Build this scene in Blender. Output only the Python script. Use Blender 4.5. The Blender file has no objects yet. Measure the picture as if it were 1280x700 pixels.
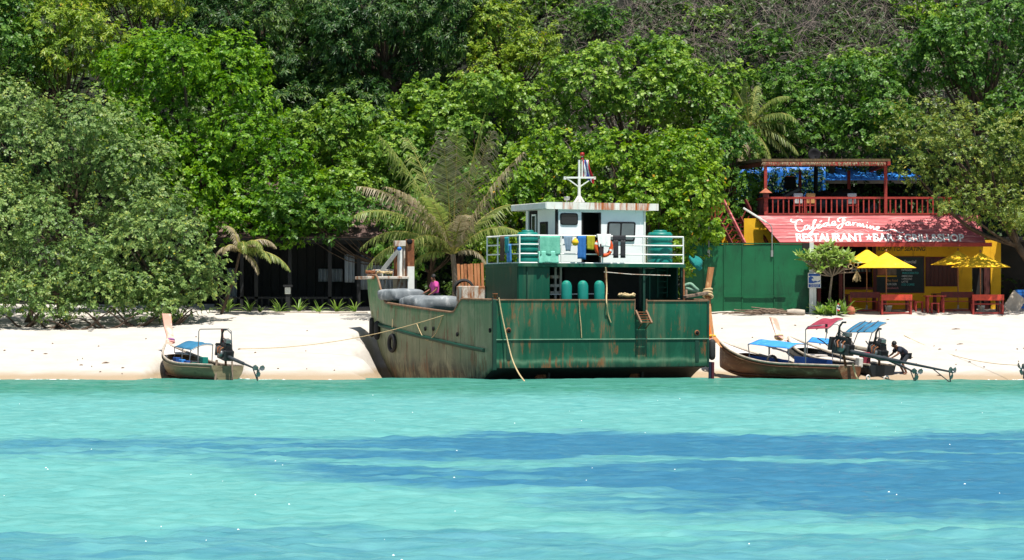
import bpy, bmesh, math, random
import numpy as np
from mathutils import Vector, Matrix, Euler
random.seed(7)
R = math.radians
scene = bpy.context.scene
COL = scene.collection

# ---------------------------------------------------------------- camera, sky, sun, exposure
FPX = 3520.0; CAMZ = 2.8; PITCH = math.atan(35.0/FPX)
cam_d = bpy.data.cameras.new('camera'); cam_d.sensor_width = 36.0; cam_d.lens = 36.0*FPX/1280.0
cam_d.clip_start = 1.0; cam_d.clip_end = 4000.0
cam = bpy.data.objects.new('camera', cam_d); COL.objects.link(cam)
cam.location = (0, 0, CAMZ); cam.rotation_euler = (math.pi/2 + PITCH, 0, 0)
scene.camera = cam
SUN_EL = R(70); sx, sy = 0.42, -0.9075                       # horizontal direction towards the sun
world = bpy.data.worlds.new('World'); scene.world = world; world.use_nodes = True
wn = world.node_tree.nodes; wn.clear()
sky = wn.new('ShaderNodeTexSky'); sky.sky_type = 'NISHITA'; sky.sun_disc = False
sky.sun_elevation = SUN_EL; sky.sun_rotation = math.atan2(sx, sy)
bg = wn.new('ShaderNodeBackground'); bg.inputs['Strength'].default_value = 0.07
wo = wn.new('ShaderNodeOutputWorld')
world.node_tree.links.new(sky.outputs[0], bg.inputs[0]); world.node_tree.links.new(bg.outputs[0], wo.inputs[0])
sun_d = bpy.data.lights.new('sun', 'SUN'); sun_d.energy = 5.0; sun_d.angle = R(0.5); sun_d.color = (1.0, 0.955, 0.88)
sun = bpy.data.objects.new('sun', sun_d); COL.objects.link(sun); sun.location = (30, 40, 80)
sdir = Vector((sx*math.cos(SUN_EL), sy*math.cos(SUN_EL), math.sin(SUN_EL)))
sun.rotation_euler = sdir.to_track_quat('Z', 'Y').to_euler()
vs = scene.view_settings; vs.view_transform = 'Standard'; vs.look = 'None'; vs.gamma = 1.0; vs.exposure = 0.68
vs.use_curve_mapping = False
scene.cycles.max_bounces = 8; scene.cycles.transparent_max_bounces = 8

# ---------------------------------------------------------------- helpers
def ray(x, y):
    cx = (x-640)/FPX; cy = (350-y)/FPX
    return Vector((cx, math.cos(PITCH)-cy*math.sin(PITCH), math.sin(PITCH)+cy*math.cos(PITCH)))
def P(x, y, Y):
    d = ray(x, y); t = Y/d.y
    return Vector((d.x*t, Y, CAMZ+d.z*t))
def lin(h):
    h = h.lstrip('#'); v = [int(h[i:i+2], 16)/255 for i in (0, 2, 4)]
    return tuple(c/12.92 if c <= .04045 else ((c+.055)/1.055)**2.4 for c in v)
def tag(o, label=None, cat=None, group=None, kind=None):
    if label: o['label'] = label
    if cat: o['category'] = cat
    if group: o['group'] = group
    if kind: o['kind'] = kind
    return o
def empty(name, loc, rz=0, label=None, cat=None, group=None):
    o = bpy.data.objects.new(name, None); COL.objects.link(o); o.empty_display_size = .2
    o.location = loc; o.rotation_euler = (0, 0, rz)
    return tag(o, label, cat, group)
def copy_tree(o, parent=None):
    c = o.copy(); COL.objects.link(c); c.parent = parent
    for ch in list(o.children): copy_tree(ch, c)
    return c
def V(*a): return Vector(a)

class MB:
    def __init__(s): s.v = []; s.f = []; s.sm = []
    def add(s, vs_, fs, smooth=False):
        n = len(s.v); s.v += [tuple(p) for p in vs_]
        s.f += [tuple(i+n for i in f) for f in fs]; s.sm += [smooth]*len(fs); return s
    def box(s, c, d, rot=None):
        hx, hy, hz = d[0]/2, d[1]/2, d[2]/2
        pts = [Vector((a*hx, b*hy, e*hz)) for e in (-1, 1) for a, b in ((-1, -1), (1, -1), (1, 1), (-1, 1))]
        if rot is not None:
            m = rot if isinstance(rot, Matrix) else Euler(rot).to_matrix()
            pts = [m @ p for p in pts]
        c = Vector(c)
        return s.add([p+c for p in pts], [(3, 2, 1, 0), (4, 5, 6, 7), (0, 1, 5, 4), (1, 2, 6, 5), (2, 3, 7, 6), (3, 0, 4, 7)])
    def bar(s, p, q, w, h=None, up=(0, 0, 1)):
        p = Vector(p); q = Vector(q); h = h or w; d = q-p; L = d.length
        if L < 1e-6: return s
        d.normalize(); up = Vector(up)
        if abs(d.dot(up)) > .98: up = Vector((0, 1, 0))
        x = d.cross(up).normalized(); z = x.cross(d)
        return s.box((p+q)/2, (w, L, h), Matrix((x, d, z)).transposed())
    def tube(s, pts, rad, n=8, cap=True, smooth=True):
        pts = [Vector(p) for p in pts]; m = len(pts)
        rad = [rad]*m if not hasattr(rad, '__len__') else rad
        vs_ = []; fs = []; prev = None
        for i, p in enumerate(pts):
            t = (pts[min(i+1, m-1)]-pts[max(i-1, 0)])
            t = t.normalized() if t.length > 1e-9 else Vector((0, 0, 1))
            if prev is None:
                a = Vector((0, 0, 1)) if abs(t.z) < .9 else Vector((1, 0, 0))
                x = t.cross(a).normalized()
            else:
                x = prev - t*prev.dot(t)
                x = x.normalized() if x.length > 1e-6 else t.orthogonal().normalized()
            prev = x; yv = t.cross(x)
            for k in range(n):
                a = 2*math.pi*k/n; vs_.append(p+(x*math.cos(a)+yv*math.sin(a))*rad[i])
        for i in range(m-1):
            for k in range(n):
                k2 = (k+1) % n; fs.append((i*n+k, i*n+k2, (i+1)*n+k2, (i+1)*n+k))
        s.add(vs_, fs, smooth)
        if cap:
            s.add(vs_[:n], [tuple(reversed(range(n)))]); s.add(vs_[-n:], [tuple(range(n))])
        return s
    def lathe(s, prof, c=(0, 0, 0), n=16, axis=None, smooth=True):
        vs_ = []; fs = []; m = len(prof); c = Vector(c)
        rot = Vector((0, 0, 1)).rotation_difference(Vector(axis)).to_matrix() if axis is not None else Matrix.Identity(3)
        for r, z in prof:
            for k in range(n):
                a = 2*math.pi*k/n; vs_.append(rot @ Vector((r*math.cos(a), r*math.sin(a), z))+c)
        for i in range(m-1):
            for k in range(n):
                k2 = (k+1) % n; fs.append((i*n+k, i*n+k2, (i+1)*n+k2, (i+1)*n+k))
        s.add(vs_, fs, smooth)
        if prof[0][0] > 1e-4: s.add(vs_[:n], [tuple(reversed(range(n)))])
        if prof[-1][0] > 1e-4: s.add(vs_[-n:], [tuple(range(n))])
        return s
    def torus(s, c, Rr, r, axis=(0, 1, 0), n=24, m=10, a0=0, a1=2*math.pi):
        rot = Vector((0, 0, 1)).rotation_difference(Vector(axis)).to_matrix(); c = Vector(c)
        full = abs(a1-a0-2*math.pi) < 1e-6
        pts = [rot @ Vector((Rr*math.cos(a0+(a1-a0)*k/n), Rr*math.sin(a0+(a1-a0)*k/n), 0))+c for k in range(n+1)]
        if not full: return s.tube(pts, r, m)
        vs_ = []; fs = []
        for k in range(n):
            a = 2*math.pi*k/n
            for j in range(m):
                b = 2*math.pi*j/m
                vs_.append(rot @ Vector(((Rr+r*math.cos(b))*math.cos(a), (Rr+r*math.cos(b))*math.sin(a), r*math.sin(b)))+c)
        for k in range(n):
            for j in range(m):
                fs.append((k*m+j, ((k+1) % n)*m+j, ((k+1) % n)*m+(j+1) % m, k*m+(j+1) % m))
        return s.add(vs_, fs, True)
    def prism(s, poly, off):
        """flat polygon (list of points) extruded by vector off"""
        poly = [Vector(p) for p in poly]; n = len(poly); off = Vector(off)
        vs_ = poly+[p+off for p in poly]
        fs = [tuple(range(n)), tuple(reversed(range(n, 2*n)))]+[(i, i+n, (i+1) % n+n, (i+1) % n) for i in range(n)]
        return s.add(vs_, fs)
    def grid(s, rows, smooth=True, close=False):
        m = len(rows); n = len(rows[0]); vs_ = [p for r_ in rows for p in r_]; fs = []
        for i in range(m-1):
            for k in range(n-1 if not close else n):
                k2 = (k+1) % n; fs.append((i*n+k, i*n+k2, (i+1)*n+k2, (i+1)*n+k))
        return s.add(vs_, fs, smooth)
    def build(s, name, mat, parent=None, bevel=0, solid=0, fix=True):
        me = bpy.data.meshes.new(name); me.from_pydata(s.v, [], s.f)
        me.polygons.foreach_set('use_smooth', s.sm)
        if fix:
            bm = bmesh.new(); bm.from_mesh(me); bmesh.ops.recalc_face_normals(bm, faces=bm.faces); bm.to_mesh(me); bm.free()
        if mat is not None: me.materials.append(mat)
        me.update()
        o = bpy.data.objects.new(name, me); COL.objects.link(o); o.parent = parent
        if solid:
            md = o.modifiers.new('solid', 'SOLIDIFY'); md.thickness = solid; md.offset = 0
        if bevel:
            md = o.modifiers.new('bevel', 'BEVEL'); md.width = bevel; md.segments = 2; md.limit_method = 'ANGLE'
        return o
def sag(p, q, drop, n=14):
    p = Vector(p); q = Vector(q)
    return [p.lerp(q, i/n)-Vector((0, 0, drop*4*(i/n)*(1-i/n))) for i in range(n+1)]
def spline(pts, n=6):
    pts = [Vector(p) for p in pts]; out = []
    for i in range(len(pts)-1):
        p0 = pts[max(i-1, 0)]; p1 = pts[i]; p2 = pts[i+1]; p3 = pts[min(i+2, len(pts)-1)]
        for k in range(n):
            t = k/n
            out.append(.5*((2*p1)+(p2-p0)*t+(2*p0-5*p1+4*p2-p3)*t*t+(3*p1-p0-3*p2+p3)*t**3))
    out.append(pts[-1]); return out

# ---------------------------------------------------------------- materials
def nmat(name):
    m = bpy.data.materials.new(name); m.use_nodes = True; nt = m.node_tree
    b = nt.nodes['Principled BSDF']; return m, nt, b
def N(nt, t, **kw):
    n = nt.nodes.new(t)
    for k, v in kw.items():
        if hasattr(n, k): setattr(n, k, v)
        else: n.inputs[k].default_value = v
    return n
def coords(nt, stretch=(1, 1, 1), obj=True):
    tc = N(nt, 'ShaderNodeTexCoord'); mp = N(nt, 'ShaderNodeMapping'); mp.inputs['Scale'].default_value = stretch
    nt.links.new(tc.outputs['Object' if obj else 'Generated'], mp.inputs['Vector']); return mp.outputs[0]
def noise(nt, vec, scale, detail=6, rough=.6, dist=0):
    n = N(nt, 'ShaderNodeTexNoise'); n.inputs['Scale'].default_value = scale; n.inputs['Detail'].default_value = detail
    n.inputs['Roughness'].default_value = rough; n.inputs['Distortion'].default_value = dist
    nt.links.new(vec, n.inputs['Vector']); return n.outputs['Fac']
def ramp(nt, fac, stops, interp='LINEAR'):
    r = N(nt, 'ShaderNodeValToRGB'); r.color_ramp.interpolation = interp; e = r.color_ramp.elements
    while len(e) < len(stops): e.new(.5)
    for i, (p, c) in enumerate(stops): e[i].position = p; e[i].color = (c[0], c[1], c[2], 1) if len(c) == 3 else c
    nt.links.new(fac, r.inputs['Fac']); return r.outputs['Color']
def mix(nt, fac, a, b):
    m = N(nt, 'ShaderNodeMix'); m.data_type = 'RGBA'
    for s_, x in ((0, fac), (6, a), (7, b)):
        if isinstance(x, (int, float)): m.inputs[s_].default_value = x
        elif isinstance(x, tuple): m.inputs[s_].default_value = (*x[:3], 1)
        else: nt.links.new(x, m.inputs[s_])
    return m.outputs[2]
def bump(nt, b, h, strength=.4, dist=.05):
    n = N(nt, 'ShaderNodeBump'); n.inputs['Strength'].default_value = strength; n.inputs['Distance'].default_value = dist
    nt.links.new(h, n.inputs['Height']); nt.links.new(n.outputs[0], b.inputs['Normal']); return n
W1 = (1, 1, 1); K0 = (0, 0, 0)
def pm(name, c, c2=None, scale=3, rough=.6, bmp=.2, stretch=(1, 1, 1), wear=None, wamt=.5, wscale=2.5, wstretch=(1, 1, .35), metal=0, spec=.4, bdist=.02):
    """plain procedural material: two-tone noise plus an optional wear/rust/dirt layer of its own shape"""
    c = lin(c) if isinstance(c, str) else c; c2 = (lin(c2) if isinstance(c2, str) else c2) or tuple(x*.72 for x in c)
    m, nt, b = nmat(name); vec = coords(nt, stretch)
    f = noise(nt, vec, scale); col = ramp(nt, f, [(.32, c2), (.68, c)])
    if wear is not None:
        wear = lin(wear) if isinstance(wear, str) else wear
        wf = noise(nt, coords(nt, wstretch), wscale, 8, .7, .4)
        col = mix(nt, ramp(nt, wf, [(1-wamt-.06, K0), (1-wamt+.06, W1)]), col, wear)
    nt.links.new(col, b.inputs['Base Color'])
    b.inputs['Roughness'].default_value = rough; b.inputs['Metallic'].default_value = metal
    b.inputs['Specular IOR Level'].default_value = spec
    if bmp: bump(nt, b, noise(nt, vec, scale*4, 5), bmp, bdist)
    return m
# ---------------------------------------------------------------- ground, hill, water
FTH = R(24); FW = 9.4; FL = 15.0
FO = P(618, 476, 110.0); FO.z = 0
fu = Vector((math.cos(FTH), math.sin(FTH), 0)); fv = Vector((-math.sin(FTH), math.cos(FTH), 0))
rng = np.random.default_rng(11)
def wob(X, Y, seed, wl, n=7):
    r_ = np.random.default_rng(seed); out = 0
    for i in range(n):
        a = r_.uniform(0, 2*math.pi); k = 2*math.pi/(wl*r_.uniform(.5, 1.6)); ph = r_.uniform(0, 6.28)
        out = out+np.sin((X*math.cos(a)+Y*math.sin(a))*k+ph)
    return out/n
def sstep(a, b, x):
    t = np.clip((x-a)/(b-a), 0, 1); return t*t*(3-2*t)
def ground_np(X, Y):
    X = np.asarray(X, float); Y = np.asarray(Y, float)
    shore = 110.15+.25*np.sin(X*.21+.6)+.15*np.sin(X*.55)+5.6*sstep(14.2, 9.0, X)*sstep(5.5, 8, X)+4.6*sstep(-14.9, -13.9, X+.05*(Y-112))*sstep(-9.6, -12.2, X)
    d = Y-(110.15+.25*np.sin(X*.21+.6)+.15*np.sin(X*.55)); e = Y-shore
    z = np.where(d < 0, .11*d, 2.6*np.clip(d/20, 0, 1)**.92)
    z = np.minimum(z, np.where(e < 0, .11*e, .30*e))
    z = np.where(d < -14, -1.54, z)
    z = z+np.clip(d-20, 0, 6)*.05
    z = z+np.clip(d, 0, 2.5)/2.5*(.045*wob(X, Y*1.4, 3, 3.2)+.028*wob(X, Y, 5, 1.1, 9))*(d < 24)
    h = np.clip(Y-135, 0, 60); z = z+.78*h*sstep(0, 8, h)+.5*wob(X, Y, 9, 9)*sstep(0, 6, h)
    # hollow scoured by the landing craft's hull
    dx = X-FO.x; dy = Y-FO.y
    u = dx*fu.x+dy*fu.y; v = dx*fv.x+dy*fv.y
    inside = sstep(-1.1, -.25, u)*sstep(FW+.5, FW-.3, u)*sstep(FL+.6, FL-1.4, v)*sstep(-3, -1, v)
    inside = inside*sstep(-.2, .7, u-np.clip(v-9.2, 0, 9)*.36)**(v > 9.2)
    notch = sstep(-6.5, -5.4, X+.052*(Y-116)+.25*np.sin(Y*1.3))*sstep(9.5, 8.6, u)*sstep(125.4, 123.6, Y+.3*X+1.5)*(u < 2)
    inside = np.maximum(inside, notch)
    z = np.where(z > -.3, z*(1-inside)+(-.3)*inside, z)
    return z
def G(X, Y): return float(ground_np(X, Y))
def np_mesh(name, verts, faces4, mat, parent=None, smooth=True, attr=None):
    me = bpy.data.meshes.new(name); nv = len(verts); nf = len(faces4)
    me.vertices.add(nv); me.vertices.foreach_set('co', np.ascontiguousarray(verts, np.float32).ravel())
    me.loops.add(nf*4); me.polygons.add(nf)
    me.loops.foreach_set('vertex_index', np.ascontiguousarray(faces4, np.int32).ravel())
    me.polygons.foreach_set('loop_start', np.arange(nf, dtype=np.int32)*4)
    me.polygons.foreach_set('loop_total', np.full(nf, 4, np.int32))
    me.polygons.foreach_set('use_smooth', np.full(nf, smooth))
    if attr:
        for k, (dom, arr) in attr.items():
            a = me.attributes.new(k, 'FLOAT', dom); a.data.foreach_set('value', np.ascontiguousarray(arr, np.float32))
    me.update(calc_edges=True); me.validate()
    if mat: me.materials.append(mat)
    o = bpy.data.objects.new(name, me); COL.objects.link(o); o.parent = parent; return o
def grid_faces(m, n):
    i, j = np.meshgrid(np.arange(m-1), np.arange(n-1), indexing='ij'); a = (i*n+j).ravel()
    return np.stack([a, a+1, a+n+1, a+n], 1)

# sand
m, nt, b = nmat('sand'); M = {}
vec = coords(nt)
f1 = noise(nt, vec, .8, 6, .65); f2 = noise(nt, vec, 9, 8, .75)
c = ramp(nt, f1, [(.3, (.44, .40, .345)), (.7, (.505, .475, .43))])
c = mix(nt, ramp(nt, f2, [(.60, K0), (.72, (.55,)*3)]), c, (.34, .28, .22))
sep = N(nt, 'ShaderNodeSeparateXYZ'); nt.links.new(vec, sep.inputs[0])
ad = N(nt, 'ShaderNodeMath', operation='MULTIPLY_ADD'); ad.inputs[1].default_value = .16; nt.links.new(f1, ad.inputs[0]); nt.links.new(sep.outputs[2], ad.inputs[2])
wet = ramp(nt, ad.outputs[0], [(.2, W1), (.42, K0)])
c = mix(nt, wet, c, (.33, .25, .16))
nt.links.new(c, b.inputs['Base Color']); b.inputs['Roughness'].default_value = .9
bump(nt, b, noise(nt, vec, 5, 9, .75), .75, .07)
M['sand'] = m
xs = np.concatenate([np.linspace(-300, -34, 12)[:-1], np.linspace(-34, 34, 330), np.linspace(34, 300, 12)[1:]])
ys = np.concatenate([np.linspace(-250, 100, 8)[:-1], np.linspace(100, 136.5, 230)])
YY, XX = np.meshgrid(ys, xs, indexing='ij')
o = np_mesh('beach', np.stack([XX.ravel(), YY.ravel(), ground_np(XX, YY).ravel()], 1), grid_faces(*YY.shape), M['sand'])
tag(o, kind='structure')
M['soil'] = pm('hill_soil', (.010, .011, .006), (.006, .009, .004), .6, .95, .6, bdist=.2)
xs = np.linspace(-300, 300, 160); ys = np.concatenate([np.linspace(136.3, 190, 45), np.linspace(200, 420, 6)])
YY, XX = np.meshgrid(ys, xs, indexing='ij')
o = np_mesh('hill', np.stack([XX.ravel(), YY.ravel(), ground_np(XX, YY).ravel()-.02], 1), grid_faces(*YY.shape), M['soil'])
tag(o, kind='structure')

# water: real ripples, seabed tint (white sand / seagrass beds) and painted shore reflection as attributes
ys = np.concatenate([np.linspace(-600, 20, 30)[:-1], 20+np.cumsum(np.linspace(.075, .16, 790))])
ys = ys[ys < 125]
t = np.linspace(-1, 1, 330); hw = np.clip(np.abs(ys)*.21+5, 10, 30)
XX = t[None, :]*hw[:, None]
side = np.array([80., 300., 900.])
XX = np.concatenate([-(hw[:, None]+side[None, ::-1]), XX, hw[:, None]+side[None, :]], 1)
YY = np.repeat(ys[:, None], XX.shape[1], 1)
def waves(X, Y):
    r_ = np.random.default_rng(21); z = 0
    for i in range(48):
        wl = (.28*1.033**i)*r_.uniform(.85, 1.15) if i < 44 else r_.uniform(1.8, 3.5); a = r_.normal(math.pi/2+.2, .8); k = 2*math.pi/wl
        amp = .0062*wl*r_.uniform(.6, 1.2)*(1 if i < 44 else .55)
        xx = X+.25*np.sin(Y*.5+i); yy = Y+.3*np.sin(X*.4+i*2)
        z = z+amp*np.sin((xx*math.cos(a)+yy*math.sin(a))*k+r_.uniform(0, 6.28))
    return z
calm = 1-.65*sstep(95, 110, YY)
Z = waves(XX, YY)*calm*np.where(np.abs(XX) < 60, 1, 0)*np.where(YY > 15, 1, 0)
# seagrass beds, and tree reflection painted along the shore
wX = XX+1.2*wob(XX, YY, 31, 6)+.5*wob(XX, YY, 32, 1.6); wY = YY+3.0*wob(XX*.6, YY, 33, 7)+1.3*wob(XX, YY, 34, 1.7)+.5*wob(XX, YY, 37, .8)
xn = wX/np.maximum(YY, 12)*5.5                                  # -1..1 across the bay
edge_far = 59.5+3.0*sstep(-1.0, .2, wX/10)
edge_near = 51.5-13.5*sstep(-9.5, 6, wX)
bed = sstep(edge_far+2.6, edge_far-2.2, wY)*sstep(edge_near-3.5, edge_near+3.0, wY)
streak = sstep(.12, .5, wob(XX*.16, YY, 35, 2.6, 9))            # lighter sandy lanes through the bed
lane = sstep(2.2, .5, np.abs(wY-51.2+.22*wX))*sstep(9, 4, wX)
bed = bed*(1-.5*streak)*(1-.6*lane)*(.62+.30*sstep(-9, 2, wX))
bed2 = sstep(36.2, 34.0, wY+2.2*wob(XX, YY, 36, 2.2))*.42
deep = np.clip(np.maximum(bed, bed2), 0, 1)
shore_refl = sstep(83, 98, YY+2.5*wob(XX, YY, 38, 3.5)+1.2*wob(XX, YY, 39, .9))*(.82+.3*wob(XX*.3, YY, 40, 1.5))  # reflected trees painted as greener water colour towards the shore
m, nt, b = nmat('sea_water'); nt.nodes.remove(b)
out = nt.nodes['Material Output']
ad_ = N(nt, 'ShaderNodeAttribute'); ad_.attribute_name = 'deep'; as_ = N(nt, 'ShaderNodeAttribute'); as_.attribute_name = 'shore_reflection'
vec = coords(nt, (.35, 1, 1)); f = noise(nt, vec, 2.2, 5, .6)
c = ramp(nt, f, [(.25, (.062, .232, .228)), (.75, (.135, .345, .325))])
cd = ramp(nt, f, [(.25, (.020, .105, .19)), (.75, (.045, .165, .25))])
cs = ramp(nt, f, [(.25, (.018, .115, .078)), (.75, (.05, .21, .15))])
fn_ = noise(nt, coords(nt, (.45, 1, 1)), 1.6, 7, .72); am = N(nt, 'ShaderNodeMath', operation='MULTIPLY_ADD'); am.inputs[1].default_value = 1.1; am.inputs[2].default_value = -.55; nt.links.new(fn_, am.inputs[0])
aa = N(nt, 'ShaderNodeMath', operation='ADD'); nt.links.new(am.outputs[0], aa.inputs[0]); nt.links.new(ad_.outputs['Fac'], aa.inputs[1])
deepf = ramp(nt, aa.outputs[0], [(.12, K0), (.85, W1)])
c = mix(nt, deepf, c, cd); c = mix(nt, as_.outputs['Fac'], c, cs)
df = N(nt, 'ShaderNodeBsdfDiffuse'); nt.links.new(c, df.inputs['Color'])
gl = N(nt, 'ShaderNodeBsdfGlossy'); gl.inputs['Roughness'].default_value = .07
gl.inputs['Color'].default_value = (1, 1, 1, 1)
fr = N(nt, 'ShaderNodeFresnel'); fr.inputs['IOR'].default_value = 1.33
bn = N(nt, 'ShaderNodeBump'); bn.inputs['Strength'].default_value = .8; bn.inputs['Distance'].default_value = .035
nt.links.new(noise(nt, coords(nt, (.6, 1, 1)), 7.5, 4, .6), bn.inputs['Height'])
nt.links.new(bn.outputs[0], gl.inputs['Normal']); nt.links.new(bn.outputs[0], fr.inputs['Normal']); nt.links.new(bn.outputs[0], df.inputs['Normal'])
mu = N(nt, 'ShaderNodeMath', operation='MULTIPLY'); mu.inputs[1].default_value = .22; nt.links.new(fr.outputs[0], mu.inputs[0])
mx = N(nt, 'ShaderNodeMixShader'); nt.links.new(mu.outputs[0], mx.inputs[0]); nt.links.new(df.outputs[0], mx.inputs[1]); nt.links.new(gl.outputs[0], mx.inputs[2])
nt.links.new(mx.outputs[0], out.inputs['Surface'])
M['water'] = m
o = np_mesh('sea_water', np.stack([XX.ravel(), YY.ravel(), Z.ravel()], 1), grid_faces(*XX.shape), m,
            attr={'deep': ('POINT', deep.ravel()), 'shore_reflection': ('POINT', np.clip(shore_refl, 0, 1).ravel())})
tag(o, kind='structure')

# ---------------------------------------------------------------- vegetation
def leaf_mat(name, stops, trans=.27, rough=.42, spec=.24):
    m, nt, b = nmat(name)
    a = N(nt, 'ShaderNodeAttribute'); a.attribute_name = 'tint'
    col = ramp(nt, a.outputs['Fac'], stops)
    nt.links.new(col, b.inputs['Base Color']); b.inputs['Roughness'].default_value = rough
    b.inputs['Specular IOR Level'].default_value = spec
    tr = N(nt, 'ShaderNodeBsdfTranslucent')
    hs = N(nt, 'ShaderNodeHueSaturation'); hs.inputs['Saturation'].default_value = 1.15; hs.inputs['Value'].default_value = 1.3
    nt.links.new(col, hs.inputs['Color']); nt.links.new(hs.outputs[0], tr.inputs['Color'])
    mx = N(nt, 'ShaderNodeMixShader'); mx.inputs[0].default_value = trans
    nt.links.new(b.outputs[0], mx.inputs[1]); nt.links.new(tr.outputs[0], mx.inputs[2])
    nt.links.new(mx.outputs[0], nt.nodes['Material Output'].inputs['Surface']); return m
LM = {
 'hib': leaf_mat('leaf_beach_hibiscus', [(0, (0.051, 0.107, 0.029)), (.5, (0.128, 0.219, 0.058)), (.9, (0.256, 0.346, 0.099)), (.975, (0.307, 0.346, 0.081)), (1, (0.420, 0.407, 0.036))]),
 'vivid': leaf_mat('leaf_vivid_green', [(0, (0.030, 0.096, 0.005)), (.5, (0.091, 0.226, 0.011)), (1, (0.232, 0.384, 0.022))], .36),
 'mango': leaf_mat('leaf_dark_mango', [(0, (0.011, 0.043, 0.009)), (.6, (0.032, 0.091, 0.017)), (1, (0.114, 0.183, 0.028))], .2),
 'gold': leaf_mat('leaf_yellow_green', [(0, (0.062, 0.129, 0.011)), (.5, (0.156, 0.257, 0.022)), (.95, (0.291, 0.365, 0.037)), (1, (0.415, 0.257, 0.043))], .3),
 'almond': leaf_mat('leaf_mid_green', [(0, (0.039, 0.113, 0.015)), (.5, (0.110, 0.220, 0.025)), (1, (0.256, 0.373, 0.046))]),
 'lime': leaf_mat('leaf_lime_green', [(0, (0.043, 0.119, 0.010)), (.5, (0.122, 0.249, 0.019)), (.97, (0.268, 0.384, 0.031)), (1, (0.488, 0.271, 0.025))], .34),
 'olive': leaf_mat('leaf_olive', [(0, (0.045, 0.083, 0.018)), (.5, (0.112, 0.171, 0.030)), (.95, (0.236, 0.281, 0.052)), (1, (0.404, 0.333, 0.067))]),
 'brush': leaf_mat('leaf_undergrowth', [(0, (0.017, 0.041, 0.007)), (.5, (0.044, 0.088, 0.015)), (1, (0.102, 0.163, 0.026))]),
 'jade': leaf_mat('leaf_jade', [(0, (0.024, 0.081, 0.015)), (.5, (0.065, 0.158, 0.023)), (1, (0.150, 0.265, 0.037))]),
}
M['bark'] = pm('bark', '#5b4a3c', '#33291f', 6, .9, .7, (1, 1, .3))
M['bark_pale'] = pm('bark_pale', '#8a7b69', '#5f5346', 6, .9, .6, (1, 1, .3))
LEAF = dict(hib=(.15, .052, 6), vivid=(.17, .062, 7), mango=(.27, .042, 9), gold=(.22, .05, 8), almond=(.19, .075, 6), lime=(.17, .07, 6), olive=(.15, .045, 6), jade=(.2, .07, 6))
def leaf_cards(p, n, L, Wd, k, r_, droop, tint_base, alpha=(.9, 1.5)):
    """rosettes at p with axis n -> diamond leaves, folded slightly; returns verts, tint"""
    cnt = len(p)
    p = np.repeat(p, k, 0); n = np.repeat(n, k, 0); m_ = len(p)
    ref = np.where(np.abs(n[:, 2:3]) > .9, np.array([[1., 0, 0]]), np.array([[0, 0, 1.]]))
    t1 = np.cross(n, ref); t1 /= np.linalg.norm(t1, axis=1, keepdims=True); t2 = np.cross(n, t1)
    ph = np.tile(np.arange(k)*2*math.pi/k, cnt)+np.repeat(r_.uniform(0, 6.28, cnt), k)+r_.normal(0, .25, m_)
    al = r_.uniform(*alpha, m_)
    l = np.cos(al)[:, None]*n+np.sin(al)[:, None]*(np.cos(ph)[:, None]*t1+np.sin(ph)[:, None]*t2)
    w = np.cross(l, n)+r_.normal(0, .25, (m_, 3)); w /= np.linalg.norm(w, axis=1, keepdims=True)+1e-9
    Ls = (L*r_.uniform(.65, 1.25, m_))[:, None]; Ws = (Wd*r_.uniform(.7, 1.2, m_))[:, None]
    dz = np.zeros((m_, 3)); dz[:, 2] = -droop*Ls[:, 0]*r_.uniform(.4, 1.3, m_)
    base = p+l*Ls*.12
    v = np.stack([base, p+l*Ls*.55+w*Ws+dz*.35, p+l*Ls+dz, p+l*Ls*.55-w*Ws+dz*.35], 1).reshape(-1, 3)
    tint = np.clip(np.repeat(tint_base, k)+r_.normal(0, .16, m_), 0, .96)
    tint = np.where(r_.random(m_) < .009, 1.0, tint)
    return v, tint
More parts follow.
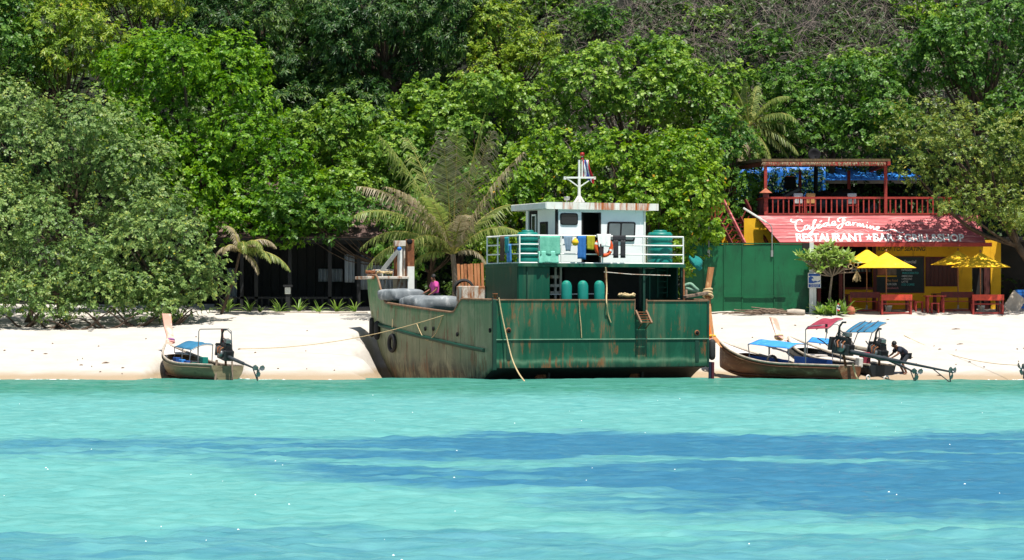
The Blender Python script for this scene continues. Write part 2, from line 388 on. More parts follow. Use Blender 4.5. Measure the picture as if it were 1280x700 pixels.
def crown_pts(ells, sub, dens, r_, subr=(.24, .46), back=.35):
    """ells: list of (centre, radii). Each is broken into sub-lobes; points lie near the lobes' shells."""
    lobes = []
    for c, rad in ells:
        c = np.array(c); rad = np.array(rad); lobes.append((c, rad*.52))
        for i in range(sub):
            while True:
                d = r_.normal(size=3); d /= np.linalg.norm(d)
                if d[1] < .45 and d[2] > -.75: break
            s_ = r_.uniform(*subr); lobes.append((c+d*rad*(1-s_*.75), np.array([1, 1, .82])*s_*(rad.mean()*.5+rad*.5)))
    P_, N_, T_ = [], [], []
    for li, (c, rad) in enumerate(lobes):
        area = 4*math.pi*((rad[0]*rad[1])**1.6/3+(rad[0]*rad[2])**1.6/3+(rad[1]*rad[2])**1.6/3)**(1/1.6)
        n_ = int(area*dens)
        d = r_.normal(size=(n_, 3)); d /= np.linalg.norm(d, axis=1, keepdims=True)
        keep = r_.random(n_) < np.where(d[:, 1] > .35, back, 1)*np.where(d[:, 2] < -.55, .6, 1); d = d[keep]
        lump = 0
        for q in range(7):
            kk = r_.normal(size=3)*r_.uniform(2.5, 7); lump = lump+np.sin(d@kk+r_.uniform(0, 6.28))
        rr = 1+.075*lump-.34*r_.random(len(d))**2.0+.07*r_.normal(size=len(d))
        p = c+d*rad*rr[:, None]
        nn = d/rad*rad.mean(); nn = nn/np.linalg.norm(nn, axis=1, keepdims=True)+np.array([0, -.05, .38])+r_.normal(0, .30, d.shape)
        nn /= np.linalg.norm(nn, axis=1, keepdims=True)
        ok = np.ones(len(p), bool)
        for lj, (c2, rad2) in enumerate(lobes):
            if lj != li: ok &= (((p-c2)/rad2)**2).sum(1) > .5
        for q in range(6):                                   # gaps between the boughs
            hd = r_.normal(size=3); hd /= np.linalg.norm(hd); hr = r_.uniform(.24, .46)
            ok &= ((d-hd)**2).sum(1) > hr*hr
        ns_ = max(3, int(area*.55))                          # sprays of leaves standing out of the outline
        sd = r_.normal(size=(ns_, 3)); sd /= np.linalg.norm(sd, axis=1, keepdims=True); sd = sd[(sd[:, 1] < .5) & (sd[:, 2] > -.6)]
        if len(sd):
            st0 = c+sd*rad*.95; gd = sd+np.array([0, -.1, .35])+r_.normal(0, .35, sd.shape); gd /= np.linalg.norm(gd, axis=1, keepdims=True)
            ln_ = r_.uniform(.25, .8, len(sd)); sp_ = np.concatenate([st0+gd*(ln_*f_)[:, None] for f_ in (.3, .5, .7, .85, 1.0)])+r_.normal(0, .05, (len(sd)*5, 3))
            okp = np.ones(len(sp_), bool)
            for lj, (c2, rad2) in enumerate(lobes):
                if lj != li: okp &= (((sp_-c2)/rad2)**2).sum(1) > .6
            sn = np.tile(gd, (5, 1))*.7+np.array([0, -.1, .5])+r_.normal(0, .3, sp_.shape); sn /= np.linalg.norm(sn, axis=1, keepdims=True)
            P_.append(sp_[okp]); N_.append(sn[okp]); T_.append(np.clip(r_.normal(.62, .12, okp.sum()), 0, 1))
        P_.append(p[ok]); N_.append(nn[ok]); T_.append(np.clip(.5+.09*lump[ok]+r_.normal(0, .10)+np.zeros(ok.sum()), 0, 1))
    return np.concatenate(P_), np.concatenate(N_), np.concatenate(T_), lobes
TRI = [0]
def tree(name, label, ells_px, species, seed, base=None, sub=9, dens=17, droop=.25, cat='tree', group=None, trunk_r=.16, depth=.8, bark='bark', back=.35, scale=1, subr=(.24, .46)):
    """ells_px: (x, y, rx, ry, Y) in photograph pixels at distance Y"""
    r_ = np.random.default_rng(seed); ells = []
    for x, y, rx, ry, Y in ells_px:
        c = P(x, y, Y); k = Y/FPX; ells.append((tuple(c), (rx*k, max(1.2, depth*min(rx, ry)*k), ry*k)))
    cx = sum(e[0][0] for e in ells)/len(ells); cy = sum(e[0][1] for e in ells)/len(ells)
    if base is None: base = (cx, cy+.3)
    loc = Vector((base[0], base[1], G(base[0], base[1])))
    root = empty(name, loc, 0, label, cat, group)
    p, n, t_, lobes = crown_pts(ells, int(sub*1.7), dens/scale**2, r_, subr, back)
    L, Wd, k = LEAF[species]
    v, tint = leaf_cards(p, n, L*scale, Wd*scale, k, r_, droop, t_)
    v = v-np.array(loc); nf = len(v)//4; TRI[0] += nf*2
    np_mesh('crown', v, np.arange(nf*4).reshape(-1, 4), LM[species], root, False, {'tint': ('FACE', tint)})
    mb = MB(); top = Vector(ells[0][0])-loc
    bend = Vector((r_.normal()*.3, 0, 0))
    tr = spline([Vector((0, 0, -.4)), top*.35+bend, top*.7, top], 4)
    mb.tube(tr, [trunk_r*(1.25-.9*i/(len(tr)-1)) for i in range(len(tr))], 8)
    for c, rad in lobes[:26]:
        e = Vector(c)-loc; s_ = tr[len(tr)*2//5 if e.z < top.z else len(tr)*3//5]
        mid = s_.lerp(e, .5)+Vector((0, 0, -.12*(e-s_).length))
        q = spline([s_, mid, e], 3); mb.tube(q, [trunk_r*.45*(1-.8*i/(len(q)-1)) for i in range(len(q))], 5)
    mb.build('trunk', M[bark], root, fix=False)
    return root

YF = 'trees behind the beach'
tree('beach_hibiscus', 'wide dusty green shrub tree sprawling low over the sand at the beach edge', [(20, 320, 130, 82, 127), (115, 350, 80, 56, 125.5), (40, 372, 80, 34, 125), (-60, 280, 90, 110, 128)], 'hib', 1, sub=11, dens=21, trunk_r=.12)
tree('beach_hibiscus', 'rounded dusty green shrub tree beside the dark bungalow, above the small moored boat', [(200, 325, 78, 74, 127), (240, 350, 50, 46, 126.2), (190, 375, 60, 30, 125.6)], 'hib', 2, sub=11, dens=22, trunk_r=.11)
tree('beach_hibiscus', 'tall grey green shrub tree rising behind the sprawling beach shrub', [(95, 205, 120, 88, 131), (-15, 190, 95, 95, 131), (170, 260, 66, 48, 130)], 'hib', 3, sub=12, dens=19, trunk_r=.16)
tree('broadleaf_tree', 'big vivid green broadleaf tree leaning over the roof of the dark bungalow', [(235, 150, 108, 118, 135), (320, 225, 72, 82, 133.5), (285, 90, 50, 50, 136), (355, 285, 42, 38, 132), (245, 235, 60, 52, 133), (325, 285, 66, 40, 131.4), (395, 262, 34, 42, 132.3), (180, 80, 60, 50, 137), (200, 190, 60, 70, 134)], 'vivid', 4, sub=10, dens=19, trunk_r=.24)
tree('leafy_tree', 'pale yellow green tree with tufted leaves high behind the grey green shrub', [(90, 65, 85, 62, 141), (40, 20, 70, 45, 142)], 'gold', 5, sub=10, dens=13, droop=.5)
tree('leafy_tree', 'deep green tree on the slope above the grey green shrub tree', [(5, 70, 60, 80, 140), (-50, 40, 70, 90, 141)], 'jade', 6, sub=9, dens=14)
tree('flowering_tree', 'small golden yellow tree top showing above the vivid green tree', [(195, 8, 42, 24, 146), (140, -8, 40, 25, 147)], 'gold', 7, sub=8, dens=14)
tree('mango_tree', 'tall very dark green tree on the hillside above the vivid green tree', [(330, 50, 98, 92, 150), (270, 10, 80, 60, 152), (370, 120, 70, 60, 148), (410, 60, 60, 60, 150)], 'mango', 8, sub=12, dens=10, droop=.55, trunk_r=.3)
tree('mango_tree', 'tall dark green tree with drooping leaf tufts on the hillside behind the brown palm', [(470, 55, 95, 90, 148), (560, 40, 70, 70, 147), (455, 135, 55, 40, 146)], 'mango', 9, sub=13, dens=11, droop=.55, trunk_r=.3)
tree('leafy_tree', 'yellow green tree crown on the hillside next to the dark drooping tree', [(630, 45, 45, 46, 146), (668, 65, 30, 32, 145), (610, 95, 40, 32, 145)], 'gold', 10, sub=9, dens=14, droop=.4)
tree('leafy_tree', 'mid green tree with small round clumps between the vivid green tree and the brown palm', [(440, 195, 74, 70, 138), (480, 245, 55, 48, 136.5), (400, 165, 40, 42, 139), (430, 240, 48, 30, 134.6), (500, 205, 50, 50, 136)], 'almond', 11, sub=11, dens=17)
tree('leafy_tree', 'mid green tree crown filling the slope behind the brown palm and the white wheelhouse', [(610, 165, 88, 76, 138), (545, 135, 50, 40, 139.5), (560, 215, 60, 55, 138)], 'almond', 12, sub=12, dens=16)
tree('leafy_tree', 'tall mid green tree above the flag mast, topped by upright leafy shoots', [(785, 115, 84, 66, 140), (725, 130, 60, 66, 139), (850, 120, 40, 50, 139), (830, 75, 34, 30, 141)], 'almond', 13, sub=12, dens=16)
tree('leafy_tree', 'bright lime green tree beside the wheelhouse and the green fence', [(815, 240, 84, 78, 130), (765, 215, 60, 55, 131), (868, 265, 38, 60, 129), (850, 200, 50, 40, 131), (760, 285, 70, 56, 130.5), (835, 310, 40, 50, 129.5)], 'lime', 14, sub=12, dens=19, trunk_r=.2)
tree('leafy_tree', 'dense bright green tree between the brown palm and the white wheelhouse', [(655, 255, 62, 64, 131), (690, 205, 52, 48, 132), (635, 320, 48, 46, 130), (690, 300, 50, 50, 130.5)], 'lime', 15, sub=11, dens=19, trunk_r=.17)
tree('leafy_tree', 'mid green layered tree on the slope behind the thatched roof terrace', [(1065, 130, 85, 58, 143), (1010, 160, 60, 48, 142), (1110, 165, 70, 42, 141), (985, 110, 40, 40, 144)], 'jade', 16, sub=12, dens=14)
tree('leafy_tree', 'large deep green tree top on the slope above the olive tree', [(1235, 65, 90, 80, 142), (1165, 80, 60, 50, 143), (1290, 140, 60, 60, 140)], 'jade', 17, sub=12, dens=14, trunk_r=.22)
tree('spreading_tree', 'olive green spreading tree hanging its branches over the red signboard', [(1200, 205, 82, 55, 130), (1255, 185, 70, 75, 130.2), (1258, 270, 42, 40, 128.6), (1150, 160, 62, 38, 133.5), (1205, 258, 42, 26, 128.6), (1300, 250, 50, 60, 130.2)], 'olive', 18, base=(26.2, 131), sub=11, dens=15, trunk_r=.2, subr=(.26, .45))
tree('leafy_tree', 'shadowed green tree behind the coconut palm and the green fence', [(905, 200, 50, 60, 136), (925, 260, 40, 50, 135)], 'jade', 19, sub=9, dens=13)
tree('leafy_tree', 'small green tree growing in front of the bungalow roof', [(450, 262, 52, 28, 131.6), (400, 288, 32, 22, 131), (505, 285, 34, 26, 131.5), (360, 262, 40, 30, 131.2)], 'jade', 20, base=(P(519, 0, 132.6).x, 132.6), sub=7, dens=14, trunk_r=.08)

tree('leafy_tree', 'shaded green tree standing behind the shingled bungalow roof', [(330, 185, 60, 50, 141), (395, 215, 50, 45, 140)], 'jade', 23, sub=9, dens=14)
tree('leafy_tree', 'green tree crown wedged between the lime tree and the hillside shed', [(880, 145, 45, 45, 141), (905, 110, 40, 34, 143)], 'almond', 24, sub=9, dens=14)
tree('leafy_tree', 'low green tree filling the gap behind the brown palm trunk', [(540, 285, 55, 50, 132.5), (600, 250, 50, 46, 133), (510, 320, 40, 34, 131.5)], 'jade', 25, sub=9, dens=15)

for k, (x, y, rx, ry, Y, sp_) in enumerate(((745, 25, 32, 20, 152, 'jade'), (880, 28, 40, 18, 155, 'almond'), (955, 62, 34, 20, 151, 'jade'), (1075, 78, 40, 16, 150, 'almond'), (1150, 22, 36, 26, 154, 'lime'), (690, 5, 40, 22, 156, 'almond'), (820, 62, 30, 14, 151, 'jade'))):
    tree('hillside_bush', ('dark green bush among the grey vines above the flag mast tree', 'green bush high on the vine-covered hillside', 'dark bush beside the pale hillside hut', 'low spreading green bush above the roof terrace tree', 'bright green bush at the edge of the grey vines', 'green bush at the hilltop beside the yellow green tree', 'small dark bush below the densest grey vines')[k], [(x, y, rx, ry, Y)], sp_, 80+k, sub=6, dens=13, cat='bush', trunk_r=.06, group='bushes on the vine-covered hillside')

# hillside brush: thicket of grey dead vines over low green growth (nobody could count it)
def brush():
    r_ = np.random.default_rng(77); n = 13000
    X = r_.uniform(-38, 38, n); Y = r_.uniform(136.5, 172, n); px = 640+FPX*X/Y
    Z = ground_np(X, Y)+r_.uniform(0, .8, len(X)); p = np.stack([X, Y, Z], 1)
    nn = np.stack([r_.normal(0, .5, len(X)), -.6+r_.normal(0, .4, len(X)), .7+r_.normal(0, .3, len(X))], 1); nn /= np.linalg.norm(nn, axis=1, keepdims=True)
    patch = wob(X, Y, 78, 5)+.5*wob(X, Y, 79, 2)
    g = (patch > -.32) | (px < 690) | (px > 1190) | (Y < 148)
    p2 = np.repeat(p[g], 5, 0)+r_.normal(0, .35, (g.sum()*5, 3)); n2 = np.repeat(nn[g], 5, 0)
    v, tint = leaf_cards(p2, n2, .24, .07, 6, r_, .3, np.repeat(np.clip(.4+.4*patch[g], 0, 1), 5)); nf = len(v)//4; TRI[0] += nf*2
    tag(np_mesh('hillside_undergrowth', v, np.arange(nf*4).reshape(-1, 4), LM['brush'], None, False, {'tint': ('FACE', tint)}), 'low green undergrowth covering the upper hillside', 'undergrowth', kind='stuff')
    # vines: thin three-segment ribbons
    n = 17000; X = r_.uniform(1, 30, n); Y = r_.uniform(144, 170, n); px = 640+FPX*X/Y; py = 385-(ground_np(X, Y)-CAMZ)*FPX/Y
    dens_ = np.exp(-((px-800)/95)**2)+np.exp(-((px-1040)/110)**2)+.35*np.exp(-((px-930)/260)**2)
    keep = (px > 670) & (px < 1200) & (r_.random(n) < dens_); X, Y = X[keep], Y[keep]; n = len(X)
    p = np.stack([X, Y, ground_np(X, Y)+r_.uniform(.2, 1.5, n)], 1)
    a = r_.uniform(0, 6.28, n); L = r_.uniform(.7, 2.6, n)
    d1 = np.stack([np.cos(a)*.9, -.35+r_.normal(0, .3, n), np.sin(a)*.9], 1); d2 = d1+np.stack([r_.normal(0, .5, n), r_.normal(0, .3, n), -r_.uniform(.6, 1.9, n)], 1)
    rows = []
    for q in (0, .33, .66, 1.0):
        rows.append(p+(d1*q+(d2-d1)*q*q*.6)*L[:, None])
    wdt = np.stack([r_.normal(0, 1, n), r_.normal(0, 1, n), r_.normal(0, 1, n)], 1); wdt /= np.linalg.norm(wdt, axis=1, keepdims=True); wdt *= r_.uniform(.005, .012, n)[:, None]
    v = np.stack([x for r2 in rows for x in (r2-wdt, r2+wdt)], 1).reshape(-1, 3)
    base = np.arange(n)*8; fs = np.concatenate([np.stack([base+2*q, base+2*q+1, base+2*q+3, base+2*q+2], 1) for q in range(3)])
    tag(np_mesh('dead_vines', v, fs, pm('dead_vine', '#8d8078', '#5a4d47', 1.5, .95, 0), None, False), 'tangle of grey leafless vines draped over the upper hillside', 'vines', kind='stuff'); TRI[0] += len(fs)*2
brush()

# pale roofed hut among the vines
ht = P(900, 92, 152); hut = empty('hillside_hut', (ht.x, 152, G(ht.x, 152)), 0, 'pale roofed hut half hidden by vines on the hillside', 'hut')
q0 = P(866, 96, 152)-hut.location; q1 = P(936, 70, 154.5)-hut.location
MB().prism([(q0.x, q0.y, q0.z), (q1.x, q0.y, q0.z), (q1.x, q1.y, q1.z), (q0.x, q1.y, q1.z)], (0, 0, -.06)).build('roof', pm('pale_roof_sheet', '#b9c2cc', '#98a3ae', 2, .5, .2), hut)
MB().box(((q0.x+q1.x)/2, q0.y+.02, q0.z-.1), (q1.x-q0.x, .06, .14)).build('fascia', pm('teal_fascia', '#1f5f5c', None, 2, .6, 0), hut)
MB().box(((q0.x+q1.x)/2, q0.y+1.2, q0.z/2-.3), (q1.x-q0.x-.4, 2, max(.6, q0.z+.4))).build('wall', pm('hut_wall', '#5b544a', None, 2, .8, .1), hut)
# palms
def palm(label, crown, base, fronds, seed, mats, L0=3.0, trunk_r=.13, name='coconut_palm', droopk=1.0, bark='bark_pale'):
    """fronds: list of (azimuth deg in the picture plane, 0 = right, 90 = up; towards-camera share, length, droop, mat index)"""
    r_ = random.Random(seed); root = empty(name, base, 0, label, 'palm tree')
    c = Vector(crown)-Vector(base)
    tr = spline([Vector((0, 0, -.3)), c*.5+Vector((.12, 0, 0)), c], 7)
    mb = MB(); mb.tube(tr, [trunk_r*(1.3-.4*i/(len(tr)-1))*(1+.07*(i % 2)) for i in range(len(tr))], 10); mb.build('trunk', M[bark], root, fix=False)
    for az, fy, Ln, dr, mi in fronds:
        a = R(az); d = Vector((math.cos(a)*(1-abs(fy)*.4), -fy, math.sin(a)*(1-abs(fy)*.4))).normalized()
        pts = []; p = c.copy(); dd = d.copy(); n = 16
        for i in range(n+1):
            pts.append(p.copy()); dd = (dd+Vector((0, 0, -dr*.11*(.3+1.4*i/n)))).normalized(); p = p+dd*(Ln/n)
        rb = MB(); rb.tube(pts, [.04*(1-.85*i/n) for i in range(n+1)], 5, cap=False); rb.build('frond_stem', mats[2], root, fix=False)
        vs_, fs, tn = [], [], []; m_ = 60
        for i in range(m_):
            t_ = .10+.9*i/(m_-1); fi = t_*n; i0 = min(int(fi), n-1); q = pts[i0].lerp(pts[i0+1], fi-i0)
            tan = (pts[i0+1]-pts[i0]).normalized(); sd = tan.cross(Vector((0, 0, 1)))
            sd = sd.normalized() if sd.length > .15 else Vector((1, 0, 0))
            upv = sd.cross(tan)
            ll = Ln*.27*(math.sin(math.pi*(.12+.83*t_))**.7)*r_.uniform(.6, 1.2)
            for s_ in (-1, 1):
                if r_.random() < .16: continue
                dirv = (sd*s_*.8+tan*.6+Vector((0, 0, -.18))).normalized(); tip2 = (dirv*.6+Vector((0, 0, -1.0*droopk*r_.uniform(.5, 1.5)))).normalized()
                w = tan*.027
                m1 = q+dirv*ll*.5; tip = m1+tip2*ll*.5; k = len(vs_)
                vs_ += [q-w*.6, q+w*.6, m1+w, m1-w, tip+w*.15, tip-w*.15]; fs += [(k, k+1, k+2, k+3), (k+3, k+2, k+4, k+5)]
                tt = r_.gauss(.5, .2); tn += [tt, tt]
        TRI[0] += len(fs)*2
        np_mesh('frond', np.array([tuple(x) for x in vs_]), np.array(fs), mats[mi], root, False, {'tint': ('FACE', np.clip(np.array(tn), 0, 1))})
    return root
PG = leaf_mat('palm_green', [(0, (.09, .14, .035)), (.5, (.20, .26, .07)), (1, (.45, .46, .16))], .42)
PB = leaf_mat('palm_browned', [(0, (.15, .12, .06)), (.5, (.31, .26, .16)), (1, (.5, .43, .30))], .25)
PS = pm('palm_stem', '#a59a4a', '#7d7a38', 3, .6, 0)
pr = random.Random(5)
c = P(566, 318, 127.5)
fr1 = [(152, .15, 4.4, 1.0, 0), (142, -.1, 4.6, .9, 0), (132, .2, 5.2, .75, 0), (126, .05, 5.4, .6, 1), (115, .1, 6.3, .32, 0), (108, -.2, 6.0, .25, 0), (94, .25, 5.7, .12, 1), (88, .05, 5.6, .15, 0), (79, 0, 6.4, .2, 0), (74, .2, 5.9, .15, 1), (63, .1, 5.6, .35, 1), (48, .1, 3.8, 1.0, 0), (58, -.3, 4.6, .7, 0),
       (104, .45, 4.2, .7, 0), (80, .5, 3.6, .9, 1), (160, .3, 3.0, 1.5, 0), (125, .5, 3.4, 1.2, 0), (30, .2, 2.0, 1.4, 1), (118, .3, 4.8, .6, 1)]
palm('low coconut palm with browned drooping fronds behind the moored landing craft', c, (c.x, 127.5, G(c.x, 127.5)), fr1, 3, (PG, PB, PS))
c = P(936, 158, 141)
fr2 = [(95, .2, 2.2, .1, 0), (108, .1, 2.1, .2, 0), (60, .2, 2.7, .8, 0), (40, .3, 2.8, .9, 0), (20, .2, 3.0, 1.0, 0), (-5, .3, 3.0, .7, 0), (130, .2, 2.4, .8, 0), (155, .3, 2.3, 1.3, 0), (-40, .5, 2.3, .9, 0), (-70, .5, 2.2, .6, 0), (-110, .5, 2.2, .6, 1), (-140, .4, 2.2, .8, 0), (80, -.3, 2.4, .4, 0), (5, -.2, 3.2, 1.1, 0), (-20, .2, 2.6, .6, 0)]
palm('green coconut palm on the slope above the thatched roof terrace', c, (c.x, 141, G(c.x, 141)), fr2, 4, (PG, PB, PS))
c = P(300, 315, 128.8); pb = P(274, 390, 129.4)
fr3 = [(60, .3, 1.7, 1.6, 0), (30, .3, 1.9, 1.3, 0), (10, .1, 2.6, .8, 0), (120, .4, 1.3, 1.8, 1), (80, .5, 1.6, 1.9, 0), (-10, .4, 1.5, 1.3, 1), (50, -.2, 2.0, 1.2, 1), (100, -.1, 1.6, 1.3, 1), (140, -.1, 1.5, 1.6, 1)]
palm('small palm with straw-coloured drooping fronds in front of the dark bungalow', c, (pb.x, 129.4, G(pb.x, 129.4)), fr3, 6, (PG, PB, PS), trunk_r=.06, bark='bark')
# ---------------------------------------------------------------- shared paints
M['yellow_wall'] = pm('yellow_wall_paint', '#ecb51c', '#d49c10', 1.2, .75, .15, wear='#8d6a1c', wamt=.36)
M['red_paint'] = pm('red_wood_paint', '#a8382e', '#7d261f', 3, .6, .3, (1, 1, 4), wear='#6a231c', wamt=.4)
M['pink_plank'] = pm('sun_faded_red_plank', '#b25658', '#9a4549', 2.2, .65, .3, (.4, 1, 4), wear='#d88f8c', wamt=.42, wstretch=(.3, 1, 3))
M['dark_red'] = pm('dark_red_wood', '#6d241f', '#451512', 3, .6, .3, (1, 1, .4))
M['bench_red'] = pm('orange_red_bench', '#c8452c', '#a03320', 4, .55, .3, wear='#7a2b20', wamt=.38)
M['black'] = pm('black_rubber', (.008, .008, .009), (.013, .013, .015), 5, .75, .2, spec=.15)
M['vinyl'] = pm('black_vinyl', (.014, .015, .017), (.022, .024, .027), 4, .32, .15)
M['white'] = pm('white_paint', '#dcdcd6', '#c4c4bd', 2, .5, .1, wear='#a9a295', wamt=.36)
M['chalk_board'] = pm('blackboard', (.02, .03, .03), (.03, .042, .04), 4, .8, .05)
M['chalk_white'] = pm('chalk_white', '#d9d9d2', None, 6, .9, 0)
M['chalk_teal'] = pm('chalk_teal', '#4fc0b8', None, 6, .9, 0)
M['chalk_pink'] = pm('chalk_pink', '#d88d92', None, 6, .9, 0)
M['lettering'] = pm('white_lettering', '#efeae4', '#e0d8d0', 3, .7, 0)
M['lettering_dark'] = pm('dark_lettering', '#3c3a2c', None, 3, .7, 0)
M['shutter'] = pm('brown_shutter', '#5b2a22', '#3e1a15', 3, .6, .3, (4, 1, .4))
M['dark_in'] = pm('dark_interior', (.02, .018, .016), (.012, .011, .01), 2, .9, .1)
M['green_sheet'] = pm('green_painted_sheet', '#0b6039', '#095130', 1.2, .5, .1, wear='#084428', wamt=.42, wscale=1.3)
M['umbrella'] = pm('yellow_canvas', '#f2c229', '#e0ab14', 2, .8, .2, wear='#f7d766', wamt=.36)
M['pole_wood'] = pm('varnished_pole', '#a06a3c', '#7c4d28', 4, .5, .2)
M['steel'] = pm('galvanised_steel', '#a9aaa6', '#8b8c88', 5, .45, .2, metal=.5)
M['thatch'] = pm('thatch', '#6f5d40', '#43382a', 9, .95, .8, (1, 1, .3))
M['blue_tarp'] = pm('blue_tarp', '#2a78cf', '#1d62b3', 2.5, .5, .3)
M['blue_roof'] = pm('blue_roof_sheet', '#3f95ea', '#2d7ed4', 1.2, .5, .1)
M['concrete'] = pm('concrete', '#b5aa9b', '#948a7d', 3, .9, .3)
M['terracotta'] = pm('terracotta', '#b06a4e', '#8d4f39', 4, .8, .2)
M['cushion'] = pm('tan_cushion', '#d3a168', '#b98850', 4, .9, .2)
M['cushion_white'] = pm('white_cushion', '#cfcfcf', '#b0b0b0', 4, .9, .2)
M['navy'] = pm('sign_blue', '#1d4f9c', None, 4, .5, 0)
M['driftwood'] = pm('driftwood', '#8a7766', '#5c4c3f', 6, .9, .6, (1, 1, .3))
M['rope'] = pm('manila_rope', '#c9b48c', '#a28c63', 30, .9, .5)

class Th:
    """a thing rooted at a world point; l() turns a photograph pixel at a distance into its local frame"""
    def __init__(s, name, loc, label, cat, group=None):
        s.o = empty(name, loc, 0, label, cat, group); s.loc = Vector(loc)
    def l(s, x, y, Y): return P(x, y, Y)-s.loc
    def pbox(s, mb, x0, y0, x1, y1, Y0, Y1):
        a = s.l(x0, y1, Y0); b_ = s.l(x1, y0, Y0); d = Y1-Y0
        return mb.box(((a.x+b_.x)/2, a.y+d/2, (a.z+b_.z)/2), (abs(b_.x-a.x), abs(d), abs(b_.z-a.z)))
    def part(s, name, mat, x0, y0, x1, y1, Y0, Y1, parent=None, bevel=0):
        return s.pbox(MB(), x0, y0, x1, y1, Y0, Y1).build(name, mat, parent or s.o, bevel)
def text_obj(name, txt, size, mat, parent, org, xd, yd, shear=0, off=0, ext=.006, spacing=1.0):
    cu = bpy.data.curves.new(name, 'FONT'); cu.body = txt; cu.size = size; cu.shear = shear; cu.offset = off; cu.extrude = ext; cu.space_character = spacing
    cu.resolution_u = 3
    tmp = bpy.data.objects.new('tmp_text', cu); COL.objects.link(tmp)
    dg = bpy.context.evaluated_depsgraph_get(); me = bpy.data.meshes.new_from_object(tmp.evaluated_get(dg))
    bpy.data.objects.remove(tmp)
    xd = Vector(xd).normalized(); yd = Vector(yd); yd = (yd-xd*yd.dot(xd)).normalized(); zd = xd.cross(yd)
    m4 = Matrix((xd, yd, zd)).transposed().to_4x4(); m4.translation = Vector(org); me.transform(m4)
    me.materials.clear(); me.materials.append(mat); me.name = name
    o = bpy.data.objects.new(name, me); COL.objects.link(o); o.parent = parent; return o
def fit_text(name, txt, mat, parent, p0, p1, height, yd, **kw):
    """text from p0 to p1 (baseline) scaled to fill that width"""
    o = text_obj(name, txt, 1, mat, None, (0, 0, 0), (1, 0, 0), (0, 1, 0), **{**kw, 'ext': .002})
    co = np.zeros(len(o.data.vertices)*3, np.float32); o.data.vertices.foreach_get('co', co); co = co.reshape(-1, 3)
    x0, x1 = co[:, 0].min(), co[:, 0].max(); y1 = co[:, 1].max()
    p0 = Vector(p0); p1 = Vector(p1); xd = (p1-p0); wd = xd.length; xd.normalize(); yd = Vector(yd); yd = (yd-xd*yd.dot(xd)).normalized(); zd = xd.cross(yd)
    q = np.array(p0)[None, :]+((co[:, :1]-x0)/(x1-x0)*wd)*np.array(xd)+(co[:, 1:2]/y1*height)*np.array(yd)+co[:, 2:3]*2*np.array(zd)
    o.data.vertices.foreach_set('co', q.astype(np.float32).ravel()); o.data.update(); o.parent = parent; return o

# ---------------------------------------------------------------- bungalow in the shade
bg0 = P(375, 390, 133.5); B = Th('beach_bungalow', (bg0.x, 133.5, G(bg0.x, 133.5)), 'dark timber beach bungalow with shingle roof shaded by trees', 'bungalow')
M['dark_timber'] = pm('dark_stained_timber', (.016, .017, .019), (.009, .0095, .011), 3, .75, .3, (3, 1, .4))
M['curtain'] = pm('grey_curtain', '#98a0a8', '#7d858d', 3, .9, .2, (6, 1, .3))
M['shingle'] = pm('brown_shingle', '#6b5650', '#4a3934', 5, .9, .4)
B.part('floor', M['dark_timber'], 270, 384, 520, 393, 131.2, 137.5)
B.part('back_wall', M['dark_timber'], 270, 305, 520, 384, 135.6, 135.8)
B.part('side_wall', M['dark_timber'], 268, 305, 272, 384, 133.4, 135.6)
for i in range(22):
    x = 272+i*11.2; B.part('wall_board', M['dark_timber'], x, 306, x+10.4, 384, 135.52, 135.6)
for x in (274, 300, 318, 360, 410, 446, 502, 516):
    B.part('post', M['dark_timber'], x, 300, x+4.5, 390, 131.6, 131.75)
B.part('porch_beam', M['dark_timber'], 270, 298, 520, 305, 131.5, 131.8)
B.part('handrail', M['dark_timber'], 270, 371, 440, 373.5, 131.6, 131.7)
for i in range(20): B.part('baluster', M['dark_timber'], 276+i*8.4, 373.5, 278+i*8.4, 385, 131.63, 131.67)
def curtain(x0, x1, y0, y1, Y):
    mb = MB(); rows = []
    for yy in np.linspace(y0, y1, 5):
        rows.append([B.l(x, yy, Y+.06*math.sin((x-x0)*1.3)) for x in np.linspace(x0, x1, int((x1-x0)*2.2))])
    mb.grid(rows); mb.build('curtain', M['curtain'], B.o, solid=.01)
curtain(431, 443, 318, 353, 132.3); curtain(451, 500, 318, 362, 132.3); curtain(284, 296, 335, 378, 134); curtain(398, 428, 336, 352, 134.6)
# shingled roof, rows of separate shingles
ra = B.l(375, 296, 131.0); rb_ = B.l(375, 228, 137.2)
x0, x1 = B.l(262, 296, 131).x, B.l(524, 296, 131).x
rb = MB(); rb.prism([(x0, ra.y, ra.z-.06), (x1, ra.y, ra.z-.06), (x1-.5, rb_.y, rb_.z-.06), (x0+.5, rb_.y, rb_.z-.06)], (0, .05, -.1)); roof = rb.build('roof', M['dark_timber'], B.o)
slope = Vector((0, rb_.y-ra.y, rb_.z-ra.z)); ns = 12; nx = 24; sw = (x1-x0)/nx; shm = None
for i in range(ns):
    for k in range(nx):
        c = Vector((x0+(k+.5+(.5 if i % 2 else 0))*sw, ra.y, ra.z))+slope*((i+.45)/ns)
        if c.x > x1: continue
        if shm is None:
            mb = MB(); mb.box((0, 0, 0), (sw*.94, slope.length/ns*1.25, .05)); so = mb.build('shingle', M['shingle'], roof); shm = so.data
        else:
            so = bpy.data.objects.new('shingle', shm); COL.objects.link(so); so.parent = roof
        so.location = c; so.rotation_euler = (math.atan2(slope.z, slope.y)-.045+random.gauss(0, .01), random.gauss(0, .012), 0)
